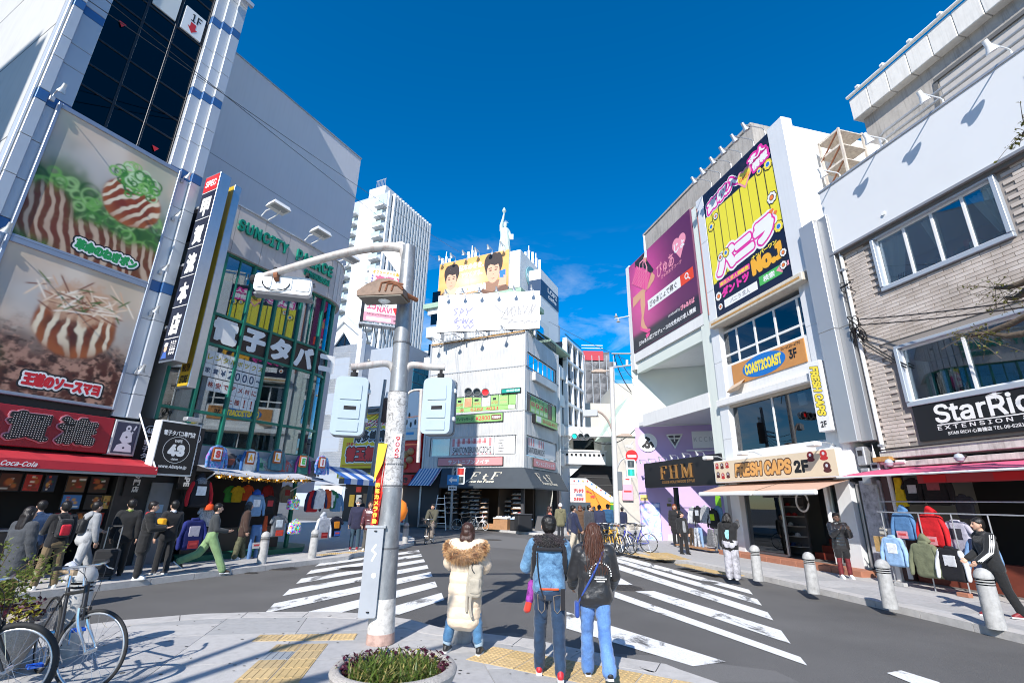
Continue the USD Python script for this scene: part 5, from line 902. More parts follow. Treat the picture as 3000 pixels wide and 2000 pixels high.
PN_(ftf,FR,[6.22,4.9,3.3,2.0,.68],[7.85,9.01],-.04,.06,.08,WF,PANED);PN_(ftf,FR,[7.48,5.8,4.07,2.25,.62],[4.8,6.1],-.04,.08,.08,WF,PANE)
PN_(ftf,FS,[.25,.75,1.7,2.6,3.5,4.4,5.25,6.03],[10.78,12.0],-.08,.06,.08,WF,PANED);PN_(ftf,FS,[.25,.75,1.7,2.6,3.5,4.4,5.25,6.03],[7.78,9.06],-.08,.06,.08,WF,PANED);PN_(ftf,FS,[.25,2.2,3.9,6.13],[4.78,6.1],-.08,.06,.08,WF,PANE)
LIME=M('ink_lime',(.30,.58,.18),.5);WINE=M('ink_red',(.55,.06,.06),.5);ROSE=M('ink_rose',(.66,.25,.26),.5)
def film(fr,s0,s1,z0,z1,o,m=LIME,nm='window_film'):return PT(ftf,nm,bx(fr,s0,o-.01,z0,s1,o,z1),m)
for k,s in EN([6.15,5.55,4.85,4.15,3.4,2.65,2.0,1.25]):
 e=[5.58,4.9,4.2,3.45,2.7,2.05,1.3,.72][k];film(FR,s,e,8.22,8.95,-.02,IW if k in(4,)else LIME)
 if k in(1,3,5):PT(ftf,'film_lettering',TX(FR,('2800','3800','4700')[k//2],s-.05,8.35,e+.05,8.55,-.016,bold=1,font='sans'),WINE);PT(ftf,'film_picture',bx(FR,s-.15,-.02,8.62,e+.2,-.016,8.78),IK)
 if k in(0,2,4):PT(ftf,'film_picture',bx(FR,s-.03,-.02,8.25,e+.03,-.016,8.9),M(f'film_skin_{k}',['#b07a58','#c98f6c','#d8c9c0'][k//2],.5,var=.6,vs=2.5))
 if k==6:[PT(ftf,'film_lettering',TX(FR,w,s-.1,z,e+.08,z+.14,-.016,bold=1,font='sans'),ROSE)for w,z in(('6700',8.62),('8200',8.36))]
film(FR,6.15,.75,7.9,8.2,-.02)
PT(ftf,'film_lettering',TX(FR,'06',5.2,7.93,4.85,8.15,-.016,bold=2),WINE);PT(ftf,'film_lettering',TX(FR,'6282  4011',4.3,7.93,2.0,8.15,-.016,bold=2),WINE);PT(ftf,'film_panel',bx(FR,1.25,-.02,7.92,.8,-.016,8.18),IW)
for k in range(7):
 s=.3+k*.83;film(FS,s+.03,s+.78,7.85,9.0,-.06,LIME if k not in(0,5)else M('film_brown',(.22,.13,.08),.5,var=.6,vs=3))
 if 1<=k<=4:PT(ftf,'film_lettering',TX(FS,'60280'[k-1:k]if k>1 else '60',s+.1,8.28,s+.7,8.6,-.055,bold=3),WINE);PT(ftf,'film_lettering',TX(FS,'ボディマッサージ'[2*k-2:2*k],s+.1,8.66,s+.72,8.9,-.055,bold=2),M('ink_darkgreen',(.05,.16,.04),.5));PT(ftf,'film_panel',bx(FS,s+.1,-.06,7.9,s+.7,-.056,8.12),M('ink_palegreen',(.5,.66,.42),.5))
for a,b in((5.72,4.12),(4.0,2.32)):
 film(FR,a,b,4.88,6.04,-.02,M('film_white',(.74,.73,.73),.5))
 for s in AG(a-.05,b+.1,-.42):PT(ftf,'film_stripe',bx(FR,s,-.02,5.45,s-.2,-.015,6.0),ROSE)
 for s in AG(a-.1,b+.1,-.32):PT(ftf,'film_stripe',bx(FR,s,-.02,4.9,s-.15,-.015,4.98),ROSE)
PT(ftf,'film_panel',bx(FR,4.95,-.02,5.38,2.75,-.014,5.62),IW);PT(ftf,'film_lettering',TX(FR,'SANTONIBUNNOICHI',5.6,5.0,2.5,5.40,-.010,bold=1,font='sans'),IK);PT(ftf,'film_lettering',TX(FR,'USED CLOTHING & SELECT SHOP',5.3,5.66,2.9,5.82,-.010,bold=1,font='sans'),WINE)
film(FR,2.18,.72,4.88,6.04,-.02,M('film_white',None));[PT(ftf,'film_lettering',TX(FR,w,1.95,z,1.55,z+.09,-.015,bold=2,font='sans',px=48),IK)for w,z in(('TOPS',5.72),('KNIT',5.55),('OUTER',5.38),('DENIM',5.2),('CAPS',5.03))]
[PT(ftf,'film_line',bx(FR,1.4,-.02,z,.85,-.016,z+.03),M('ink_palegrey',(.55,.55,.56),.5))for z in(5.75,5.58,5.41,5.23,5.06)];film(FR,7.4,5.88,4.85,6.05,-.25,M('blind_cream',(.62,.55,.45),.7,streak=.2))
film(FS,.7,6.0,4.85,6.05,-.06,M('film_white',None))
for s in(.8,1.2,1.6,2.6,3.0,3.4):PT(ftf,'film_stripe',bx(FS,s,-.06,5.5,s+.2,-.055,6.0),ROSE)
PT(ftf,'film_lettering',TX(FS,'SANTONIBUNNOICHI',.8,5.0,3.7,5.4,-.052,bold=1,font='sans'),IK)
def BD(name,lb,fr,s0,s1,z0,z1,m,words,o=.12,ink=WINE,box=None,bold=2,font='cjk'):
 t=TH(name,lb,'shop sign',fr.p((s0+s1)/2,o,z0));PT(t,'frame',bx(fr,s0,.03,z0-.04,s1,o,z1+.04,.01),MULD);PT(t,'face',bx(fr,s0+.05*(1 if s1>s0 else-1),o,z0,s1-.05*(1 if s1>s0 else-1),o+.006,z1),m)
 for w,(a,b,c,d),i in words:PT(t,'lettering',TX(fr,w,a,b,c,d,o+.01,bold=bold,font=font),i)
 return t
t=BD('shop_sign','light green massage sign with price 2800 below the green windows',FR,6.5,1.58,7.1,7.64,LIME,[('ボディマッサージ',(5.55,7.22,3.95,7.48),IK),('¥2800',(3.75,7.2,2.6,7.52),WINE)]);PT(t,'dark_panel',bx(FR,2.5,.12,7.2,1.72,.13,7.55),M('ink_maroon',(.16,.05,.03),.5));PT(t,'lettering',TX(FR,'FC募集中',2.44,7.27,1.78,7.48,.134,bold=2),IW);PT(t,'white_panel',bx(FR,6.1,.12,7.2,5.7,.13,7.5),IW)
BD('shop_sign','small teal telephone sign near the top right of the green windows',FR,1.79,.27,9.03,9.3,M('ink_teal',(.0,.30,.24),.5),[('06-6110-6188',(1.35,9.09,.35,9.24),IW)])
BD('shop_sign','pink sign in katakana above the dark awning on the front',FR,6.74,1.5,4.14,4.66,M('sign_pink2',(.72,.28,.28),.5),[('サントニブンノイチ',(5.85,4.24,2.55,4.54),IW)])
BD('shop_sign','pink sign in katakana above the dark awning on the right hand side wall',FS,1.28,5.5,4.14,4.66,M('sign_pink2',None),[('サントニブンノイチ',(1.7,4.24,5.2,4.54),IW)])
t=BD('shop_sign','light green telephone sign on the right hand side wall',FS,1.2,5.55,7.12,7.64,LIME,[('06-6282-4011',(2.5,7.24,5.3,7.5),WINE)],o=.3);PT(t,'white_panel',bx(FS,1.35,.3,7.18,2.2,.312,7.58),IW)
t=TH('sign_board','blank grey board on the right hand side wall below the top windows','sign board',FS.p(3,.3,10));PT(t,'board',bx(FS,1.15,.02,10.1,5.4,.3,10.7,.01),CORR)
NAVY=M('awning_charcoal',(.045,.055,.065),.6,var=.12,vs=2,bump=.08,bs=20)
da=TH('awning','charcoal canvas awning wrapped round the corner with FtF in cream letters','awning',FR.p(3,.6,2.7));W_=1.2;zt,zb=3.98,2.68
wl=lambda fr,a:[tuple(fr.p(*p))for p in a]
front=wl(FR,[(6.37,.04,zt),(.0,.04,zt),(-W_,W_,zb),(5.74,W_,zb)]);side=wl(FS,[(.0,.04,zt),(6.6,.04,zt),(5.6,W_,zb),(-.0,W_,zb)])
c0=FR.p(0,.04,zt);cf=FR.p(-.0,W_,zb);cs_=FS.p(.0,W_,zb);cc=FR.p(-W_,W_,zb)
def quadmesh(p,n=14):
 p=AY(p,float);a=LS(0,1,n)[:,None,None];b=LS(0,1,6)[None,:,None];P=(p[0]*(1-a)+p[1]*a)*(1-b)+(p[3]*(1-a)+p[2]*a)*b;P=P+AY([0,0,-1.])*.05*np.sin(np.pi*b);return MB().grid(P)
PT(da,'front_fabric',quadmesh([FR.p(6.37,.04,zt),c0,cf,FR.p(5.74,W_,zb)]),NAVY);PT(da,'corner_fabric',MB().add([c0,cf,cc],[(0,1,2)]).add([c0,cc,cs_],[(0,1,2)]),NAVY);PT(da,'side_fabric',quadmesh([c0,FS.p(6.6,.04,zt),FS.p(5.3,W_,zb),cs_]),NAVY);PT(da,'valance',MB().add([FR.p(5.74,W_,zb),cc,cc-[0,0,.08],FR.p(5.74,W_,zb-.08)],[(0,1,2,3)]).add([cc,FS.p(5.3,W_,zb),FS.p(5.3,W_,zb-.08),cc-[0,0,.08]],[(0,1,2,3)]),NAVY)
CREAM=M('ink_cream',(.72,.66,.52),.6)
class Slope:
 """A frame on the sloping face of an awning: s along, z up the slope."""
 def __init__(self,fr,s0,zt_,zb_,w,e=.02):self.fr,self.zt,self.zb,self.w,self.e=fr,zt_,zb_,w,e
 def P(self,a):
  a=AA(a,float);t=(self.zt-a[...,2])/(self.zt-self.zb);L=hypot(self.w,self.zt-self.zb);n=AY([(self.zt-self.zb)/L,self.w/L]);sag=.05*np.sin(np.pi*np.clip(t,0,1))
  return self.fr.P(SK([a[...,0],.04+t*(self.w-.04)+(a[...,1]+self.e)*n[0],a[...,2]-sag+(a[...,1]+self.e)*n[1]],-1))
SL,SLS=Slope(FR,0,zt,zb,W_),Slope(FS,0,zt,zb,W_)
g=SE('FtF',3.75,3.22,1.55,3.68);PT(da,'lettering',MB(SL).poly(affinity.skew(g,xs=-12,origin=(2.6,3.2)),0),CREAM);PT(da,'lettering',TX(SL,'Face to Face',3.85,2.98,1.75,3.16,0,bold=2),CREAM)
PT(da,'lettering',MB(SLS).poly(SE('FtF',1.0,3.2,3.6,3.7),0),CREAM);PT(da,'lettering',TX(SLS,'Face to Face',1.1,2.96,3.8,3.14,0,bold=2),CREAM)
sa=TH('awning','blue and white striped canvas awning left of the charcoal one','awning',FR.p(7.2,.6,2.7));SLT=Slope(FR,0,zt,2.74,W_+.1,.0)
for k in range(16):
 s0=8.3-k*.12;mb=MB(SLT).grid(AY([[(s-(.0 if z>3.9 else .0),0,z)for z in LS(3.98,2.74,5)]for s in(s0,s0-.12)]));PT(sa,'stripe',mb,[M('stripe_blue',(.07,.17,.34),.7),M('stripe_white',(.62,.64,.67),.7)][k%2])
PT(sa,'side',MB().add([SLT.P((8.3,0,3.98)),SLT.P((8.3,0,2.74)),FR.p(8.3,.04,2.74)],[(0,1,2)]),M('stripe_blue',None))
PT(sa,'red_edge',MB(SLT).grid(AY([[(s,.002,z)for z in LS(3.98,2.74,5)]for s in(6.5,6.44)])),M('stripe_red',(.4,.03,.04),.7))
sh_=TH('shoe_shop','open shoe shop with shelf walls, lit ceiling bulbs and a wooden step','shop',FR.p(3,-1,0))
PT(sh_,'floor',PM(FR,[(8.0,-2.4),(.2,-2.4),(.2,.1),(8.0,.1)],.05,.2),M('shop_floor',None));PT(sh_,'back_wall',bx(FR,8.0,-2.4,.1,.3,-2.3,3.9),M('shoe_back',(.05,.035,.025),.8));PT(sh_,'ceiling',PM(FR,[(8.0,-2.4),(.1,-2.4),(.1,.0),(8.0,.0)],2.9,3.0),DK2)
PT(sh_,'left_pier',bx(FR,8.0,-.3,.1,6.55,.02,3.98),M('pier_dark',(.045,.045,.05),.6));PT(sh_,'right_back',bx(FS,.3,-2.0,.1,6.5,-1.9,3.9),M('shoe_back',None));PT(sh_,'corner_post',bx(FR,.2,-.2,.1,.0,.0,3.98),M('pier_dark',None));PT(sh_,'end_pier',bx(FS,6.0,-.3,.1,6.5,.02,3.98),M('pier_dark',None))
WOOD=M('shop_wood',(.36,.19,.09),.6,var=.2,vs=6)
for k in range(3):PT(sh_,'step',bx(FR,2.75,.1+.3*(1-k)-.3,.12+.1*k,1.45,.4-.3*k,.12+.1*(k+1)),WOOD)
for k in range(8):PT(sh_,'ceiling_bulb',MB(FR).lathe([(.001,.05),(.05,0),(.001,-.05)],8,(6-.75*k,-.6-.2*(k%3),2.72)),M('bulb_lit',(.8,.7,.5),.4,emit='#ffdca0',es=6.0))
SH=[M('sneaker_white',(.72,.72,.71),.5),M('sneaker_navy',(.03,.04,.09),.5),M('sneaker_red',(.5,.03,.03),.5),M('sneaker_black',(.02,.02,.02),.5),M('sneaker_grey',(.33,.34,.36),.5),M('sneaker_tan',(.42,.26,.12),.5)]
SHOEG=[(0.0,0,.0),(.14,0,0)]
def sneaker(name,mat,label,group,loc,rz):
 t=TH(name,label,'shoe',loc,rz,group);P=[]
 up=m3 .Manifold.hull_points(AY([(x,y,z)for x,y,z in[(-.14,-.035,.03),(-.14,.035,.03),(-.13,-.03,.11),(-.13,.03,.11),(-.04,.03,.11),(-.04,-.03,.11),(.04,.038,.07),(.04,-.038,.07),(.13,.03,.045),(.13,-.03,.045),(.15,0,.035),(.12,.04,.03),(.12,-.04,.03)]]))
 so=m3 .Manifold.hull_points(AY([(x,y,z)for z in(0,.03)for x,y in[(-.145,-.038),(-.145,.038),(.06,.046),(.06,-.046),(.13,.038),(.13,-.038),(.155,0)]]))
 PT(t,'upper',MB().tm(up),mat,lc=1);PT(t,'sole',MB().tm(so),SH[0],lc=1);return t
GS='sneakers on the shelves of the shoe shop'
protos=[]
ns=0;r=random.Random(6)
def put_shoe(p,rz,k):
 global ns
 lb=['white sneaker','navy sneaker','red sneaker','black sneaker','grey sneaker','tan sneaker'][k]+' on a display shelf of the open shoe shop'
 if len(protos)<6 and k==len(protos):protos.append(sneaker('sneaker',SH[k],lb,GS+', '+['white','navy','red','black','grey','tan'][k],p,rz))
 else:CO(protos[min(k,len(protos)-1)],p,rz)
 ns+=1
seq=[0,1,2,3,4,5]
def rack(s0,s1,o,rows,label,nrow):
 rk=TH('shoe_rack',label,'shelf',FR.p((s0+s1)/2,o,.2));PT(rk,'back',bx(FR,s0,o-.3,.2,s1,o-.26,rows[-1]+.3),DK2)
 for z in rows:
  PT(rk,'board',bx(FR,s0,o-.26,z-.03,s1,o,z),WOOD)
  for s in LS(s0-.16,s1+.16,nrow):
   k=seq.pop(0)if seq else r.choices(range(6),[6,2,.7,3,2.5,.6])[0];put_shoe(FR.p(s,o-.13,z),FR.rot()+pi/2+r.uniform(-.7,.5),k)
rack(6.3,5.2,-.25,[1.0,1.32,1.64,1.96,2.28],'dark shoe rack at the left end of the shop front',5);rack(5.0,4.3,-.4,[1.0,1.35,1.7,2.05,2.4],'shoe rack behind the sandwich board',4);rack(4.2,3.35,-.15,[.8,1.05,1.3,1.55,1.8,2.05,2.3,2.52],'tall shoe rack in the middle of the shop front',5)
rack(2.05,1.5,-1.1,[.9,1.2,1.5,1.8],'shoe rack deep inside the shop by the steps',3);rack(.95,.1,-.1,[.8,1.1,1.4,1.7,2.0,2.25],'shoe rack at the right corner of the shop front',5);rack(3.2,2.7,.0,[.5,.8,1.1,1.4,1.7],'white shoe stand left of the wooden step',3)
for k,(s,o,w,m)in EN([(1.3,.45,1.0,WH),(-.2,.75,1.3,M('cloth_blue',(.35,.5,.65),.8))]):
 tb=TH('display_table',['low table of shoes with a white cloth beside the wooden step','low table of shoes and papers by the corner post'][k],'table',FR.p(s,o,PZ));PT(tb,'top',bx(FR,s+w/2,o-.3,.78,s-w/2,o+.3,.84),m);PT(tb,'front_board',bx(FR,s+w/2,o-.25,.13,s-w/2,o+.25,.78),[WOOD,DK2][k])
 for j in range(5):put_shoe(FR.p(s+w/2-.15-j*.2,o,.84),FR.rot()+r.uniform(-.5,2),r.choice([0,0,1,4]))
LAMPG='lamps on the roof edge of the grey building'
for k,(s,z)in EN([(7.2,13.25),(5.3,13.3),(3.36,13.35),(1.36,13.4)]):AL(FR,s,z,1.15,.25,f'lamp on the roof edge of the grey ribbed building, {["leftmost", "second", "third", "rightmost"][k]} of four',LAMPG,.05,hs=1.7)
rr=TH('roof_railing','dark roof railing behind the lamps of the grey ribbed building','railing',FR.p(4,-.6,13.4))
for z in(13.75,14.3):PT(rr,'rail',MB(FR).tube([(7.9,-.6,z),(.1,-.6,z)],.025,5),MULD);PT(rr,'rail',MB(FS).tube([(.6,-.1,z),(6.4,-.1,z)],.025,5),MULD)
bars=MB(FR)
for s in AG(7.9,.1,-.14):bars.box((s,-.61,13.4),(s-.02,-.59,14.3))
for s in AG(.6,6.4,.14):bars.fr=FS;bars.box((s,-.11,13.4),(s+.02,-.09,14.3))
PT(rr,'bars',bars,MULD,kind='stuff')
sb=TH('stepped_block','white stepped apartment block with green roof edges behind the grey shoe shop building','building',FR.p(6,-9,0));WB=M('block_white',(.70,.71,.71),.7,var=.05,vs=1,streak=.12);CGREEN=M('copper_green',(.30,.42,.32),.7,var=.15,vs=3)
PT(sb,'body',PM(FR,[(13.0,-20),(3.0,-20),(3.0,-6.8),(13.0,-6.8)],0,17.2),WB);PT(sb,'upper_body',PM(FR,[(14.2,-19),(4.3,-19),(4.3,-8.4),(13.6,-8.4)],17,20.9),WB)
PT(sb,'roof_edge',PM(FR,[(14.6,-8.7),(4.0,-8.7),(4.0,-7.7),(14.6,-7.7)],20.4,20.9),CGREEN)
for k,z in EN((7.6,10.7,13.8,16.9,19.3)):
 b=PT(sb,'balcony',bx(FR,13.9,-8.2,z,12.4,-6.9,z+1.1,.03),WB);PT(sb,'balcony_window',bx(FR,13.3,-6.79,z+1.2,12.4,-6.7,z+2.3),PANEB);PT(sb,'vent',bx(FR,12.5,-6.8,z+1.3,12.2,-6.65,z+1.7),GV)
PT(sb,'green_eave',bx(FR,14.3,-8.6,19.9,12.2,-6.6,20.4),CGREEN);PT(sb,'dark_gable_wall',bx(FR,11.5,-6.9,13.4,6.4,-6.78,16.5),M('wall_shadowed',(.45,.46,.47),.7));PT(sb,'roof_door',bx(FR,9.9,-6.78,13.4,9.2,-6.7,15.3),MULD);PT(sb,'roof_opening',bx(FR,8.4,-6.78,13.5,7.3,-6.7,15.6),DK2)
PT(sb,'ad_block',PM(FR,[(13.5,-14),(4.35,-14),(4.35,-8.15),(13.5,-8.15)],21.2,25.2),WB)
gb=TH('billboard','orange coffee billboard with two smiling men in winter clothes, high on the white block','billboard',FR.p(9.5,-8,21.3));PT(gb,'panel',bx(FR,13.65,-8.14,21.35,5.47,-8.0,25.42),GV)
def bg(a,b):return 13.6+(5.5-13.6)*a,21.4+(25.4-21.4)*b
def coffee(a,b):
 c=np.zeros(a.shape+(3,))+lin('#e8a65c');c=BL(c,np.exp(-((a-.45)**2/.05+(b-.35)**2/.10)),'#fbe6b8');c=BL(c,sgn((nz(a,b*3,4,3)-.5)*10)*.3,'#f2c07f');return BL(c,sgn((.12-b)*12)*.6,'#b0703c')
PO(gb,'backdrop',FR,13.6,21.4,5.5,25.4,-7.995,coffee,PRINT,50,40)
def pfig(x,y,k,hair,coat,scarf,sgn_=1):
 el=lambda cx,cy,rx,ry,n=20:[(x+k*(cx+rx*cos(t)),y+k*(cy+ry*sin(t)))for t in AG(n)*2*pi/n]
 pl=lambda pts:[(x+k*sgn_*a,y+k*b)for a,b in pts]
 sh(gb,'coat',-7.99,coat,[pl([(-.17,-.95),(-.2,-.6),(-.1,-.42),(.1,-.42),(.22,-.6),(.24,-.95)])],bg,FR);sh(gb,'scarf',-7.987,scarf,[pl([(-.13,-.62),(-.12,-.38),(.12,-.38),(.13,-.58),(0,-.7)])],bg,FR)
 sh(gb,'hair',-7.984,hair,[el(0,.06,.125,.40),el(-.06,.16,.08,.28),el(.07,.14,.07,.3)],bg,FR);sh(gb,'face',-7.981,M('ink_face',(.66,.38,.25),.5),[el(0,-.12,.095,.33)],bg,FR)
 sh(gb,'fringe',-7.978,hair,[pl([(-.1,.05),(-.04,.12),(.02,.06),(.1,.1),(.09,.26),(-.09,.26)])],bg,FR)
 sh(gb,'features',-7.978,M('ink_features',(.16,.07,.05),.5),[el(-.04,-.07,.022,.022,8),el(.04,-.07,.022,.022,8),pl([(-.07,-.0),(-.02,.02),(-.02,.0),(-.07,-.03)]),pl([(.07,-.0),(.02,.02),(.02,.0),(.07,-.03)]),pl([(-.035,-.3),(0,-.33),(.035,-.3),(0,-.31)]),pl([(-.01,-.2),(.012,-.2),(.01,-.18)])],bg,FR)
HK=M('ink_hair',(.035,.022,.018),.5);pfig(.19,.55,.8,HK,M('ink_coat',(.12,.08,.06),.5),M('ink_scarf',(.66,.52,.33),.5));pfig(.79,.58,.92,HK,M('ink_coat2',(.16,.08,.05),.5),M('ink_coat3',(.30,.16,.10),.5))
sh(gb,'can',-7.975,INKB,[[(.88,.26),(.96,.28),(.96,.48),(.88,.46)]],bg,FR);sh(gb,'hand',-7.972,M('ink_face',None),[[(.86,.06),(.97,.06),(.98,.3),(.93,.33),(.94,.26),(.88,.28),(.88,.22)]],bg,FR)
def t3(s,a0,b0,a1,b1,m,bold=3,slant=0.,o=-7.97):
 x0,z0=bg(a0,b0);x1,z1=bg(a1,b1);PT(gb,'lettering',MB(FR).poly(fit(GL(s,bold=bold),x0,z0,x1,z1,slant=slant),o),m)
t3('日本の冬を、',.30,.66,.66,.84,IW);t3('アツくする。',.34,.46,.64,.60,IW);t3('GEORGIA',.27,.03,.70,.22,IW,7,10)
for k,s in EN(LS(13.2,6.0,6)):AL(FR,s,25.35,1.0,.5,f'lamp over the orange coffee billboard, {["leftmost", "second", "third", "fourth", "fifth", "rightmost"][k]} of six','lamps over the orange coffee billboard',-8.1,hs=2.2)
fs4=WL(FR.p(4.33,-8.2,0),26,1);em=TH('round_sign','teal oval emblem on the white side face beside the coffee billboard','sign',fs4 .p(3,.1,22));PT(em,'disc',MB(fs4).poly(CI(2.9,23.2,1.7,1.25,36),.02,.1),M('emblem_teal',(.20,.42,.47),.5));PT(em,'lettering',TX(fs4,'Cafe',2.2,23.6,3.6,24.0,.104,bold=2),IW);PT(em,'lettering',TX(fs4,'AMERICA',1.2,22.9,4.6,23.3,.104,bold=3),IW)
SV=M('statue_verdigris',(.50,.62,.60),.6,var=.10,vs=2)
sp=FR.p(5.4,-11.5,25.2);base_z=25.2;tip=at_d(*t_(1385,285),float(np.hypot(*sp[:2])));Hs=tip[2]-base_z
u_,v_=t_(1380,600);sd=at_d(u_,v_,float(np.hypot(*sp[:2])));sp=AY([sd[0],sd[1],base_z])
sta=TH('rooftop_statue','pale green robed statue with raised torch standing on the roof of the white block','statue',sp);k_=Hs/9.2
def robe():
 pr=[(1.0,0),(.98,.6),(.9,1.6),(.8,2.7),(.72,3.6),(.62,4.3),(.66,4.9),(.72,5.4),(.5,5.75),(.22,5.95)];th=LS(0,2*pi,49)[:-1];P=[]
 for r_,z in pr:P.append([((r_+.07*sin(9*t+z*.8)*(z<4.4)+.03*sin(15*t))*k_*cos(t)*.95,(r_+.06*sin(9*t+z))*k_*sin(t)*.8,z*k_)for t in list(th)+[th[0]]])
 return MB(FT(sp)).grid(AY(P))
PT(sta,'robe',robe(),SV,smooth=40);mb=MB(FT(sp)).lathe([(.001,6.75*k_),(.22*k_,6.65*k_),(.28*k_,6.35*k_),(.24*k_,6.1*k_),(.13*k_,5.9*k_),(.16*k_,5.6*k_)],14);PT(sta,'head',mb,SV,smooth=40)
cr=MB(FT(sp))
for a in LS(-1.2,1.2,7):cr.tube([(0,0,6.55*k_),(.55*k_*sin(a),-.12*k_,(6.55+.55*cos(a))*k_)],[.06*k_,.01*k_],5)
PT(sta,'pointed_headband',cr,SV);PT(sta,'raised_arm',MB(FT(sp)).tube([(-.5*k_,0,5.4*k_),(-.55*k_,-.05,6.3*k_),(-.32*k_,-.1,7.3*k_),(-.22*k_,-.1,8.0*k_)],[.26*k_,.22*k_,.16*k_,.12*k_],8),SV,smooth=40);PT(sta,'torch',MB(FT(sp)).lathe([(.06,7.8*k_),(.08*k_,8.2*k_),(.3*k_,8.55*k_),(.3*k_,8.65*k_),(.14*k_,8.7*k_),(.2*k_,8.9*k_),(.001,9.2*k_)],10,(-.2*k_,-.1,0)),SV)
PT(sta,'lowered_arm',MB(FT(sp)).tube([(.5*k_,0,5.4*k_),(.72*k_,-.15*k_,4.5*k_),(.78*k_,-.6*k_,3.9*k_)],[.24*k_,.2*k_,.13*k_],8),SV,smooth=40);PT(sta,'tablet',MB(FT(sp)).box((.7*k_,-.75*k_,3.7*k_),(1.2*k_,-.6*k_,4.5*k_)),SV)
for k,(u,v)in EN([t_(930,690),t_(1130,640),t_(1565,640),t_(1620,700)]):
 D=48.;b=at_d(u,v,D);t=TH('phone_antenna',f'group of white phone antennas on the roof of the white block, {["leftmost", "second", "third", "rightmost"][k]} of four','antenna',b-[0,0,2.2],group='antennas on the white block')
 for j in range(3):PT(t,'panel',bx(FT(b),-.5+j*.4,0,-1.4,-.25+j*.4,.15,.3+.2*(j==1)),WH)
 PT(t,'mast',MB(FT(b)).tube([(0,.2,-2.2),(0,.2,1.2)],.06,6),WH)
wbp=WL(FR.p(-.75,-.7,0),-80,-1);wb=TH('billboard','blank white billboard with sprayed scribbles above the roof railing','billboard',wbp.p(3.5,0,13.8));L_=wbp.at(1008,700)[0]
PT(wb,'panel',bx(wbp,0,-.12,13.85,L_,.02,16.7),M('billboard_white',(.66,.66,.66),.5));PT(wb,'frame',bx(wbp,-.04,-.2,13.8,0,.05,16.75),GV);PT(wb,'frame',bx(wbp,L_,-.2,13.8,L_+.04,.05,16.75),GV);PT(wb,'frame',bx(wbp,0,-.2,13.78,L_,.04,13.85),GV);PT(wb,'frame',bx(wbp,0,-.2,16.7,L_,.04,16.76),GV)
for s in LS(.3,L_-.3,5):PT(wb,'support',bx(wbp,s,-.9,13.36,s+.1,-.12,14.4),GV)
SPR=M('spray_violet',(.24,.24,.40),.6);SPG=M('spray_grey',(.30,.30,.31),.6)
def scrawl(parent,pts,w,m):PT(parent,'sprayed_line',MB(wbp).poly(shapely.LineString(pts).buffer(w),.024),m)
F_=lambda a,b:(L_*(1-a),13.85+2.85*b)
for ln in[[(.20,.62),(.16,.6),(.19,.5),(.17,.44)],[(.22,.42),(.235,.62),(.26,.55),(.235,.5)],[(.28,.62),(.30,.52),(.35,.62),(.30,.52),(.29,.42)],[(.17,.28),(.2,.36),(.19,.2),(.17,.24),(.24,.3)],[(.25,.2),(.26,.34),(.26,.2),(.28,.3),(.29,.18),(.31,.32)],[(.32,.18),(.36,.3),(.33,.25),(.36,.18)],[(.2,.14),(.23,.1),(.21,.05)],[(.26,.14),(.28,.06),(.31,.15),(.33,.06),(.37,.14)]]:scrawl(wb,[F_(*p)for p in ln],.045,SPR)
for ln in[[(.57,.68),(.63,.5),(.68,.42)],[(.64,.3),(.7,.62),(.69,.35),(.74,.6)],[(.73,.5),(.76,.62),(.78,.4),(.74,.34),(.73,.5)],[(.8,.6),(.83,.4),(.8,.38),(.8,.6)],[(.85,.62),(.86,.4),(.89,.6)],[(.9,.38),(.94,.66),(.92,.38),(.97,.64)],[(.62,.3),(.75,.24),(.7,.16),(.85,.2)],[(.86,.14),(.9,.2),(.95,.14),(.99,.2)]]:scrawl(wb,[F_(*p)for p in ln],.038,SPG)
for k,s in EN(LS(L_-.7,.5,6)):AL(wbp,s,16.75,.8,.15,f'round lamp over the blank scribbled billboard, {["leftmost", "second", "third", "fourth", "fifth", "rightmost"][k]} of six','lamps over the scribbled billboard',-.05,hs=1.5)
fsb=WL(FS.p(6.7,-.6,0),26,1)
PT(sb,'side_body',bx(fsb,.05,-8,0,3.6,-.4,13.6),WB)
for k,z in EN((4.6,7.0,9.4,11.8)):
 PT(sb,'balcony',bx(fsb,.3,-.4,z,1.5,.5,z+1.0,.03),WB);PT(sb,'side_window',bx(fsb,.3,-.4,z+1.1,1.6,-.36,z+2.0),PANEB);PT(sb,'air_conditioner',bx(fsb,1.7,-.4,z+.2,2.5,.25,z+1.0,.03),GV)
PT(sb,'green_eave',bx(fsb,-1.2,-2.5,14.4,3.6,.4,14.6),CGREEN);PT(sb,'green_eave',MB(fsb).add([(-1.2,.4,14.6),(3.6,.4,14.6),(3.6,-1.4,15.9),(-1.2,-1.4,15.9)],[(0,1,2,3)]),CGREEN);PT(sb,'penthouse',bx(fsb,-2.5,-8,13.4,3.2,-1.5,17.4),WB);PT(sb,'penthouse_window',bx(fsb,.2,-1.5,15.8,1.8,-1.46,16.8),PANEB);PT(sb,'green_eave',bx(fsb,-3.0,-2.5,17.3,-.2,-.6,17.7),CGREEN)
gr=TH('glazed_frame_building','dark glazed building with a white frame grid right of the grey shoe shop building','building',fsb.p(5,-1,0));ss=list(LS(3.7,8.6,4));PT(gr,'core',bx(fsb,3.7,-8,0,8.6,-.2,16.0),M('dark_glass_core',(.012,.016,.028),.15))
for s in ss:PT(gr,'column',bx(fsb,s-.12,-.3,0,s+.12,.1,16.3),WH)
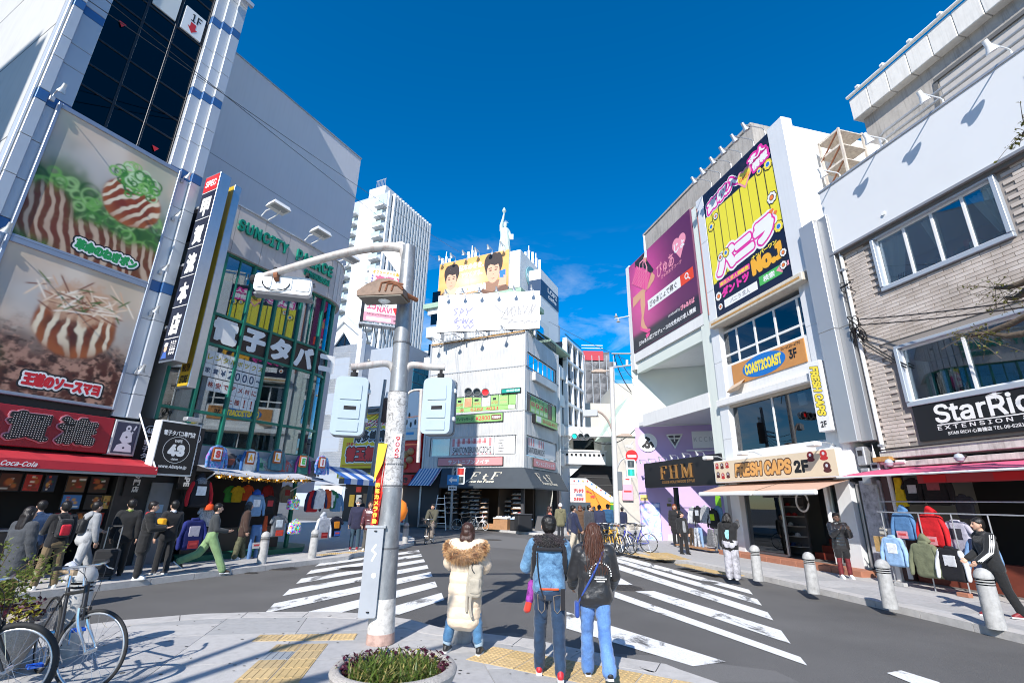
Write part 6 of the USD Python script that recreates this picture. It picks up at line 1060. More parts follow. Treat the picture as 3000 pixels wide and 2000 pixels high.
for z in AG(4.2,16.4,2.0):PT(gr,'beam',bx(fsb,3.58,-.3,z-.1,8.72,.096,z+.12),WH);PT(gr,'guard_rail',bx(fsb,3.8,-.15,z+.5,8.6,-.1,z+.56),MULD)
st=TH('sign_tower','white roof block with a navy band and white lettering right of the white block','building',FS.p(4,-3,16));s0,zt0=FS.at(*t_(1640,810),-3);s1,_=FS.at(*t_(1790,910),-3);zb0=FS.at(*t_(1790,1095),-3)[1];zt1=FS.at(*t_(1790,910),-3)[1]
PT(st,'block',PM(FS,[(s0+.6,-7),(s1,-7),(s1,-3),(s0+.6,-3)],13,zt1+.2),WH);PT(st,'navy_band',PM(FS,[(s0+.55,-7.02),(s1+.03,-7.02),(s1+.03,-2.96),(s0+.55,-2.96)],zb0+.2,zt1-.9),M('band_navy',(.02,.05,.11),.4));PT(st,'lettering',TX(FS,'LOFI',s0+2.3,zb0+1.2,s1-.5,zt1-1.1,-2.95,bold=4,font='sans'),WH);PT(st,'lettering',TX(FS,'cafe',s0+2.4,zb0+.6,s1-.7,zb0+1.05,-2.95,bold=3,font='sans'),WH)
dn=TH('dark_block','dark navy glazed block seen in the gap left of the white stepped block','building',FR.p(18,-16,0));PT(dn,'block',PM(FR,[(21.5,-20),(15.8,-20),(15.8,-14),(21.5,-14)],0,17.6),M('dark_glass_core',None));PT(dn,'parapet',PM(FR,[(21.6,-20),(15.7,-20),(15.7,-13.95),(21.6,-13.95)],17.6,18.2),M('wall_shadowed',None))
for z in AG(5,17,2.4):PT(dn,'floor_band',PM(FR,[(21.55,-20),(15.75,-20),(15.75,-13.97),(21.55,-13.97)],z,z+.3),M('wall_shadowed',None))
ry=TH('ramen_shop','ramen shop with a huge yellow sign and red and black brush lettering','shop',FR.p(13.5,0,0));PT(ry,'wall',bx(FR,16.2,-5,2.9,11.3,-.2,8.9),M('ramen_wall',(.12,.10,.09),.7));YB=M('sign_yellow',(.78,.58,.01),.5,var=.05,vs=2)
for q in((16.0,4.05,14.2,7.1),(14.2,4.05,11.4,8.35)):PT(ry,'sign_panel',bx(FR,q[0],-.2,q[1],q[2],.1,q[3],.01),YB)
for wd,a,b,c,d,lay in[('替玉無料',15.5,4.55,11.6,5.7,[(.16,IW),(.07,IK),(.0,M('ink_scarlet',(.66,.02,.02),.5))]),('博多純情',14.9,6.0,11.7,6.95,[(.08,IW),(.0,IK)]),('とんこつラーメン',14.1,7.25,11.6,7.75,[(.05,IW),(.0,M('ink_scarlet',None))]),('2玉まで',15.6,5.78,14.6,6.05,[(.0,M('ink_scarlet',None))])]:
 g=fit(GL(wd,bold=4),a,b,c,d)
 for k,(e,mm)in EN(lay):PT(ry,'lettering' if k==len(lay)-1 else 'lettering_edge',MB(FR).poly(g.buffer(e,quad_segs=2),.104+.006*k),mm)
for z in(4.2,8.1):PT(ry,'border_pattern',bx(FR,14.1 if z>5 else 15.8,.1,z,11.6,.106,z+.12),M('ink_amber',(.62,.28,.0),.5))
PT(ry,'canopy',bx(FR,15.6,-.2,3.28,11.35,.7,3.66,.02),YB);PT(ry,'canopy_strip',bx(FR,15.4,.7,3.34,11.5,.706,3.5),IW);PT(ry,'lettering',TX(FR,'博多ラーメン 替玉無料 営業中',15.2,3.35,11.7,3.49,.71,bold=2),M('ink_scarlet',None))
PT(ry,'ground_wall',bx(FR,16.2,-1.2,0,11.3,-1.0,3.3),M('ramen_dark',(.06,.04,.03),.7));PT(ry,'door',bx(FR,14.2,-1.0,.1,13.2,-.95,2.2),WOOD)
for k,(s,z,w,h,c)in EN([(15.6,1.2,.5,.9,'#c9a23a'),(14.9,1.5,.5,.6,'#e6dfd0'),(12.9,1.3,.6,.9,'#e8e2d4'),(12.1,1.6,.5,.5,'#d8b04a'),(15.0,2.3,.5,.4,'#b33a2a')]):PT(ry,'lit_poster',bx(FR,s,-.98,z,s-w,-.94,z+h),M(f'lit_poster_{k}',c,.6,var=.5,vs=4,emit=c,es=.35))
rd=TH('red_shop','red shopfront with a white round emblem and takoyaki balls between pole and shoe shop','shop',FR.p(9.2,0,0));RD=M('shop_red',(.62,.015,.015),.45,var=.06,vs=2)
PT(rd,'wall',bx(FR,11.3,-5,0,8.3,-.3,9.6),M('ramen_wall',None));PT(rd,'red_panel',bx(FR,10.0,-.3,3.7,8.32,.05,6.6),RD);PT(rd,'red_panel',bx(FR,11.3,-.3,5.0,10.0,.0,8.5),RD);PT(rd,'canopy',bx(FR,11.2,-.3,2.8,8.4,.8,3.5,.02),RD);PT(rd,'white_arch',MB(FR).poly(CI(9.3,7.9,1.25,1.9,30).intersection(sbox(8.3,6.7,10.9,9.8)),.06,.1),WH);PT(rd,'red_arch',MB(FR).poly(CI(9.3,7.9,1.35,2.0,30).intersection(sbox(8.3,6.7,10.9,10)),.02,.06),RD)
for p in((9.8,7.4),(9.4,7.2),(9.0,7.35),(9.6,7.9)):PT(rd,'emblem_stroke',MB(FR).poly(CI(*p,.1,.22,10),.104),BK)
PT(rd,'grey_box',bx(FR,9.9,-.2,6.0,8.5,.3,6.9,.02),GV);PT(rd,'blue_label',bx(FR,9.6,.3,6.4,8.9,.306,6.6),M('label_blue',(.05,.3,.6),.5))
for s,z in((9.6,5.0),(9.2,4.6),(9.7,4.2),(9.15,5.2)):PT(rd,'takoyaki_ball',MB(FR).tm(trimesh.creation.icosphere(2,.26),AY([[1,0,0,s],[0,1,0,.15],[0,0,1,z],[0,0,0,1]])),M('ball_brown',(.48,.28,.12),.6,var=.3,vs=6))
PT(rd,'lettering',TX(FR,'たこ焼き',10.8,2.95,8.7,3.35,.81,bold=3),BK)
for k,(s,c,z)in EN([(10.4,'#b8463a',.15),(9.6,'#d8d3c8',.15),(8.8,'#bfb8ae',.15)]):
 t=TH('menu_stand',['red framed menu board leaning before the red shop','white menu stand before the red shop','pale poster board before the red shop, nearest the striped awning'][k],'menu board',FR.p(s,.9,PZ));PT(t,'board',MB(FR).add([(s+.3,1.1,.15),(s-.3,1.1,.15),(s-.3,.8,1.35),(s+.3,.8,1.35),(s+.3,.6,.15),(s-.3,.6,.15)],[(0,1,2,3),(3,2,5,4)]),M(f'stand_{k}',c,.6,var=.3,vs=6))
 for j in range(4):PT(t,'print',MB(FR).add([(s+.22,1.075-.06*j,.3+.24*j),(s-.2,1.075-.06*j,.3+.24*j),(s-.2,1.075-.06*j-.035,.44+.24*j),(s+.22,1.075-.06*j-.035,.44+.24*j)],[(0,1,2,3)]),[WINE,IK][j%2])
PT(rd,'lit_menu',bx(FR,10.6,-.28,1.0,9.9,-.2,2.6),M('menu_lit',(.7,.66,.6),.6,emit='#efe6d8',es=.5))
for j in range(4):PT(rd,'menu_row',bx(FR,10.5,-.2,1.3+.26*j,10.0,-.19,1.45+.26*j),[WINE,IK][j%2])
gb2=TH('gabled_building','white panelled building with a pointed gable and blue grey side wall','building',FR.p(20,-5,0));GW=WL(FR.p(20.0,-5,0),-64,-1);GS2=WL(FR.p(20.0,-5,0),26,1)
tri=PG([(0,4),(5.6,4),(5.6,17.6),(2.9,19.9),(0,17.6)]);wins=[sbox(1.55,13.2,3.9,15.3),sbox(1.55,9.6,3.9,11.7),sbox(1.55,6,3.9,8.1),PG([(1.7,16.6),(4.1,16.6),(2.9,18.1)])]
PT(gb2,'gable_wall',MB(GW).poly(tri.difference(UA(wins)),-.3,0),M('gable_white',(.74,.75,.76),.5,var=.04,vs=1));PT(gb2,'corner_frame',MB(GW).poly(UA([sbox(0,4,.55,17.6),PG([(0,17.6),(2.9,19.9),(5.6,17.6),(5.6,17.0),(2.9,19.2),(.0,17.0)])]),0,.25),WH)
for w in wins:PT(gb2,'window',MB(GW).poly(w,-.2,-.15),PANEB);PT(gb2,'window_bar',MB(GW).poly(sbox(2.68,w.bounds[1],2.76,w.bounds[3]).intersection(w),-.15,-.08),MULD)
for z in AG(5,17,1.2):PT(gb2,'panel_joint',bx(GW,.55,0,z,5.6,.006,z+.035),M('joint_grey',(.35,.36,.38),.6))
SLATE=M('side_slate',(.33,.37,.43),.6,var=.05,vs=1,streak=.08)
PT(gb2,'side_wall',bx(GS2,0,-5.5,3,5.2,-.02,16.6),SLATE);PT(gb2,'side_wall_low',bx(GS2,5.2,-5.5,3,14,-.02,14.8),SLATE);PT(gb2,'side_wall_high',bx(GS2,4.6,-5.4,14.8,9.4,-.2,17.4),WH)
for z in AG(5.6,16,1.3):PT(gb2,'panel_joint',bx(GS2,0.1,-.02,z,13.8,-.012,z+.03),M('joint_slate',(.2,.23,.27),.6))
for s in AG(.9,13.8,1.0):PT(gb2,'panel_joint',bx(GS2,s,-.02,3,s+.025,-.014,14.8),M('joint_slate',None))
PT(gb2,'white_conduit',MB(GS2).tube([(.8,.12,15.0),(7.5,.12,13.3)],.09,6),M('conduit_cream',(.66,.6,.5),.6));PT(gb2,'white_conduit',MB(GS2).tube([(6.2,.12,14.4),(6.2,.12,17.5)],.07,6),M('conduit_cream',None))
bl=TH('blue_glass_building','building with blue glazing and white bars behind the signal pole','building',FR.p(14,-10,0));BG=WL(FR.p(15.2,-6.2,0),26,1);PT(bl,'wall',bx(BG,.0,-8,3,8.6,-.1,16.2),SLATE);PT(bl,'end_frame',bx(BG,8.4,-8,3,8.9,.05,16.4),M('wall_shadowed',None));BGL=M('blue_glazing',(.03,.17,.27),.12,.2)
for i,s in EN(AG(1.0,8.2,.9)):
 for j,z in EN(AG(5.0,14.0,1.1)):PT(bl,'blue_pane',bx(BG,s,-.1,z,s+.82,-.04,z+1.0),BGL)
nv=TH('billboard','white and pink recruitment billboard standing on the gabled building','billboard',at_d(872,700,40.));nb_=WL(at_d(838,700,38.),72,1);L2=nb_.at(928,680)[0];zt_,zb_=nb_.at(840,611)[1],nb_.at(835,735)[1];zt2=nb_.at(928,628)[1];zt_=(zt_+zt2)/2
PT(nv,'panel',bx(nb_,0,-.25,zb_,L2,.0,zt_),WH);Hn=zt_-zb_
PKI=M('ink_hotpink',(.72,.12,.22),.5)
for wd,a,b,c,d,mm,bo in[('オファーメール届く',.10,.90,.88,.97,GLD,3),('高収入',.18,.70,.95,.88,PKI,4),('お仕事',.08,.56,.60,.69,PKI,4),('15',.06,.22,.30,.36,PKI,3),('いちごナビ',.36,.29,.62,.33,IK,2),('NAVi',.32,.18,.72,.29,PKI,3),('http://15navi.com/',.08,.11,.92,.15,IK,1),('検索',.78,.03,.92,.07,IK,1)]:PT(nv,'lettering',TX(nb_,wd,L2*a,zb_+Hn*b,L2*c,zb_+Hn*d,.012,bold=bo),mm)
for k,ch in EN('女性の'):PT(nv,'lettering',TX(nb_,ch,L2*.08,zb_+Hn*(.83-.055*k),L2*.14,zb_+Hn*(.875-.055*k),.012,bold=2),M('ink_purple',(.10,.05,.35),.5))
PT(nv,'pink_strip',bx(nb_,0,.0,zb_,L2,.008,zb_+Hn*.16),M('ink_palepink',(.70,.30,.38),.5));PT(nv,'search_box',bx(nb_,L2*.08,.008,zb_+Hn*.02,L2*.72,.011,zb_+Hn*.08),IW);PT(nv,'strawberry',MB(nb_).poly(PG([(L2*.78,zb_+Hn*.27),(L2*.92,zb_+Hn*.27),(L2*.85,zb_+Hn*.18)]).buffer(.12),.012),M('ink_scarlet',None))
PT(nv,'dark_side',bx(nb_,-.25,-.6,zb_-.5,0,.0,zb_+Hn*.42),MULD)
for s in LS(.1,L2-.1,5):PT(nv,'strut',MB(nb_).tube([(s,-.1,zb_),(s+.5,-1.2,zb_-1.4)],.06,5),GV);PT(nv,'strut',MB(nb_).tube([(s,-.1,zb_-1.5),(s,-.1,zb_)],.06,5),GV)
PT(nv,'catwalk',bx(nb_,-.3,-.3,zb_-.45,L2+.3,.5,zb_-.35),GV)
D0=112.;c0=at_d(895,438,D0);hr=TH('high_rise','white high-rise with stacked balconies and tall vertical fins','building',(c0[0],c0[1],0));HF,HS=WL(c0,-64,-1),WL(c0,26,1);Ht=c0[2];HW=M('tower_white',(.72,.73,.74),.6);HG=M('tower_grey',(.42,.46,.52),.6)
Ls=HS.at(1237*.784,700)[0];PT(hr,'core',PM(HS,[(0,-17),(Ls,-17),(Ls,-.3),(0,-.3)],0,Ht-.3),HG);PT(hr,'pier',bx(HF,3.2,-.3,0,9.5,.2,Ht-1.2),HW);PT(hr,'corner_fin',bx(HS,0,-.6,0,1.0,.15,Ht),HW)
FINS=15;DG=M('tower_glass',(.05,.075,.10),.15)
for k in range(FINS):s=1.6+(Ls-2.0)*k/(FINS-1);PT(hr,'fin',bx(HS,s,-.3,0,s+.55,.7,Ht),HW)
PT(hr,'glazing',bx(HS,1.0,-.3,0,Ls,-.15,Ht-.5),DG)
fh=3.05;nf=int(Ht/fh)
sp_=MB(HS)
for k in range(4,nf):PT(hr,'spandrel',bx(HS,1.0,-.2,k*fh,Ls,-.05,k*fh+.6),HG)
BGM=M('balcony_glass',(.45,.60,.58),.2)
for k in range(5,nf):
 z=k*fh+.2
 for a,b in((.2,3.2),(9.5,15.5)):PT(hr,'balcony_slab',bx(HF,a,-.3,z-.35,b,1.6,z),HW);PT(hr,'balcony_glass',bx(HF,a+.05,1.45,z,b-.05,1.55,z+1.15),BGM);PT(hr,'balcony_recess',bx(HF,a,-.3,z,b,-.1,z+fh-.4),M('recess_dark',(.05,.055,.06),.6))
 PT(hr,'balcony_slab',bx(HS,Ls,-3.5,z-.35,Ls+2.0,-.6,z),HW);PT(hr,'balcony_glass',bx(HS,Ls+.1,-.66,z,Ls+2.0,-.58,z+1.15),BGM)
PT(hr,'roof_house',PM(HF,[(8,-6),(2.5,-6),(2.5,-1),(8,-1)],Ht-.3,Ht+3.2),HW)
for s in LS(2.6,5.5,7):PT(hr,'roof_rail',bx(HF,s,-1,Ht+3.2,s+.12,-.9,Ht+5.2),GV)
PT(hr,'roof_rail',bx(HF,2.5,-1,Ht+5.1,5.8,-.9,Ht+5.3),GV)
Y0=42.
cn=TH('canopy_building','pale building with a white roofed walkway and an arch behind the traffic lights','building',(6.4,43,0));CRM=M('cream_render',(.56,.53,.46),.8,var=.06,vs=1,streak=.15)
X=lambda u,v:at_y(u,v,Y0)
PT(cn,'wall',MB().box((3.6,43.2,0),(9.6,50,7.6)),CRM)
PT(cn,'roof_slab',MB().box((3.9,41.8,7.3),(8.1,46,8.05),.05),WH);PT(cn,'window',MB().box((5.6,43.1,6.3),(7.4,43.2,7.3)),PANEB)
PT(cn,'balcony_front',MB().box((3.9,41.6,4.9),(8.1,43.2,5.95),.04),WH);PT(cn,'balcony_edge',MB().box((3.85,41.5,5.95),(8.2,43.2,6.08)),WH)
for k in range(11):PT(cn,'dentil',MB().box((4.0+k*.38,41.52,5.62),(4.18+k*.38,41.6,5.78)),DK2)
for x in(4.5,7.9):PT(cn,'column',MB().box((x,42.0,6.05),(x+.18,42.2,7.3)),WH);PT(cn,'brace',MB().tube([(x,42.1,6.3),(x+.9,42.1,7.25)],.05,5),WH)
PT(cn,'arch_opening',MB().box((5.0,42.6,2.2),(9.4,43.1,4.9)),M('arch_dark',(.02,.02,.022),.8));PT(cn,'arch_pillar',MB().box((4.0,42.0,0),(5.1,43.1,4.9),.05),WH);PT(cn,'arch_bracket',MB().add([(5.1,42.05,4.9),(6.2,42.05,4.9),(5.1,42.05,3.9),(5.1,43,4.9),(6.2,43,4.9),(5.1,43,3.9)],[(0,1,2),(3,5,4),(0,3,4),(0,4,1),(1,4,5),(1,5,2)]),WH)
for z in(2.7,3.3,3.9):PT(cn,'shutter_line',MB().box((6.4,42.56,z),(9.3,42.6,z+.04)),M('shutter_grey',(.09,.09,.09),.6))
stp=TH('stair_hoarding','outdoor stair with a white spotted side, orange hoarding and photo sticker advert','stairway',(6.8,41,0));PT(stp,'stringer',MB().poly(PG([(4.98,3.75),(6.3,3.75),(8.9,2.05),(8.9,1.5),(6.1,3.3),(4.98,3.3)]),40.9,41.1),M('stringer_white',(.66,.7,.72),.6))
PT(stp,'orange_hoarding',MB().poly(PG([(6.2,3.22),(8.9,1.55),(8.9,.2),(6.2,.2)]),40.95,41.05),M('hoarding_orange',(.78,.28,.03),.6));PT(stp,'white_hoarding',MB().box((4.98,40.93,1.9),(6.2,41.05,3.3)),M('hoarding_white',(.70,.60,.60),.6));PT(stp,'dark_base',MB().box((4.98,40.9,0),(6.6,41.06,1.9)),M('hoarding_dark',(.05,.07,.09),.5))
XYF=WL((0,40.9,0),90,1)
PT(stp,'lettering',TX(XYF,'プリクラ',5.25,2.65,6.05,2.95,.03,bold=5),WINE);PT(stp,'lettering',TX(XYF,'24時間',5.4,2.38,5.95,2.58,.03,bold=4),M('ink_bluegrey',(.2,.25,.4),.5));PT(stp,'lettering',TX(XYF,'スタジオ',5.25,2.02,6.05,2.28,.03,bold=5),WINE);PT(stp,'lettering',TX(XYF,'2階',6.6,2.25,6.95,2.45,.0,bold=4),WINE);PT(stp,'arrow',MB(XYF).poly(PG([(6.25,2.75),(6.45,2.85),(6.42,2.77),(6.75,2.62),(6.72,2.56),(6.4,2.7),(6.38,2.62)]),.0),WINE)
for k in range(10):PT(stp,'spot',MB(XYF).poly(CI(5.3+k*.36,3.55-max(0,k-3)*.225,.07,n=8),.06),[WINE,INKB,GLD][k%3])
PT(stp,'green_box',MB().box((8.1,40.3,.2),(9.0,40.8,1.95),.04),M('kiosk_green',(.02,.22,.06),.5));PT(stp,'yellow_trim',MB().box((8.05,40.28,1.75),(9.05,40.82,1.85)),YB)
bw2=TH('beige_block','plain beige rendered block behind the lamp post','building',(8,50,0));a,b=at_y(1330,925,50),at_y(1440,880,50);PT(bw2,'wall',MB().box((a[0],50,0),(b[0]+3,58,a[2])),CRM);PT(bw2,'upper_wall',MB().box((at_y(1412,900,50)[0],50.1,a[2]),(b[0]+3,58,b[2])),CRM)
sc2=TH('scaffolded_tower','building wrapped in grey scaffold netting with a red band on top','building',(10,66,0));a,b,top=at_y(1326,829,66),at_y(1408,829,66),at_y(1340,806,66);NET=usdkit.material(stage,"/World/Looks/scaffold_net",{"g":("geometry",{}),"n":("noise_texture",{"scale":.9,"detail":5.,"distortion":1.}),"r":("rgb_ramp",{"ramp":[(.3,(.10,.10,.105)),(.7,(.24,.24,.25))]}),"bp":("bump",{"strength":.8,"distance":.3}),"p":("principled_bsdf",{"roughness":.9})},[("g.position","n.vector"),("n.fac","r.fac"),("r.color","p.base_color"),("n.fac","bp.height"),("bp.normal","p.normal")],surface="p.BSDF")
nc,nrw=5,7
xs=LS(a[0],b[0],nc+1);zs=LS(10,a[2],nrw+1)
for i in range(nc):
 for j in range(nrw):
  A_,B2=np.meshgrid(LS(0,1,7),LS(0,1,7),indexing='ij');sag=.28*np.sin(pi*A_)*np.sin(pi*B2)+.1*nz(A_+i,B2+j,3,i*7+j)
  PT(sc2,'net_panel',MB().grid(SK([xs[i]+(xs[i+1]-xs[i])*A_,66-sag,zs[j]+(zs[j+1]-zs[j])*B2],-1)),NET)
PT(sc2,'side_net',MB().box((b[0],66.05,10),(b[0]+.1,74,a[2]-.5)),NET);PT(sc2,'body',MB().box((a[0]+.2,66.5,0),(b[0]-.1,74,a[2]-1)),M('wall_shadowed',None))
for x in xs:PT(sc2,'pole',MB().tube([(x,65.7,10),(x,65.7,a[2]+.8)],.06,5),GV)
PT(sc2,'red_band',MB().box((a[0]+.8,65.8,a[2]+.1),(b[0]-1.4,66,a[2]+1.5)),M('net_red',(.45,.05,.07),.8));PT(sc2,'upper_net',MB().box((a[0]+.4,66.02,a[2]),(b[0]-.5,70,a[2]+1.4)),NET)
for z in(a[2]+1.9,a[2]+2.3):PT(sc2,'top_rail',MB().tube([(a[0]+.6,65.8,z),(b[0]-1.4,65.8,z)],.07,5),WH)
mn=TH('mint_gable','pale mint gabled wall just behind the lilac building','building',(10,39,0));y=38.;P0,P1,P2=at_y(1385,1000,y),at_y(1443,912,y),at_y(1455,930,y);PT(mn,'gable',MB().poly(PG([(P0[0],P0[2]),(P1[0],P1[2]),(P1[0]+2.4,P1[2]-3),(P1[0]+2.4,P0[2]),(P0[0],P0[2])]),y,y+4),M('mint_render',(.58,.72,.62),.7,var=.04,vs=1));
mp=TH('tiled_annex','low beige building with small signs behind the parked bicycles','building',(8.5,37,0));PT(mp,'wall',MB().box((at_y(1420,1100,36.5)[0],36.5,0),(13,37.9,P0[2]*.95)),M('annex_tile',(.52,.48,.42),.7,var=.15,vs=3))
for k,(u0,v0,u1,v1,c)in EN([(1433,1092,1448,1112,'#e8e2e4'),(1430,1112,1452,1148,'#d8a8b8')]):
 a,b=at_y(u0,v1,36.4),at_y(u1,v0,36.4);PT(mp,'small_sign',MB().box((a[0],36.3,a[2]),(b[0],36.5,b[2])),M(f'annex_sign_{k}',c,.6));PT(mp,'sign_line',MB().box((a[0]+.1,36.29,(a[2]+b[2])/2),(b[0]-.1,36.3,(a[2]+b[2])/2+.12)),WINE)
rc=TH('steel_canopy','dark glazed canopy on rusty steel ribs towering over the white sign wall','canopy',B.p(-9,-6,14));RUST=M('rust_steel',(.16,.055,.025),.75,.2,var=.4,vs=4);DGL=M('canopy_glass',(.035,.045,.06),.2)
zc=zq(2600,0,3.92)
def cp(x,y,o):u,v=zc(x,y);s,z=B.at(u,v,o);return(s,o,z)
prof=[(480,1340),(600,1060),(740,770),(1010,480),(1240,400),(1568,280)]
low=[cp(x,y,-5.)for x,y in prof];OUT=3.5
Pn=AY([[p,(p[0]-4.2,p[1]+OUT*0-0.4,p[2]+.25),(p[0]-10,p[1]-.8,p[2]+.8)]for p in low]);
for i in range(len(low)-1):
 for j in range(2):PT(rc,'glass_panel',MB(B).add([Pn[i][j],Pn[i+1][j],Pn[i+1][j+1],Pn[i][j+1]],[(0,1,2,3)]),DGL)
PT(rc,'edge_beam',MB(B).tube(low,.14,6),MULD)
for k,f in EN((.12,.26,.42)):PT(rc,'rib',MB(B).tube([p+(q_-p)*f+AY([0,.15,-.05])for p,q_ in[(AY(P[0]),AY(P[2]))for P in Pn]],.13 if k==0 else .09,6),RUST)
for i in range(len(low)):PT(rc,'purlin',MB(B).tube([AY(Pn[i][0])+[0,.2,-.1],AY(Pn[i][1])+[0,.2,-.1],AY(Pn[i][2])+[0,.2,-.1]],.11,6),M('rust_orange2',(.32,.11,.035),.75,.1,var=.3,vs=4))
PT(rc,'gutter_tip',MB(B).tube([low[2],(low[2][0]+.9,low[2][1],low[2][2]-.25)],.06,6),WH);PT(rc,'brace',MB(B).tube([cp(1010,800,-5),cp(1110,930,-5)],.1,6),M('rust_orange2',None))

# ================================================================ street furniture
def V(t,w):return[t(*p)for p in w]
def path(t0,t1,n=10):return AY([AY(t0)+(AY(t1)-AY(t0))*k/(n-1)for k in range(n)])
def bez(*P,n=12):
 P=[AY(p,float)for p in P];t=LS(0,1,n)[:,None]
 while len(P)>1:P=[P[i]*(1-t)+P[i+1]*t for i in range(len(P)-1)]
 return P[0]
def hd(p):return float(np.hypot(p[0],p[1]))
GPOLE=usdkit.material(stage,"/World/Looks/pole_galvanised",{"g":("geometry",{}),"mp":("mapping",{"scale":(3,3,1.2)}),"n":("noise_texture",{"scale":3.,"detail":7.,"roughness":.7}),"r":("rgb_ramp",{"ramp":[(.3,(.20,.21,.22)),(.55,(.31,.32,.33)),(.72,(.40,.41,.42))]}),"n2":("noise_texture",{"scale":14.,"detail":5.,"roughness":.75}),"r2":("rgb_ramp",{"ramp":[(.62,(0,0,0)),(.68,(.55,.55,.55))]}),"mx":("mix",{"color2":(.62,.61,.58)}),"p":("principled_bsdf",{"roughness":.42,"metallic":.45})},[("g.position","mp.vector"),("mp.vector","n.vector"),("g.position","n2.vector"),("n.fac","r.fac"),("n2.fac","r2.fac"),("r2.color","mx.fac"),("r.color","mx.color1"),("mx.color","p.base_color")],surface="p.BSDF")
RARM=M('rusty_painted_arm',(.52,.49,.46),.55,.2,var=.18,vs=9,streak=.55,dirt='#7a3d22')
pb0=G(873,1476,PZ);ptop=AY([pb0[0]-.13,pb0[1]+.02,5.62])
pole=TH('signal_pole','thick grey steel signal pole with peeling stickers and a long curved arm','signal pole',pb0)
ax_=lambda z:pb0+(ptop-pb0)*((z-PZ)/(5.62-PZ))
PT(pole,'shaft',MB().tube([pb0-[0,0,.02]]+[ax_(z)for z in(.8,1.6,2.4,3.2,4.0,4.8,5.62)],[.165,.152,.145,.138,.13,.122,.115,.108],28),GPOLE,smooth=40)
PT(pole,'painted_foot',MB().tube([pb0,ax_(.62)],[.168,.1565],28,cap=False),M('foot_white_worn',(.55,.53,.50),.7,var=.45,vs=18),smooth=40);PT(pole,'rust_ring',MB().tube([pb0+[0,0,.001],ax_(.24)],[.172,.1665],28,cap=False),M('foot_rust',(.45,.30,.25),.8,var=.5,vs=12),smooth=40)
PT(pole,'sticker_sleeve',MB().tube([ax_(1.95),ax_(3.25)],[.1435,.1395],28,cap=False),usdkit.material(stage,"/World/Looks/peeled_stickers",{"g":("geometry",{}),"n":("noise_texture",{"scale":16.,"detail":8.,"roughness":.8,"distortion":1.2}),"r":("rgb_ramp",{"ramp":[(.40,(.12,.115,.11)),(.47,(.42,.41,.40)),(.6,(.62,.61,.60))]}),"p":("principled_bsdf",{"roughness":.7})},[("g.position","n.vector"),("n.fac","r.fac"),("r.color","p.base_color")],surface="p.BSDF"),smooth=40)
for z in(1.2,1.97,2.25,2.62,2.95,3.25,4.0):PT(pole,'steel_band',MB().tube([ax_(z-.012),ax_(z+.012)],.155-.007*z+.004,24,cap=False),M('band_steel',(.16,.16,.165),.5,.5))
pd=hd(pb0)
d0=at_d(945,572,pd)
lend=at_d(583,642,pd+1.1)
arm=bez(ptop-[0,0,.12],ptop+[-.16,.02,.12],at_d(840,560,pd+.2),at_d(700,605,pd+.7),lend,n=24);arm=np.vstack([[ptop-[0,0,.5]],[ptop-[0,0,.3]],arm[2:]])
PT(pole,'long_arm',MB().tube(arm,LS(.085,.055,len(arm)),16),RARM,smooth=50)
PT(pole,'gusset',MB().tm(m3 .Manifold.hull_points(AY([ptop+[.0,y,.0]for y in(-.012,.012)]+[ptop+[-.02,y,-.62]for y in(-.012,.012)]+[arm[8]+[0,y,.02]for y in(-.012,.012)]+[ptop+[-.12,y,.1]for y in(-.012,.012)]))),M('gusset_pale',(.60,.56,.53),.6,var=.15,vs=8))
PT(pole,'arm_clamp',MB().tube([arm[-2]+[0.2,0,.0],arm[-2]+[.26,0,.01]],.085,12),M('rusty_iron',None));PT(pole,'arm_clamp',MB().tube([lend+[-.02,0,0],lend+[.04,0,0.]],.08,12),DK2)
def signal_back(parent,c,ax,w=.62,h=.36,d=.2,nm='signal_housing'):
 """A horizontal three-lamp head seen from behind or before: c centre, ax direction of its long side."""
SIGW=M('signal_white',(.68,.70,.71),.4);SIGB=M('signal_pale_blue',(.36,.44,.50),.42,var=.05,vs=3)
def rbox(fr,a,b,r):
 a,b=np.minimum(a,b),np.maximum(a,b);pts=[]
 for sx in(a[0]+r,b[0]-r):
  for sz in(a[2]+r,b[2]-r):
   for t in LS(0,2*pi,13)[:-1]:
    for y in(a[1],b[1]):pts.append((sx+r*cos(t),y,sz+r*sin(t)))
 return MB(fr).tm(m3 .Manifold.hull_points(AY(pts)))
sc0=at_d(655,655,pd+.95);fr=FT(sc0,radians(14));sg1=TH('traffic_light','white traffic light seen from behind, hanging under the long curved arm','traffic light',sc0)
PT(sg1,'housing',rbox(fr,(-.44,-.06,-.16),(.40,.08,.14),.06),SIGW);PT(sg1,'visor',MB(fr).box((-.46,.08,-.17),(.42,.26,-.13),.01).box((-.46,.08,.1),(.42,.22,.14),.01),M('visor_grey',(.22,.24,.26),.5))
for x in(-.3,0,.27):PT(sg1,'back_panel',rbox(fr,(x-.11,-.072,-.10),(x+.11,-.058,.1),.03),SIGW)
PT(sg1,'hanger',MB(fr).tube([(-.2,0,.1),(-.2,.05,.3)],.03,8).tube([(.3,0,.1),(.3,.04,.26)],.03,8),DK2);th=LS(pi,2*pi,10);PT(sg1,'cable',MB(fr).tube(SK([-.12+.2*np.cos(th),np.full(10,-.08),-.0+.14*np.sin(th)],1),.008,5),BK)
lc=at_d(885,672,pd-.25);fr=FT(lc,radians(-8));lp=TH('street_lamp','rusty brown boxy street lamp fixed to the signal pole','street lamp',lc)
pr=[(-.36,-.10),(-.36,-.02),(-.22,.08),(-.05,.15),(.1,.15),(.25,.09),(.33,-.0),(.33,-.10)]
RH=M('lamp_rust_brown',(.23,.16,.12),.7,.15,var=.4,vs=10)
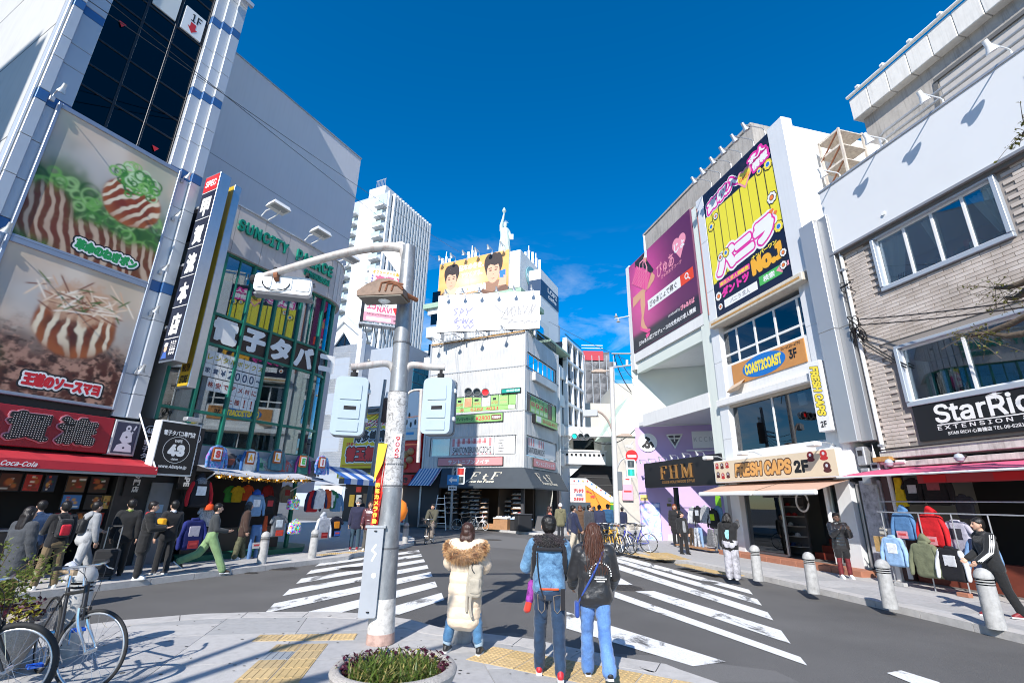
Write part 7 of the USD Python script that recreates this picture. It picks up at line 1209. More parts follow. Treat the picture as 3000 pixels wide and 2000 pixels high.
PT(lp,'hood',MB(fr).tm(m3 .Manifold.hull_points(AY([(x,y,z)for x,z in pr for y in(-.16,.16)]))),RH);PT(lp,'lens_plate',MB(fr).box((-.34,-.15,-.13),(.31,.15,-.10),.01),M('lamp_plate',(.20,.18,.15),.5,.3,var=.3,vs=6))
for k,s in EN((.02,.1,.18)):PT(lp,'raised_rib',MB(fr).tube([(-.02+.09*k,-.165,-.05),(-.0+.09*k,-.165,.08-.02*k),(.12+.06*k,-.165,.10-.03*k),(.33,-.165,.04-.04*k)],.014,6),M('rusty_iron',None))
PT(lp,'bracket',MB(fr).tube([(.28,.0,-.02),(.42,.2,-.05)],.035,8),M('rusty_iron',None));PT(lp,'lens',MB(fr).lathe([(.09,-.135),(.05,-.165),(.001,-.17)],12),M('lamp_lens',None))
za=ax_(3.72)
for sg_,tip,mid,nmz in((-1,at_d(806,843,pd-.05),at_d(880,838,pd),'left'),(1,at_d(1022,843,pd-.05),at_d(950,846,pd),'right')):
 PT(pole,'side_arm',MB().tube(bez(za+[sg_*.06,0,-.22],za+[sg_*.14,0,.08],mid+[0,0,.0],tip,n=14),.05,14),RARM,smooth=50)
 hg=tip+[sg_*-.05,0,0];hp=at_d(811 if sg_<0 else 1008,930,pd-.05);hp[0]=hg[0]-.02*sg_*0;ps=TH('pedestrian_light',f'pale blue pedestrian light seen from behind on the {nmz} arm of the pole','pedestrian light',hp)
 fr=FT(hp,radians(12 if sg_<0 else-12));PT(ps,'housing',rbox(fr,(-.215,-.10,-.42),(.215,.10,.38),.07),SIGB);PT(ps,'rear_rim',rbox(fr,(-.225,.06,-.43),(.225,.12,.39),.075),M('signal_dark',(.13,.15,.17),.5))
 for z0,z1 in((.06,.27),(-.20,.02),(-.37,-.24)):PT(ps,'back_panel',rbox(fr,(-.14,-.112,z0),(.14,-.096,z1),.012),SIGB)
 PT(ps,'maker_plate',bx(fr,-.07,-.116,-.08,.09,-.111,-.03),DK2);PT(ps,'hanger',MB(fr).tube([(0,0,.36),(0,0,.46)],.05,12).tube([(0,0,.44),(hg[0]-hp[0],0,hg[2]-hp[2])],.025,8),DK2)
 for z in(.2,-.2):PT(ps,'hinge',bx(fr,.2,-.02,z-.03,.25,.05,z+.03,.01),SIGW)
cbx=ax_(.95);fr=FT(cbx,radians(8));bxn=TH('control_box','narrow grey control box strapped to the lower left of the signal pole','control box',cbx);PT(bxn,'case',rbox(fr,(-.26,-.19,-.52),(-.05,-.02,.52),.02),M('box_grey',(.36,.38,.41),.5,var=.08,vs=4));PT(bxn,'top_lip',bx(fr,-.28,-.2,.5,-.03,.0,.53),GV)
for z in(-.46,.46):PT(bxn,'screw',MB(fr).lathe([(.02,0),(.02,.01),(.001,.012)],8,(-.15,-.19,z)),DK2)
PT(bxn,'paint_mark',MB(fr).poly(shapely.LineString([(-.16,.12),(-.12,.2),(-.17,.24),(-.13,.3)]).buffer(.012),-.193),WH);PT(bxn,'paint_mark',MB(fr).poly(CI(-.12,-.05,.03),-.193),WH)
ban=TH('banner','tall red and yellow banner with white characters tied along the signal pole','banner',ax_(1.6));fr=FT(ax_(1.9),radians(-6));z0,z1=-.62,.62
PT(ban,'cloth',MB(fr).grid(AY([[(-.19+.03*k+.035*sin(z*2),-.10-.04*sin(k*2.2+z*5),z)for k in range(5)]for z in LS(z0,z1,24)])),M('banner_red',(.62,.03,.02),.7));PT(ban,'yellow_flash',MB(fr).poly(PG([(-.19,z1),(-.06,z1),(-.10,.36),(-.2,.1)]),-.155),M('banner_yellow',(.75,.5,.03),.7))
for i,ch in EN('防犯カメラ作動中'):PT(ban,'character',TX(fr,ch,-.165,.05-i*.075,-.105,.11-i*.075,-.158,bold=2,px=48),YEL)
PT(ban,'character',TX(fr,'中央区',-.19,-.60,-.08,-.56,-.158,bold=1,px=48),IW)
npz=TH('number_plate','small white plate with red figures on the right of the signal pole','plate',ax_(2.5));fr=FT(ax_(2.5),radians(28));PT(npz,'plate',bx(fr,-.05,-.15,-.16,.05,-.143,.16),IW)
for k,c in EN('9065'):PT(npz,'figure',TX(fr,c,-.03,.06-.075*k,.03,.12-.075*k,-.153,bold=2,font='sans'),WINE)
CB=M('bollard_concrete',(.40,.395,.385),.75,var=.4,vs=9,bump=.2,bs=60,streak=.25,obj=True)
def bollard(p,label,first=None,sc=1.):
 if first is not None:return CO(first,p,random.uniform(0,6),label,scale=(sc,sc,sc))
 t=TH('bollard',label,'bollard',p,0,'grey domed bollards along the kerbs')
 PT(t,'shaft',MB().lathe([(.118,0),(.115,.3),(.11,.56),(.108,.565)],22),CB,lc=1,smooth=35)
 for k in range(3):PT(t,'dark_groove',MB().lathe([(.092,.56+.035*k),(.092,.585+.035*k)],20),DK2,lc=1);PT(t,'collar',MB().lathe([(.09,.58+.035*k),(.112,.582+.035*k),(.112,.595+.035*k),(.09,.597+.035*k)],22),CB,lc=1)
 PT(t,'dome',MB().lathe([(.09,.66),(.118,.665),(.116,.70),(.095,.75),(.055,.785),(.001,.80)],22),CB,lc=1,smooth=50);return t
b1=bollard(G(600,1294,PZ),'bollard on the left pavement in front of the stall, nearest the man in green trousers')
bollard(G(716,1281,PZ),'bollard on the left pavement beside the white and black hoodies',b1)
bollard(G(930,1247,PZ),'front one of two bollards standing together just right of the signal pole',b1);bollard(G(911,1238,PZ),'rear one of two bollards standing together just right of the signal pole',b1)
for u,v,lb,sc in[(1742,1333,'bollard on the right pavement beside the man in patterned trousers',1),(1870,1362,'bollard on the right pavement in front of the cap shop stairs',1),(2046,1396,'scribbled bollard in front of the pale denim jacket',1.02),(2290,1443,'nearest bollard on the right pavement, by the man in the striped track jacket',1.06)]:bollard(G(u,v,PZ),lb,b1,(sc))
bollard(G(1060,1473,PZ),'bollard half hidden behind the legs of the woman in the cream coat',b1);bollard(G(140,1512,PZ),'bollard behind the silver bicycle at the lower left',b1,1.15);bollard(G(1376,1268,PZ),'bollard among the parked bicycles',b1)
pc=G(905,1548,.45);pc[2]=PZ;pl=TH('planter','large round concrete planter of grass and purple leaves at the bottom of the view','planter',pc);PLC=M('planter_aggregate',(.40,.37,.34),.9,var=.3,vs=40,bump=.7,bs=90)
Rp=.5
PT(pl,'bowl',MB(FT(pc)).lathe([(.36,0),(.40,.02),(Rp-.04,.25),(Rp,.34),(Rp+.01,.37),(Rp-.01,.40),(Rp-.05,.405),(Rp-.075,.39),(Rp-.09,.30),(Rp-.1,.24)],44),PLC,smooth=50);PT(pl,'soil',MB(FT(pc)).lathe([(Rp-.08,.26),(.2,.30),(.001,.31)],24),M('soil',(.05,.035,.025),.95))
def LM(name,c,tr=.35):
 c=AY(lin(c));MATS[name]=usdkit.material(stage,"/World/Looks/"+name,{"oi":("geometry",{}),"n":("noise_texture",{"scale":25.,"detail":3.}),"r":("rgb_ramp",{"ramp":[(.3,tuple(c*.5)),(.55,tuple(c)),(.75,tuple(np.minimum(c*1.7,.8)))]}),"d":("principled_bsdf",{"roughness":.5}),"t":("translucent_bsdf",{}),"m":("mix_closure",{"fac":tr})},[("oi.position","n.vector"),("n.fac","r.fac"),("r.color","d.base_color"),("r.color","t.color"),("d.BSDF","m.closure1"),("t.BSDF","m.closure2")],surface="m.closure");return MATS[name]
GR,GRY,PUR,LFG,LFY=LM('grass_green',(.11,.17,.025)),LM('grass_straw',(.36,.30,.10)),LM('leaf_purple',(.075,.012,.03),.2),LM('leaf_green',(.08,.14,.03)),LM('leaf_yellow',(.38,.34,.03))
q=np.random.default_rng(3)
def blades(n,rmax,z0,L,w,cx=0,cy=0):
 mb=MB(FT(pc))
 for _ in range(n):
  a,r_=q.uniform(0,2*pi),rmax*math.sqrt(q.random());x,y=cx+r_*cos(a),cy+r_*sin(a);b=q.uniform(0,2*pi);l=L*q.uniform(.5,1.2);lean=q.uniform(.3,1.1);d=AY([cos(b),sin(b),0]);s=AY([-d[1],d[0],0])*w
  P=[AY([x,y,z0])+d*(l*lean*t*t)+AY([0,0,l*(t-.45*lean*t*t)])for t in(0,.4,.75,1)]
  mb.grid(AY([[p-s*(1-t),p+s*(1-t)+.0001]for p,t in zip(P,(0.2,0,.35,.95))]))
 return mb
PT(pl,'green_grass',blades(620,.36,.30,.17,.0075),GR,kind='stuff');PT(pl,'straw_grass',blades(320,.36,.30,.15,.007),GRY,kind='stuff')
def LT(n,mb,pick,s0):
 for _ in range(n):
  x,y,z=pick();nn=q.normal(size=3);nn[2]=abs(nn[2])+.5;nn/=np.linalg.norm(nn);u=np.cross(nn,q.normal(size=3));u/=np.linalg.norm(u);v=np.cross(nn,u);s=s0*q.uniform(.6,1.3);c=AY([x,y,z]);mb.add([c-u*s,c-v*s*.6+nn*s*.25,c+u*s,c+v*s*.6+nn*s*.25],[(0,1,2,3)])
 return mb
def ringpick():a=q.uniform(-.3,pi+.35);r_=q.uniform(.36,.46);return r_*cos(a),r_*sin(a),.30+q.uniform(0,.12)
PT(pl,'purple_leaves',LT(620,MB(FT(pc)),ringpick,.022),PUR,kind='stuff');PT(pl,'yellow_leaves',LT(60,MB(FT(pc)),ringpick,.018),LFY,kind='stuff')
lp0=G(20,1470,PZ);lp0=AY([-5.15,5.35,PZ]);pl2=TH('planter','dark planter with a leafy shrub and purple leaves at the lower left edge','planter',lp0);PT(pl2,'bowl',MB(FT(lp0)).lathe([(.4,0),(.5,.3),(.56,.42),(.56,.46),(.48,.46),(.47,.3)],30),PLC,smooth=50)
def domepick():a=q.uniform(0,2*pi);r_=.5*math.sqrt(q.random());return r_*cos(a),r_*sin(a),.46+q.uniform(0,.16)
PT(pl2,'purple_leaves',LT(420,MB(FT(lp0)),domepick,.03),PUR,kind='stuff');PT(pl2,'yellow_leaves',LT(200,MB(FT(lp0)),domepick,.03),LFY,kind='stuff')
stm,lf=MB(FT(lp0)),MB(FT(lp0))
for k in range(26):
 a=q.uniform(-.8,1.6);L=q.uniform(.45,.95);P=bez((q.uniform(-.2,.2),q.uniform(-.2,.2),.4),(.1*cos(a),.1*sin(a),.4+L*.6),(L*.65*cos(a),L*.65*sin(a),.45+L*q.uniform(.35,.9)),n=7);stm.tube(P,[.006,.005,.005,.004,.003,.003,.002],4)
 for p in P[2:]:LT(7,lf,lambda p=p:p+q.normal(size=3)*.035,.022)
PT(pl2,'stems',stm,M('stem_brown',(.14,.09,.04),.8),kind='stuff');PT(pl2,'leaves',lf,LM('leaf_olive',(.16,.20,.035)),kind='stuff')
def lamp_fix(parent,c,rz,nm='lamp_head',s=1.):
 fr=FT(c,rz);PT(parent,nm,MB(fr).tm(m3 .Manifold.hull_points(AY([(x*s,y*s,z*s)for y in(-.17,.17)for x,z in[(-.5,-.06),(-.5,0),(-.2,.12),(.2,.14),(.5,.05),(.5,-.06)]]))),M('lamp_tan',(.42,.33,.27),.6,.1,var=.25,vs=6));PT(parent,'lens_plate',bx(fr,-.46*s,-.15*s,-.085*s,.4*s,.15*s,-.06*s),M('lamp_plate',None))
def lights3(parent,c,rz,lit,s=1.):
 fr=FT(c,rz);PT(parent,'housing',rbox(fr,(-.62*s,-.08,-.2*s),(.62*s,.1,.2*s),.19*s),SIGW)
 for k,x in EN((-.4,0,.4)):
  PT(parent,'lamp_rim',MB(fr).tm(trimesh.creation.annulus(.15*s,.19*s,.2),AY([[1,0,0,x*s],[0,0,1,-.14],[0,1,0,0],[0,0,0,1]])),M('rim_grey',(.10,.11,.12),.5))
  col,on=[('#0fa392',lit==0),('#3a3a30',False),('#e01818',lit==2)][k]
  PT(parent,'signal_lens',MB(fr).tm(trimesh.creation.cylinder(.155*s,.04,sections=20),AY([[1,0,0,x*s],[0,0,1,-.1],[0,1,0,0],[0,0,0,1]])),M(f'signal_{k}_{on}',col if on else(.05,.055,.05),.3,emit=col if on else None,es=2.2),label='lit '+('green','','red')[k]+' lens' if on else None)
def ped(parent,c,rz,red,s=1.):
 fr=FT(c,rz);PT(parent,'housing',rbox(fr,(-.22*s,-.05,-.42*s),(.22*s,.12,.42*s),.07*s),SIGW)
 for z,on,col in((.2,red,'#e02a20'),(-.2,not red,'#10b89a')):
  PT(parent,'lens_panel',bx(fr,-.16*s,-.06,(z-.16)*s,.16*s,-.05,(z+.16)*s,.005),M(f'ped_{on}_{red}',(.22,.02,.02)if on and red else(.02,.2,.17)if on else(.04,.05,.055),.3,emit=('#701008' if red else '#086050')if on else None,es=1.5));g=UA([CI(0,(z+.09)*s,.03*s),sbox(-.04*s,(z-.01)*s,.04*s,(z+.06)*s),sbox(-.035*s,(z-.12)*s,-.005*s,z*s),sbox(.005*s,(z-.12)*s,.035*s,z*s)]);PT(parent,'figure',MB(fr).poly(g,-.064),M(f'figure_{on}_{red}',col if on else(.12,.13,.13),.4,emit=col if on else None,es=2.0))
s2=G(905,1243,PZ);t=TH('signal_pole','slim signal pole behind the big one carrying an arched arm to the red traffic light','signal pole',s2);hz_=lambda u,v:at_d(u,v,hd(s2))
PT(t,'shaft',MB().tube([s2,[s2[0],s2[1],hz_(930,905)[2]]],[.1,.07],12),GPOLE,smooth=40);a0=hz_(905,945);a0[:2]=s2[:2]
PT(t,'arm',MB().tube(np.vstack([bez(a0,hz_(925,890),hz_(950,893),hz_(985,897),n=9),bez(hz_(985,897),hz_(1020,900),hz_(1045,903),n=4)[1:]]),.055,10),RARM,smooth=50);PT(t,'drop_pipe',MB().tube([hz_(968,893),hz_(960,1062)],.085,12),RARM,smooth=50);PT(t,'stay',MB().tube([hz_(905,962),hz_(965,955)],.02,6).tube([hz_(905,1022),hz_(963,1020)],.02,6),M('rusty_iron',None))
tl=TH('traffic_light','horizontal traffic light showing red in front of the grey building','traffic light',hz_(1095,902));lights3(tl,hz_(1095,902),radians(4),2,1.0)
pd2=TH('pedestrian_light','pedestrian light showing red beside the big signal pole','pedestrian light',hz_(876,1065));ped(pd2,hz_(876,1065),.1,True,1.15)
up=G(838,1216,PZ);ut=at_d(885,872,hd(up));t=TH('utility_pole','thin grey utility pole with cables and insulators beside the yellow ramen sign','utility pole',up);PT(t,'shaft',MB().tube([up,ut],[.15,.10],12),GPOLE,smooth=40);hu=lambda u,v:at_d(u,v,hd(up));PT(t,'dark_collar',MB().tube([up+(ut-up)*.09,up+(ut-up)*.3],[.152,.14],12),M('collar_grey',(.10,.11,.12),.6));PT(t,'transformer',MB().tube([hu(884,970),hu(890,915)],.24,14),M('transformer_brown',(.10,.055,.04),.5));PT(t,'insulator',MB().tube([hu(886,915),hu(890,900)],.06,6).tube([hu(892,915),hu(896,900)],.06,6),WH)
for v in(938,950,985,1010):PT(t,'crossarm',MB().tube([hu(845,v),hu(878,v-3)],.05,6),GV)
for k in range(5):PT(t,'cable',MB().tube(bez(hu(878,925+k*8),hu(860-k*6,965+k*10),hu(795-k*4,935+16*k),n=10),.018,4),BK)
sp=G(1035,1216,PZ);hs2=lambda u,v:at_d(u,v,hd(sp));t=TH('sign_pole','sign pole with a blue one way arrow and a small lamp before the shoe shop','sign pole',sp);PT(t,'shaft',MB().tube([sp,hs2(1041,1072)],.075,10),GPOLE,smooth=40);PT(t,'lamp_arm',MB().tube(bez(hs2(1040,1090),hs2(1045,1072),hs2(1070,1075),n=6),.04,6),GV);lamp_fix(t,hs2(1052,1068)+[0,-.2,0],.1,s=.55)
c=hs2(1041,1102);fr=FT(c+[0,-.12,0]);PT(t,'blue_plate',bx(fr,-.36,-.02,-.3,.36,.0,.3,.005),M('plate_blue',(.01,.20,.48),.4));PT(t,'arrow',MB(fr).poly(PG([(-.27,0),(-.05,.2),(-.05,.07),(.25,.07),(.25,-.07),(-.05,-.07),(-.05,-.2)]),-.024),WH);PT(t,'lower_plate',bx(fr,-.28,-.02,-.62,.26,.0,-.36,.005),WH);PT(t,'plate_print',TX(fr,'軽車両',-.2,-.55,.2,-.43,-.024,bold=3),BK)
c=hs2(1058,1092);p3_=TH('pedestrian_light','pedestrian light showing red on the sign pole before the charcoal awning','pedestrian light',c);ped(p3_,c+[0,-.1,0],.1,True,1.25)
lb=G(1420,1266,PZ);hl=lambda u,v:at_d(u,v,hd(lb));lt=hl(1404,845);t=TH('lamp_post','pale lamp post right of centre with two tan lamps and signal arms','lamp post',lb)
PT(t,'shaft',MB().tube([lb,lt],[.125,.085],16),M('post_pale',(.62,.61,.60),.5,.2,var=.12,vs=6,streak=.2),smooth=40);lamp_fix(t,hl(1375,853),-.1,s=.62);PT(t,'lamp_arm',MB().tube([hl(1402,850),hl(1385,852)],.03,6),RARM);lamp_fix(t,hl(1434,1000),.0,s=.6);PT(t,'lamp_arm',MB().tube([hl(1410,1000),hl(1425,1001)],.03,6),RARM)
PT(t,'curved_arm',MB().tube(bez(hl(1411,1015),hl(1405,965),hl(1385,945),hl(1365,942),n=10),.045,10),M('arm_brown',(.30,.24,.21),.6,var=.2,vs=6),smooth=50);PT(t,'curved_arm',MB().tube(bez(hl(1417,1080),hl(1422,1052),hl(1440,1050),n=8),.03,8),GV);PT(t,'signal_arm',MB().tube([hl(1403,1002),hl(1350,1001)],.035,8),GV);PT(t,'grey_box',bx(FT(hl(1418,1104),.1),-.02,-.1,-.35,.18,.1,.35,.02),M('signal_dark',None))
for dv in(-.0,):
 PT(t,'crossarm',MB().tube([hl(1398,845),hl(1450,838)],.035,6).tube([hl(1405,812),hl(1450,812)],.035,6),GV);PT(t,'insulator',MB().tube([hl(1412,840),hl(1412,832)],.04,6).tube([hl(1440,838),hl(1440,826)],.05,6),WH);PT(t,'cable',MB().tube(bez(hl(1410,812),hl(1420,860),hl(1450,900),n=8),.02,4).tube(bez(hl(1420,812),hl(1432,850),hl(1455,870),n=8),.015,4),BK)
c=hl(1356,948);t2_=TH('traffic_light','grey traffic light seen from behind on the brown curved arm of the lamp post','traffic light',c);fr=FT(c,-.3);PT(t2_,'housing',rbox(fr,(-.30,-.05,-.13),(.30,.08,.13),.06),M('signal_dull',(.38,.40,.42),.5));PT(t2_,'visor',bx(fr,-.32,.08,-.14,.32,.2,-.11,.005),GV)
c=hl(1332,1003);t3_=TH('traffic_light','horizontal traffic light showing green left of the lamp post','traffic light',c);lights3(t3_,c,.0,0,.62)
c=hl(1449,1075);t4_=TH('pedestrian_light','pedestrian light showing green beside the lilac building corner','pedestrian light',c);ped(t4_,c,-.1,False,.8)
c=hl(1451,1047);t5_=TH('no_entry_sign','round red no entry sign half hidden by the lilac building','road sign',c);fr=FT(c);PT(t5_,'disc',MB(fr).poly(CI(0,0,.24),-.02,0),M('sign_red',None));PT(t5_,'bar',bx(fr,-.17,-.03,-.05,.17,-.02,.05),WH)
cam2=hl(1446,1025);t=TH('security_camera','white security camera under the tan lamp of the lamp post','camera',cam2);PT(t,'body',rbox(FT(cam2,.5),(-.14,-.06,-.05),(.14,.06,.05),.03),WH);PT(t,'mount',MB().tube([cam2,cam2+[.15,0,.2]],.02,5),GV)
wires=[]
def wire(a,b,sag,label,r=.012,group=None):
 P=AY([a+(b-a)*x for x in LS(0,1,22)]);P[:,2]-=sag*4*LS(0,1,22)*(1-LS(0,1,22))
 return SG('overhead_wire',MB().tube(P,r,4),BK,label,'wire',group)
f3=lambda x,y:(x*.784,y*.784)
wire(at_d(*f3(240,-12),12),at_d(*f3(1362,748),44),.2,'long wire from the dark tower glass to the coffee billboard, upper of two');wire(at_d(*f3(300,-8),12.4),at_d(*f3(1355,815),40),.2,'long wire crossing the blank lavender wall, lower of two')
wire(at_d(1330,985,36)+[0,0,0],at_d(1460,985,30),1.0,'drooping wire behind the lamp post below the mint gable',.03);wire(at_d(1255,735,46),at_d(1450,832,26),.1,'thin wire in the sky between white block and lamp post',.015);wire(at_d(1290,780,44),at_d(1452,905,30),.1,'thin wire over the scaffolded tower',.015)
tg=B.p(-4.4,.2,7.0)
for k,(v0,v1)in EN([(733,688),(746,704)]):
 s0,z0=B.at(1975,v0,.2);s1,z1=B.at(2352+60,v1-7,.8);wire(B.p(s0,.2,z0),B.p(s1,.8,z1),.05,['upper of two dark cables across the brick wall','lower of two dark cables across the brick wall'][k],.016)
t=TH('cable_bundle','tangle of looped black cables on the grey duct beside the brick wall','cables',tg);u0=[B.at(1962+22*cos(k),745+18*sin(k),.25)for k in range(7)]
for k in range(9):
 r_=random.Random(k);s,z=B.at(1968+r_.uniform(-12,14),745+r_.uniform(-12,30),.25);th=LS(0,2*pi,18);PT(t,'loop',MB(B).tube(SK([s+.13*r_.uniform(.6,1.3)*np.cos(th+k),.25+.1*np.sin(th),z+.26*r_.uniform(.5,1.2)*np.sin(th)],1),.014,5),BK)
for k in range(2):s0,z0=B.at(1975,775+8*k,.2);s1,z1=B.at(2082,838+6*k,.06);PT(t,'cable',MB(B).tube(bez((s0,.2,z0),((s0+s1)/2,.05,(z0+z1)/2-.12),(s1,.06,z1),n=10),.022,5),BK)
s,z=B.at(1950,659,.12);t=TH('wall_bracket','small black caged bracket on the brick wall corner','bracket',B.p(s,.1,z))
for d in(-.1,.1):PT(t,'bar',MB(B).tube([(s+d,.02,z-.18),(s+d,.3,z-.12),(s+d,.3,z+.14),(s+d,.02,z+.2)],.015,5),BK)
PT(t,'ring',MB(B).tube([(s-.12,.3,z),(s+.12,.3,z)],.03,5).tube([(s-.12,.16,z+.1),(s+.12,.16,z+.1)],.02,5),BK)
BARK=M('bark',(.10,.075,.055),.9,var=.4,vs=14,bump=.6,bs=30)
def limb(mb,P,r0,r1):mb.tube(P,LS(r0,r1,len(P)),8)
tr=B.p(-11.6,2.4,PZ);tree=TH('street_tree','pruned street tree reaching knobbly branches in from the right edge','tree',tr);mb=MB(B);limb(mb,bez((-11.6,2.4,.1),(-11.5,2.5,2.5),(-11.3,2.4,4.3),n=9),.17,.13);PT(tree,'trunk',mb,BARK,smooth=50)
lfm,cl=MB(B),MB(B)
for P,tipn in[([(-11.3,2.4,4.2),(-10.4,2.5,4.75),(-9.6,2.5,4.62),B.at(2275,772,2.5)],2),([(-11.3,2.4,4.2),(-10.6,2.5,5.0),(-9.6,2.5,5.05),B.at(2230,778,2.5)],2),([(-11.3,2.4,4.3),(-10.4,2.4,5.5),(-9.7,2.5,5.65),B.at(2290,668,2.5)],2),([(-10.3,2.4,5.5),(-9.8,2.5,5.4),B.at(2310,690,2.5)],1),([(-11.3,2.4,4.3),(-12,2.2,6),(-12.4,2.6,7.4)],1),([(-11.3,2.4,4.3),(-10.6,3.2,6),(-10.8,3.6,7.4)],1)]:
 P=[p if len(p)==3 else(p[0],2.5,p[1])for p in P];Q=bez(*P,n=10);Q=Q+AY([[0,.02,.05]])*np.sin(AG(10)*2.3)[:,None];mb=MB(B);mb.tube(Q,LS(.10,.035,10)+.012*np.sin(AG(10)*1.9),8);PT(tree,'branch',mb,BARK,smooth=50)
 e=AY(Q[-1])
 for k in range(16):
  v=q.normal(size=3)*[.28,.16,.22];tw=bez(e,e+v*.6+[0,0,.05],e+v,n=4);cl.tube(tw,.005,3)
  for _ in range(5):LT(1,lfm,lambda p=e+v*q.uniform(.4,1.1)+q.normal(size=3)*.03:p,.03)
PT(tree,'twigs',cl,BARK,kind='stuff');PT(tree,'leaves',lfm,LM('leaf_autumn',(.15,.15,.03)),kind='stuff')
bt=AY([-6.6,-4.2,PZ]);tree2=TH('street_tree','bare street tree behind the photographer whose limbs shade the pavement','tree',bt);PT(tree2,'trunk',MB().tube(bez(bt,bt+[.1,.1,3],bt+[.3,.2,5],n=8),LS(.2,.15,8),10),BARK,smooth=50)
for d,L in[((1.6,.4,2.6),1),((.2,1.7,2.4),1),((-1.2,-.6,2.8),1),((.9,1.6,3.4),1),((2.6,.9,3.2),1)]:e=bt+[.3,.2,4.8];PT(tree2,'branch',MB().tube(bez(e,e+AY(d)*.5+[0,0,.5],e+AY(d),n=8),LS(.11,.05,8),7),BARK,smooth=50)
TYRE,RIM,CHR=M('tyre_black',(.018,.018,.018),.8),M('rim_alloy',(.62,.63,.64),.3,.8),M('chrome',(.70,.71,.72),.18,.95)
def bike(name,label,p,rz,col,steer=0.,sp=26,r=.335,wb=1.03,basket=False,lowstep=False,saddle=BK,rims=None,tyre=None,group=None,fat=.016,pedal=None,guards=False,fork=None,rack=False,cat='bicycle',hb=1.0):
 t=TH(name,label,cat,p,rz,group);L=dict(lc=1);tyre=tyre or TYRE;rims=rims or RIM;fork=fork or col
 def wheel(cx,st=0.):
  fr=FT((cx,0,r),st);W=lambda m:m;th=LS(0,2*pi,49);ring=lambda rr:SK([rr*np.cos(th),np.zeros(49),rr*np.sin(th)],1)
  w=PT(t,'wheel',MB(fr).tube(ring(r-fat),fat,8,cap=False),tyre,smooth=True,lc=1);PT(w,'rim',MB(fr).tube(ring(r-2*fat-.008),.011,6,cap=False),rims,smooth=True,lc=1)
  mb=MB(fr)
  for k in range(sp):a=2*pi*k/sp;b=a+(.35 if k%2 else-.35);mb.tube([(.025*cos(b),(.03 if k%4<2 else-.03),.025*sin(b)),((r-.04)*cos(a),0,(r-.04)*sin(a))],.0016,3,cap=False)
  PT(w,'spokes',mb,CHR,kind='stuff',lc=1);PT(w,'hub',MB(fr).tube([(0,-.05,0),(0,.05,0)],.022,10),CHR,lc=1)
 bbx,bbz=.43,.29;st_b,st_t=AY([bbx,0,bbz]),AY([bbx-.17,0,.78]);hd_t,hd_b=AY([wb-.22,0,.86]),AY([wb-.17,0,.70]);rh,fh_=AY([0,0,r]),AY([wb,0,r])
 wheel(0.);
 mb=MB();mb.tube([st_b,st_t],.017,10).tube([st_b+[0,0,.02],hd_b],.02,10)
 if lowstep:mb.tube([st_b+(st_t-st_b)*.35,hd_b+[-.02,0,.06]],.017,10)
 else:mb.tube([st_t-[0,0,.06],hd_t-[0,0,.05]],.017,10)
 mb.tube([hd_b-[-.015,0,.02],hd_t+[-.01,0,.02]],.022,10)
 for s in(-1,1):mb.tube([rh+[0,.06*s,0],st_b+[-.03,.03*s,0]],.009,8).tube([rh+[0,.06*s,0],st_t+[.0,.02*s,-.06]],.008,8)
 PT(t,'frame',mb,col,smooth=40,lc=1)
 axis=hd_b;cs,sn=cos(steer),sin(steer)
 def S(P):P=np.atleast_2d(AY(P,float))-axis;return SK([P[:,0]*cs-P[:,1]*sn,P[:,0]*sn+P[:,1]*cs,P[:,2]],1)+axis
 fc=S([fh_])[0];wheel_c=fc
 fr=None
 def wheel2():
  fr=FT((fc[0],fc[1],r),steer);th=LS(0,2*pi,49);ring=lambda rr:SK([rr*np.cos(th),np.zeros(49),rr*np.sin(th)],1)
  w=PT(t,'wheel',MB(fr).tube(ring(r-fat),fat,8,cap=False),tyre,smooth=True,lc=1);PT(w,'rim',MB(fr).tube(ring(r-2*fat-.008),.011,6,cap=False),rims,smooth=True,lc=1);mb=MB(fr)
  for k in range(sp):a=2*pi*k/sp;b=a+(.35 if k%2 else-.35);mb.tube([(.025*cos(b),(.03 if k%4<2 else-.03),.025*sin(b)),((r-.04)*cos(a),0,(r-.04)*sin(a))],.0016,3,cap=False)
  PT(w,'spokes',mb,CHR,kind='stuff',lc=1);PT(w,'hub',MB(fr).tube([(0,-.05,0),(0,.05,0)],.022,10),CHR,lc=1)
 wheel2()
 for s in(-1,1):PT(t,'fork_blade',MB().tube(bez(*[S([x])[0]for x in(hd_b+[.0,.045*s,-.02],hd_b+[.02,.05*s,-.2],fh_+[-.05,.055*s,.12],fh_+[0,.055*s,0])],n=8),[.017,.017,.016,.015,.013,.012,.011,.01],8),fork,smooth=40,lc=1)
 PT(t,'fork_crown',MB().tube(S([hd_b+[0,-.05,-.03],hd_b+[0,.05,-.03]]),.018,8),fork,lc=1)
 stem_t=hd_t+[-.04,0,.12*hb];PT(t,'stem',MB().tube(S([hd_t,stem_t,stem_t+[.07,0,.015]]),.014,8),CHR,smooth=40,lc=1);PT(t,'handlebar',MB().tube(S([stem_t+[-.03,-.29,.02],stem_t+[.03,-.2,.015],stem_t+[.07,-.06,.015],stem_t+[.07,.06,.015],stem_t+[.03,.2,.015],stem_t+[-.03,.29,.02]]),.012,8),CHR,smooth=40,lc=1)
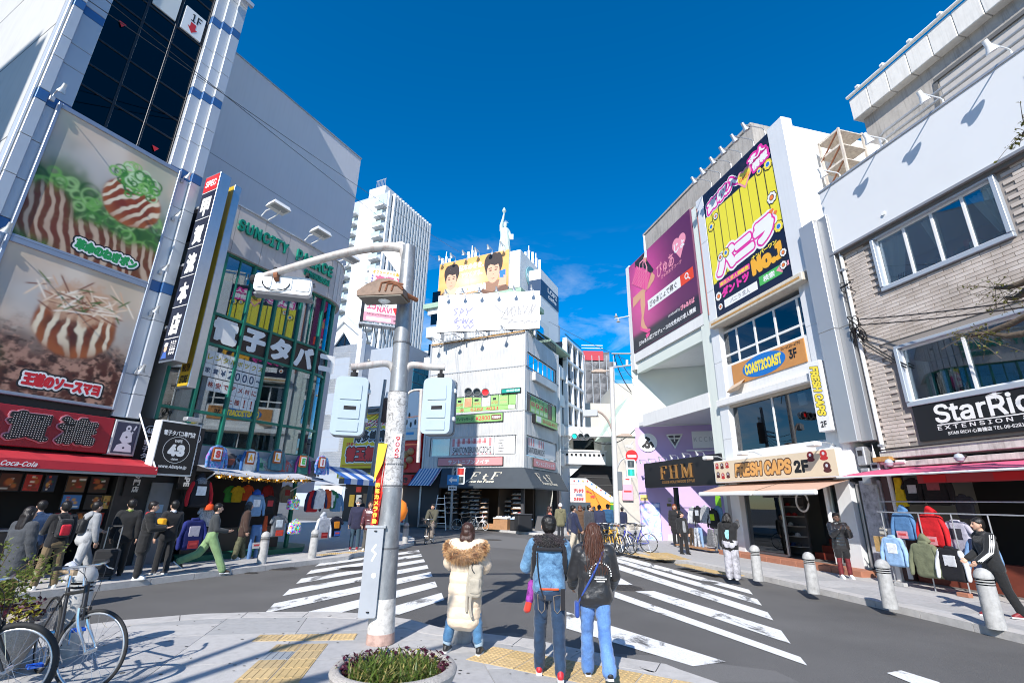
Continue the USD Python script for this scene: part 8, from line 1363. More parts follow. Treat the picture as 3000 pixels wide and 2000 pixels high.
 for s in(-1,1):PT(t,'grip',MB().tube(S([stem_t+[-.03,.3*s,.02],stem_t+[.012,.2*s,.016]]),.018,8),BK,lc=1);PT(t,'brake_lever',MB().tube(S([stem_t+[.03,.2*s,.0],stem_t+[.06,.22*s,-.03],stem_t+[.045,.3*s,-.05]]),.006,5),CHR,lc=1);PT(t,'brake_cable',MB().tube(bez(*[S([x])[0]for x in(stem_t+[.05,.18*s,0],stem_t+[.16,.1*s,-.0],hd_b+[.06,.02*s,.05],hd_b+[.03,.03*s,-.05])],n=9),.003,4),BK,lc=1)
 PT(t,'brake',MB().tube(S([hd_b+[.045,-.03,-.02],hd_b+[.05,-.035,-.12]]),.012,6).tube(S([hd_b+[.045,.03,-.02],hd_b+[.05,.035,-.12]]),.012,6),BK,lc=1)
 PT(t,'seat_post',MB().tube([st_t-[0,0,.05],st_t+[-.04,0,.14]],.014,8),CHR,lc=1);sx,sz=st_t[0]-.05,.93
 PT(t,'saddle',MB().tm(m3 .Manifold.hull_points(AY([(sx-.12,y,sz+z)for y in(-.075,.075)for z in(-.02,.025)]+[(sx-.15,0,sz)]+[(sx+.02,y,sz+z)for y in(-.04,.04)for z in(-.03,.02)]+[(sx+.14,y,sz+z)for y in(-.018,.018)for z in(-.035,.01)]))),saddle,smooth=60,lc=1)
 PT(t,'chainring',MB().tm(trimesh.creation.annulus(.07,.09,.006),AY([[1,0,0,bbx],[0,0,1,-.06],[0,1,0,bbz],[0,0,0,1]])),CHR,lc=1);PT(t,'chain',MB().tube([(bbx,-.06,bbz+.09),(0,-.06,r+.04)],.004,4).tube([(bbx,-.06,bbz-.09),(0,-.06,r-.04)],.004,4),M('chain_dark',(.08,.07,.06),.5,.5),lc=1)
 for s,a in((-1,.6),(1,.6+pi)):e=AY([bbx+.17*cos(a),-.09*-s*-1,bbz-.17*sin(a)]);PT(t,'crank',MB().tube([(bbx,.08*s,bbz),(e[0],.1*s,e[2])],.011,6),CHR,lc=1);pm=MB();[pm.box((e[0]-.05,s*y0,e[2]-.012),(e[0]+.05,s*(y0+.014),e[2]+.012))for y0 in(.11,.155,.2)];[pm.box((e[0]+x0,s*.11,e[2]-.01),(e[0]+x0+.014,s*.21,e[2]+.01))for x0 in(-.05,-.007,.036)];PT(t,'pedal',pm,pedal or BK,lc=1)
 PT(t,'kickstand',MB().tube([(.02,.06,r-.05),(-.06,.2,.02)],.009,5),CHR,lc=1)
 if basket:
  c=S([[wb-.02,0,.80]])[0];fr=FT(c,steer);bmb=MB(fr)
  for z in LS(0,.22,5):k=.8+.9*z;bmb.tube([(-.12*k,-.16*k,z),(.14*k,-.16*k,z),(.14*k,.16*k,z),(-.12*k,.16*k,z),(-.12*k,-.16*k,z)],.004,4)
  for y in LS(-.16,.16,8):bmb.tube([(.112,y*.8,0),(.14,y,.22)],.003,3).tube([(-.1,y*.8,0),(-.12,y,.22)],.003,3)
  bmb.box((-.1,-.13,-.005),(.11,.13,.004));PT(t,'basket',bmb,M('basket_dark',(.05,.05,.052),.5,.3),lc=1)
 if guards:
  for cx,a0,a1 in((0,.2,3.0),):th=LS(a0,a1,14);PT(t,'mudguard',MB(FT((cx,0,r))).grid(SK([SK([(r+.02)*np.cos(th),np.full(14,y),(r+.02)*np.sin(th)+(-.006 if y else 0)],1)for y in(-.025,0,.025)],0)),CHR,lc=1)
 if rack:PT(t,'carrier',MB().box((-.2,-.06,r+.38),(.2,.06,r+.395)).tube([(0,-.06,r),(-.05,-.05,r+.38)],.006,5).tube([(0,.06,r),(-.05,.05,r+.38)],.006,5),CHR,lc=1)
 return t
SILV,BLU=M('frame_silver',(.62,.63,.66),.22,.75),M('pedal_blue',(.01,.10,.55),.4)
hub=AY([-3.80,4.95]);dirn=AY([.80,-.60]);dirn/=np.linalg.norm(dirn)
LEO=M('saddle_leopard',(.30,.22,.14),.6,var=.9,vs=22)
nb_1=bike('bicycle','silver bicycle with black main tube and blue pedals parked at the lower left',np.append(hub-dirn*1.0,PZ),atan2(dirn[1],dirn[0]),M('frame_dark',(.03,.03,.032),.3,.3),steer=.62,saddle=LEO,pedal=BLU,fork=CHR,fat=.014,hb=1.3,sp=20)
pl_c=TH('saddle_cover','pale checked cap resting on the saddle of the silver bicycle','cap',(0,0,0));sd=FT(np.append(hub-dirn*1.0,PZ),atan2(dirn[1],dirn[0]));PT(pl_c,'cloth',MB(sd).tm(m3 .Manifold.hull_points(AY([(.1+x,y,.94+z)for x,y,z in[(-.0,-.06,0),(-.0,.06,0),(.16,-.05,0),(.16,.05,0),(.05,0,.075),(.12,0,.06),(.19,0,.01),(.03,.04,.05),(.03,-.04,.05)]]))),M('cap_check',(.42,.44,.5),.8,var=.5,vs=40),smooth=60)
bike('bicycle','bicycle with a black tyre cut off by the left edge of the view',(-4.95,4.18,PZ),radians(18),M('frame_black',(.02,.02,.022),.3),fat=.022,guards=True,sp=20)
GB='bicycles parked beside the lilac building'
YW,NV=M('frame_yellow',(.72,.38,.01),.35),M('frame_blue',(.02,.03,.35),.3);WT=M('frame_white',(.66,.66,.66),.35)
for k,(u,v,a,kw)in EN([(1392,1268,-70,dict(col=BK,basket=True,label='black bicycle with a wire basket, leftmost of the parked row')),(1407,1270,-78,dict(col=YW,fat=.024,fork=YW,label='yellow bicycle with fat tyres, left one of two yellow ones')),(1424,1272,-80,dict(col=YW,fat=.026,fork=YW,label='yellow bicycle with fat tyres, right one of two yellow ones')),(1447,1272,-72,dict(col=WT,saddle=M('saddle_brown',(.28,.1,.05),.6),label='white bicycle with a brown saddle in the parked row')),(1462,1268,-105,dict(col=GV,basket=True,label='grey bicycle in the parked row between the white and blue ones')),(1470,1268,162,dict(col=NV,lowstep=True,rack=True,fork=NV,label='blue step-through bicycle, rightmost of the parked row'))]):
 p=G(u,v,PZ);lb_=kw.pop('label');dd=AY([cos(radians(a)),sin(radians(a))]);p0_=p[:2]-dd*(1.0 if k<5 else .0)+([.35,.0]if k==5 else[0,0]);bike('bicycle',lb_,(p0_[0],p0_[1],PZ),radians(a),steer=[.1,-.1,.15,.2,-.2,.1][k],group=GB,sp=16,**kw)
p=G(1103,1218,PZ);bike('bicycle','small white folding bicycle before the shoe shop step',(p[0]-.55,p[1]+.45,PZ),radians(-30),WT,r=.26,group=None,sp=14,saddle=BK,hb=2.0,wb=.98,rims=WH)
p=G(1068,1220,PZ);bike('bicycle','dark bicycle lying in shade beside the step ladder',(p[0]-.6,p[1]+1.0,PZ),radians(8),BK,sp=12,saddle=BK)
p=G(1008,1216,PZ);fr=FT(p,.1);t=TH('step_ladder','aluminium step ladder standing before the shoe racks','ladder',p)
for s in(-1,1):PT(t,'rail',MB(fr).tube([(s*.42,-.3,0),(s*.2,.1,2.0)],.03,6),ALU);PT(t,'rail',MB(fr).tube([(s*.42,.6,0),(s*.2,.14,2.0)],.025,6),ALU)
for k in range(1,6):h=k*.36;PT(t,'tread',bx(fr,-.42+.04*k,-.34+.07*k,h,.42-.04*k,-.24+.07*k,h+.04),ALU)
def aboard(u,v,label,w,h,face,words,ink,pic=None):
 p=G(u,v,PZ);fr=FT(p,.08);t=TH('sandwich_board',label,'sign',p);PT(t,'panel',MB(fr).add([(-w/2,-.2,.05),(w/2,-.2,.05),(w/2,.05,h),(-w/2,.05,h),(-w/2,.3,.05),(w/2,.3,.05)],[(0,1,2,3),(3,2,5,4)]),face)
 for wd,a,b,c,d in words:g=fit(GL(wd,bold=2,px=48),(a-.5)*w,b*h,(c-.5)*w,d*h);m=MB(fr);m.poly(g,0);vv=np.vstack(m.v);vv=(vv-p)@fr.m;vv[:,1]=-.205+.25*vv[:,2]/h;PT(t,'lettering',MB(fr).add(vv,np.vstack(m.f)),ink)
 if pic:g=CI(0,.72*h,.3*w).difference(CI(.05,.74*h,.12*w));m=MB(fr);m.poly(g,0);vv=(np.vstack(m.v)-p)@fr.m;vv[:,1]=-.205+.25*vv[:,2]/h;PT(t,'print',MB(fr).add(vv,np.vstack(m.f)),pic)
aboard(1054,1199,'white sandwich board with a round red print before the shoe racks',.95,1.75,WH,[('Japan',.2,.3,.75,.42),('Tax free',.15,.14,.8,.26)],INKB,WINE);aboard(992,1196,'green board with white writing left of the step ladder',.7,1.7,M('board_green',(.10,.36,.05),.5),[('SALE',.2,.5,.8,.62)],IW)
p=FR.p(-.6,1.4,PZ);t=TH('black_case','black covered case on the pavement at the corner of the shoe shop','case',p);PT(t,'body',bx(FT(p,.45),-.45,-.3,.05,.45,.3,.95,.04),M('case_black',(.02,.02,.022),.5));PT(t,'lid',bx(FT(p,.45),-.48,-.33,.95,.48,.33,1.02,.02),M('case_lid',(.05,.05,.055),.5))
p=FS.p(1.2,1.2,PZ);t=TH('covered_table','table under a grey cloth at the right corner of the shoe shop','table',p);PT(t,'cloth',MB(FT(p,.45)).tm(m3 .Manifold.hull_points(AY([(x*s,y*s,z)for z,s in((.02,1.25),(.85,1.))for x in(-.6,.6)for y in(-.35,.35)]))),M('cloth_grey',(.14,.14,.15),.9))
t=TH('orange_lantern','round orange paper lantern peeking out right of the signal pole','lantern',at_d(917,1170,21));c=at_d(914,1172,21);PT(t,'shade',MB().lathe([(.08,-.45),(.3,-.3),(.4,0),(.3,.3),(.08,.45)],20,c),M('lantern_orange',(.75,.22,.02),.7,emit='#ff7a18',es=.15),smooth=60);PT(t,'cap',MB().lathe([(.09,.43),(.09,.5),(.001,.5)],12,c),BK)

# ================================================================ people
_ico={k:AY(trimesh.creation.icosphere(k).vertices)for k in(1,2)}
def HG(g,fine=1,infl=0.):
 return m3 .Manifold.hull_points(np.vstack([AA(p,float)+_ico[fine]*(r+infl)for p,r in g]))
def KN(hulls,length,smooth=5,fold=0.,fs=9.,seed=0,squash=None):
 """Hulls joined into one skin, refined, smoothed, with a little drape."""
 m=m3 .Manifold.batch_boolean(hulls,m3 .OpType.Add)if len(hulls)>1 else hulls[0]
 a=m.refine_to_length(length).to_mesh();t=trimesh.Trimesh(a.vert_properties[:,:3],a.tri_verts,process=False)
 if smooth:trimesh.smoothing.filter_taubin(t,iterations=smooth)
 v=AY(t.vertices);seed=int(seed)
 if fold or squash:
  n=AY(t.vertex_normals)
  if fold:v=v+n*((meshkit.fbm(v*[fs,fs,fs*1.6]+seed,3,seed)-.5)*2*fold)[:,None]
  if squash:v=v+n*squash(v)[:,None]
 return v,AY(t.faces)
def CL(name,c,var=.25,vs=9.,rough=.85,bump=.35,bs=45.,**k):return M(name,c,rough,var=var,vs=vs,bump=bump,bs=bs,obj=True,sheen=k.pop('sheen',.15),**k)
SKIN_={0:CL('skin',(.56,.33,.23),.12,14,.5,.1),1:CL('skin_dark',(.12,.065,.042),.15,14,.45,.1)}
HAIRM={}
def hairmat(c):
 if c not in HAIRM:HAIRM[c]=usdkit.material(stage,'/World/Looks/hair_'+c.lstrip('#'),{"g":("texture_coordinate",{}),"mp":("mapping",{"scale":(70,70,5)}),"n":("noise_texture",{"scale":1.5,"detail":4.}),"r":("rgb_ramp",{"ramp":[(.3,tuple(AY(lin(c))*.45)),(.7,tuple(AY(lin(c))*1.5))]}),"b":("bump",{"strength":.7,"distance":.01}),"p":("principled_bsdf",{"roughness":.42,"specular_ior_level":.5})},[("g.object","mp.vector"),("mp.vector","n.vector"),("n.fac","r.fac"),("r.color","p.base_color"),("n.fac","b.height"),("b.normal","p.normal")],surface="p.BSDF")
 return HAIRM[c]
def rx(v,a):c,s=cos(a),sin(a);v=AA(v,float);return SK([v[...,0],v[...,1]*c+v[...,2]*s,-v[...,1]*s+v[...,2]*c],-1)
PN=0
def PS(label,uv,vtop,yaw,top,bot,shoe,hair,pose=None,z0=PZ,at=None,group=None,skin=0,ex=None,det=0,hat=None,H=None,dz=0.,cat='person',face=True):
 """uv: where the feet stand in the survey frame; vtop: the crown's row; yaw: degrees clockwise from straight away. top = (kind, colour, slack, hem height); bot = (colour, slack)."""
 global PN
 PN+=1;p=AY(at,float)if at is not None else G(uv[0],uv[1],z0);z0=p[2]
 if H is None:H=at_d(uv[0],vtop,hd(p))[2]-z0
 k=H/1.70;po=dict(hl=0,kl=0,hr=0,kr=0,sl=3,el=12,sr=3,er=12,al=9,ar=9,lean=0,hy=0,hp=0,wide=0.,lift=0.);po.update(pose or{});D={a:radians(b)if a not in('wide','lift')else b for a,b in po.items()}
 t=TH('person',label,cat,p,-radians(yaw),group);ln=[.05,.03,.016][det];fine=2 if det==2 else 1;seed=PN*3.1
 hip0=.90
 def legj(s,h,kn):
  a=AY([s*.088,0,hip0]);b=a+AY([s*.01+s*D['wide'],sin(h),-cos(h)])*.42;c=b+AY([s*D['wide']*.8,sin(h-kn),-cos(h-kn)])*.41;return a,b,c,h-kn
 LJ=[legj(-1,D['hl'],D['kl']),legj(1,D['hr'],D['kr'])];drop=min(j[2][2]for j in LJ)-.075-D['lift'];
 LJ=[(a-[0,0,drop],b-[0,0,drop],c-[0,0,drop],an)for a,b,c,an in LJ];pz=hip0-drop;piv=AY([0,0,pz])
 U=lambda q:rx(AA(q,float),D['lean'])+piv
 sh=[U((s*.175,-.01,.475))for s in(-1,1)]
 def armj(s,S,f,e,ab):
  d=rx(AY([s*sin(ab)*cos(f),sin(f),-cos(f)*cos(ab)]),D['lean']*.5);b=S+d*.285;f2=f+e;d2=rx(AY([s*sin(ab)*cos(f2)-s*.30*sin(min(e,1.4)),sin(f2),-cos(f2)*cos(ab)]),D['lean']*.5);d2/=np.linalg.norm(d2);return S,b,b+d2*.25,d2
 AJ=[armj(-1,sh[0],D['sl'],D['el'],D['al']),armj(1,sh[1],D['sr'],D['er'],D['ar'])]
 hc=U((0,.02,.70));cy,sy=cos(-D['hy']),sin(-D['hy'])
 def Hd(q):q=rx(AA(q,float),D['hp']);return SK([q[...,0]*cy-q[...,1]*sy,q[...,0]*sy+q[...,1]*cy,q[...,2]],-1)+hc
 hl=[HG([(piv+[-.085,0,0],.085),(piv+[.085,0,0],.085),(U((-.06,0,.17)),.085),(U((.06,0,.17)),.085)]),HG([(U((-.06,0,.17)),.085),(U((.06,0,.17)),.085),(U((-.10,.0,.38)),.092),(U((.10,.0,.38)),.092),(sh[0]+[.03,0,0],.05),(sh[1]-[.03,0,0],.05)]),HG([(U((-.08,-.01,.49)),.045),(U((.08,-.01,.49)),.045),(U((0,.0,.56)),.052)]),HG([(U((0,0,.50)),.055),(Hd((0,-.01,-.06)),.05)]),HG([(Hd((0,-.02,.02)),.088),(Hd((0,.015,.0)),.078),(Hd((0,.035,-.06)),.048),(Hd((0,.062,-.092)),.02),(Hd((-.045,.03,-.05)),.03),(Hd((.045,.03,-.05)),.03)],fine),HG([(Hd((0,.088,.0)),.010),(Hd((0,.108,-.035)),.013),(Hd((0,.085,-.04)),.018)])]+[HG([(Hd((s*.083,-.01,-.01)),.016),(Hd((s*.08,-.015,-.035)),.012)])for s in(-1,1)]
 for a,b,c,an in LJ:hl+=[HG([(a,.08),(b,.052)]),HG([(b,.05),(b*.62+c*.38,.05),(c,.036)]),HG([(c,.036),(c+[0,-.03,-.03],.03),(c+[0,.10,-.045],.025)])]
 for s,(S,b,c,d)in zip((-1,1),AJ):
  hl+=[HG([(S,.05),(b,.037)]),HG([(b,.037),(c,.026)])];sd=AY([s*.25,.95,.1]);sd-=d*(sd@d);sd/=np.linalg.norm(sd);nn=np.cross(d,sd);kn=c+d*.085
  hl.append(HG([(c+d*.02,.02),(kn+sd*.028,.012),(kn-sd*.03,.012)]))
  for q_,L in zip((-.030,-.010,.010,.029),(.055,.07,.074,.066)):r0=kn+sd*q_;m1=r0+d*L*.55-nn*s*.012;hl+=[HG([(r0,.0095),(m1,.0088)]),HG([(m1,.0088),(m1+d*L*.45-nn*s*.022,.0075)])]
  tb=c+d*.03+sd*.02;m1=tb+d*.03+sd*.03;hl+=[HG([(tb,.012),(m1,.0105)]),HG([(m1,.0105),(m1+d*.028+sd*.006,.009)])]
 v,f=KN(hl,ln,3 if det<2 else 5);S_=lambda v:v*k;sc_=lambda m:MB().tm(m,np.diag([k,k,k,1.]))
 body=PT(t,'body',MB().add(S_(v),f),SKIN_[skin],smooth=True,lc=1)
 if face:
  for s in(-1,1):PT(body,'eye',sc_(HG([(Hd((s*.034-.009,.085,.004)),.006),(Hd((s*.034+.009,.085,.004)),.006)])),DK2,lc=1);PT(body,'eyebrow',sc_(HG([(Hd((s*.02,.088,.026)),.004),(Hd((s*.05,.078,.028)),.004)])),hairmat('#1a120e'),lc=1)
  PT(body,'mouth',sc_(HG([(Hd((-.02,.086,-.063)),.005),(Hd((.02,.086,-.063)),.005),(Hd((0,.092,-.064)),.005)])),M('lips',(.42,.13,.11),.5),lc=1)
 bc,bs=bot[:2];fold=.012 if det==2 else .010;bm=CL('cloth_'+(bc if isinstance(bc,str)else bc[0]).lstrip('#'),bc)if isinstance(bc,str)else bc[1]
 cuff=bot[2]if len(bot)>2 else .05
 g=[HG([(piv+[-.082,-.01,.02],.088+bs),(piv+[.082,-.01,.02],.088+bs),(U((-.07,0,.10)),.084+bs),(U((.07,0,.10)),.084+bs),(piv+[-.07,-.05,-.05],.06+bs),(piv+[.07,-.05,-.05],.06+bs)])]
 for a,b,c,an in LJ:e=c+(b-c)*cuff;fl=bot[3]if len(bot)>3 else 0.;g+=[HG([(a,.083+bs),(b,.056+bs)],fine),HG([(b,.056+bs),(b*.6+c*.4,.055+bs),(e,.045+bs*1.2+fl)],fine)]
 v,f=KN(g,ln,4,fold,11,seed);PT(t,'trousers',MB().add(S_(v),f),bm,smooth=True,lc=1)
 kind,tc,ts,hem=top;tm=CL('cloth_'+tc.lstrip('#'),tc)if isinstance(tc,str)else tc[1]
 hz=hem-.90
 g=[HG([(U((-.075,0,max(hz,.02))),.088+ts),(U((.075,0,max(hz,.02))),.088+ts),(U((-.065,0,.17)),.086+ts),(U((.065,0,.17)),.086+ts)],fine),HG([(U((-.065,0,.17)),.086+ts),(U((.065,0,.17)),.086+ts),(U((-.10,0,.38)),.09+ts),(U((.10,0,.38)),.09+ts),(sh[0]+[.03,0,.0],.052+ts*.8),(sh[1]-[.03,0,.0],.052+ts*.8)],fine),HG([(U((-.09,-.01,.48)),.042+ts*.6),(U((.09,-.01,.48)),.042+ts*.6),(U((0,.0,.535)),.06+ts*.4)],fine)]
 if hz<0:g.append(HG([(U((-.075,0,.05)),.09+ts),(U((.075,0,.05)),.09+ts),(piv+[-.085,-.01,hz],.088+ts),(piv+[.085,-.01,hz],.088+ts)],fine))
 for s,(S,b,c,d)in zip((-1,1),AJ):
  e=c-d*.01 if kind!='tee' else S*.4+b*.6;g+=[HG([(S,.055+ts),(b,.042+ts)]if kind!='tee' else[(S,.055+ts),(e,.052+ts)],fine)]+([HG([(b,.042+ts),(e,.034+ts*.7)],fine)]if kind!='tee' else[])
 sq=None
 if kind in('puffer','coat'):per=.085 if kind=='puffer' else .15;sq=lambda v:.014*(np.abs(np.sin(np.pi*(v[:,2]-pz)/per))**.5-.6)
 v,f=KN(g,ln*(.7 if sq else 1),4,fold,8,seed+5,sq);tp=PT(t,{'puffer':'down_jacket','coat':'coat','tee':'shirt','hoodie':'hooded_sweater'}.get(kind,'jacket'),MB().add(S_(v),f),tm,smooth=True,lc=1)
 if kind=='hoodie':v,f=KN([HG([(U((-.08,-.09,.50)),.045),(U((.08,-.09,.50)),.045),(U((0,-.11,.42)),.05),(U((0,-.06,.55)),.05)])],ln,3);PT(tp,'hood',MB().add(S_(v),f),tm,smooth=True,lc=1)
 sm=CL('shoe_'+shoe.lstrip('#'),shoe,.1,rough=.5)if isinstance(shoe,str)else shoe
 for a,b,c,an in LJ:
  tl_=max(0.,-an-.5)if an<-.5 else 0.;F3=lambda q:rx(AA(q,float),tl_)+c
  v,f=KN([HG([(F3((0,-.04,-.03)),.036),(F3((0,-.01,.02)),.042),(F3((0,.05,-.03)),.038),(F3((-.012,.14,-.045)),.028),(F3((.012,.15,-.045)),.027)],fine)],ln,2);sp_=PT(t,'shoe',MB().add(S_(v),f),sm,smooth=True,lc=1);so=m3 .Manifold.hull_points(F3([(x*w,y,z)for z in(-.075,-.052)for x in(-1,1)for y,w in((-.08,.03),(-.03,.038),(.09,.044),(.15,.036),(.185,.018))]));PT(sp_,'sole',sc_(so),SH[0]if shoe!='#14110f' else BK,lc=1)
 if hair:
  st_,col=hair;hm=hairmat(col);cut=lambda m,n,off:m.trim_by_plane(tuple(n),off)
  base=[HG([(AY((0,-.025,.035)),.096),(AY((0,-.035,-.02)),.085),(AY((0,.015,.03)),.084)],fine)];n_=AY([0,-.72,.69]);base=[base[0].trim_by_plane(tuple(n_),-.012)]
  if st_ in('long','bob'):
   L=.36 if st_=='long' else .15;base+=[HG([(AY((0,-.05,-.02)),.085),(AY((-.05,-.075,-.06)),.045),(AY((.05,-.075,-.06)),.045)],fine),HG([(AY((-.055,-.065,-.05)),.05),(AY((.055,-.065,-.05)),.05),(AY((-.06,-.10,-L*.7)),.042),(AY((.06,-.10,-L*.7)),.042),(AY((-.03,-.10,-L)),.03),(AY((.035,-.10,-L)),.03)],fine)]+[HG([(AY((s*.075,-.01,.02)),.03),(AY((s*.085,-.03,-.1)),.025),(AY((s*.075,-.05,-L*.8)),.022)],fine)for s in(-1,1)]
  if st_=='dreads':base+=[HG([(AY((.095*cos(a),.095*sin(a)-.02,.01)),.024),(AY((.125*cos(a),.115*sin(a)-.02,-.13)),.018)])for a in LS(-.5,pi+.5,12)+pi]
  v,f=KN(base,[.05,.02,.011][det],2,.006 if det==2 else .007,26,seed);PT(t,'hair',MB().add(S_(Hd(v)),f),hm,smooth=True,lc=1)
 if hat:
  hk,hc_=hat;v,f=KN([HG([(AY((0,-.02,.05)),.1),(AY((0,-.03,.0)),.1)]).trim_by_plane((0,-.25,.97),.005)],.03,1);ht=PT(t,'knit_cap' if hk=='beanie' else 'cap',MB().add(S_(Hd(v)),f),CL('hat_'+hc_.lstrip('#'),hc_),smooth=40,lc=1)
  if hk=='cap':PT(ht,'brim',MB().add(S_(Hd(AY([(-.07,.06,.03),(.07,.06,.03),(.05,.17,.02),(-.05,.17,.02),(-.07,.06,.02),(.07,.06,.02),(.05,.17,.012),(-.05,.17,.012)]))),[(0,1,2,3),(7,6,5,4),(2,6,7,3)]),CL('hat_'+hc_.lstrip('#'),hc_),lc=1)
 ctx=dict(t=t,k=k,U=U,Hd=Hd,AJ=AJ,LJ=LJ,piv=piv,S=S_,det=det,ln=ln,tp=tp,p=p,yaw=yaw)
 for e in ex or():e(ctx)
 return ctx
def place(ctx,q):
 a=-radians(ctx['yaw']);q=AA(q,float)*ctx['k'];c,s=cos(a),sin(a);return SK([q[...,0]*c-q[...,1]*s,q[...,0]*s+q[...,1]*c,q[...,2]],-1)+ctx['p']
def WE(name,groups,mat,smooth=3,fold=.004,ln=None,sub=None):
 def fn(x):v,f=KN([HG([(x['U'](q),r)for q,r in g],1)for g in groups],ln or x['ln'],smooth,fold);PT(sub and x['tp']or x['t'],name,MB().add(x['S'](v),f),mat,smooth=True,lc=1)
 return fn
def scarf(c):return WE('scarf',[[((-.07,.02,.535),.04),((.07,.02,.535),.04),((0,-.06,.55),.04)],[((-.07,.02,.535),.04),((.07,.02,.535),.04),((0,.085,.52),.045)]],CL('scarf_'+c.lstrip('#'),c,.4,25))
def BP(label,col,col2=None,name='backpack',w=.13,h=.36,lo=.10,straps=True,side=0.):
 """Carried, so a thing of its own, placed on its bearer's back."""
 def fn(x):
  b=TH(name,label,'bag',x['p'],-radians(x['yaw']));c1=CL('bag_'+col.lstrip('#'),col,.2,8,.6);U=x['U'];g=[HG([(U((side+s*(w-.05),y,z)),.05)for s in(-1,1)for y in(-.15,-.21)for z in(lo+.05,lo+h-.05)])];v,f=KN(g,.03,3,.006);PT(b,'pack',MB().add(x['S'](v),f),CL('bag_'+(col2 or col).lstrip('#'),col2 or col,.2,8,.6),smooth=True,lc=1)
  g=[HG([(U((side+s*(w-.07),-.255,z)),.03)for s in(-1,1)for z in(lo+.06,lo+h*.62)])];v,f=KN(g,.03,3,.004);PT(b,'front_pocket',MB().add(x['S'](v),f),c1,smooth=True,lc=1)
  if straps:
   for s in(-1,1):PT(b,'strap',MB().tube(x['S'](bez(U((side+s*.09,-.16,lo+h-.04)),U((s*.12,-.08,.60)),U((s*.13,.13,.55)),U((s*.15,.14,.25)),U((side+s*.13,-.1,lo+.08)),n=12)),.02*x['k'],6),CL('bag_'+(col2 or col).lstrip('#'),col2 or col),lc=1)
 return fn
W1=dict(hl=22,kl=6,hr=-14,kr=16,sl=-14,sr=16);W2=dict(hl=-16,kl=26,hr=22,kr=5,sl=16,sr=-14)
ONWALL=A.ang-90
GQ='people queuing under the red awning'
PS('person in a black jacket wearing a bright red backpack and khaki trousers',(97,1352),1152,ONWALL,('jacket','#121216',.03,.86),('#6d5c42',.022),'#d8d8d4',('short','#15110f'),dict(wide=.10,sl=20,el=60),ex=[BP('bright red and black backpack on the person in khaki trousers','#c4122a','#17171a')],group=GQ,z0=PZ)
PS('person in light grey sweatshirt and sweatpants with a black shoulder bag',(168,1333),1150,20,('hoodie','#8f9296',.03,.84),('#a9abae',.035),'#2a2a2c',('short','#15110f'),dict(hl=28,kl=8,hr=-8,kr=6,lean=6,sl=25,el=50),ex=[BP('black bag on the back of the person in grey sweats','#16171a',name='shoulder_bag',w=.12,h=.3)],group=GQ)
PS('person in a black jacket holding the handle of a black suitcase',(262,1322),1147,-40,('jacket','#17181a',.035,.82),('#2d2822',.02),'#14110f',('short','#15110f'),dict(sr=-8,er=8),group=GQ,ex=[scarf('#8a9a4a')])
PS('person in a black down coat with red hood lining and white shoes',(312,1330),1152,60,('puffer','#141416',.045,.62),('#151517',.025),'#e4e4e2',('short','#1a1310'),dict(sl=20,el=70,sr=20,er=70),group=GQ,ex=[WE('red_hood',[[((-.08,-.07,.53),.05),((.08,-.07,.53),.05),((0,.04,.52),.05)]],CL('hood_red','#a3141c'))])
def tote(x):b=TH('tote_bag','yellow bag hanging at the side of the person in grey scarf','bag',x['p'],-radians(x['yaw']));U=x['U'];v,f=KN([HG([(U((-.22+s*.03,y,z)),.035)for s in(-1,1)for y,z in((-.12,.12),(.12,.12),(.10,.36),(-.10,.36))])],.03,3,.01);PT(b,'bag',MB().add(x['S'](v),f),CL('tote_yellow','#d99a05'),smooth=True,lc=1);PT(b,'strap',MB().tube(x['S'](bez(U((-.22,0,.38)),U((-.16,0,.6)),U((-.1,-.02,.56)),n=8)),.012,5),BK,lc=1)
PS('person in a black jacket and grey scarf looking left, yellow bag at side',(366,1318),1150,-60,('jacket','#16161a',.03,.84),('#1a1a1d',.02),'#2b2b33',('short','#14100f'),dict(hl=6,hr=-4),group=GQ,ex=[scarf('#b9bcc4'),tote])
PS('person with dark hair in a blue jacket at the far left edge by the counter',(40,1345),1150,ONWALL,('jacket','#2c4668',.03,.86),('#1a1c22',.02),'#14110f',('short','#15110f'))
PS('person with long dark hair in a grey coat cut off by the left edge',(-2,1400),1165,10,('coat','#3c3f44',.04,.6),('#1a1c22',.02),'#14110f',('long','#1a1210'))
PS('person striding right in a charcoal sweater and pale green trousers',(470,1318),1149,52,('jacket','#33373a',.022,.88),('#7d9a6b',.035),'#3b2a1c',('short','#15110f'),dict(hl=-30,kl=38,hr=26,kr=2,sl=10,el=70,sr=10,er=70),z0=.05)
PS('person in a brown jacket, grey knit cap and camouflage trousers by the stall',(545,1284),1153,55,('jacket','#3e2a22',.05,.74),(('camo',M('camouflage',(.10,.10,.055),.85,var=.75,vs=14,obj=True)),.04),'#c8c8c6',('dreads','#1c1512'),dict(hl=10,hr=-8,lean=5),hat=('beanie','#45474b'))
PS('person in a navy coat with grey knit cap, white face mask and red shoes',(812,1262),1148,172,('hoodie','#20213c',.04,.78),('#2d4656',.015),'#8f1626',None,dict(wide=.03),hat=('beanie','#6a6866'),ex=[lambda x:PT(x['t'],'face_mask',MB().add(x['S'](AY(meshkit.arrays(HG([(x['Hd']((-.045,.06,-.05)),.024),(x['Hd']((.045,.06,-.05)),.024),(x['Hd']((0,.09,-.05)),.025)]))[0])),meshkit.arrays(HG([(x['Hd']((-.045,.06,-.05)),.024),(x['Hd']((.045,.06,-.05)),.024),(x['Hd']((0,.09,-.05)),.025)]))[1]),WH,lc=1)])
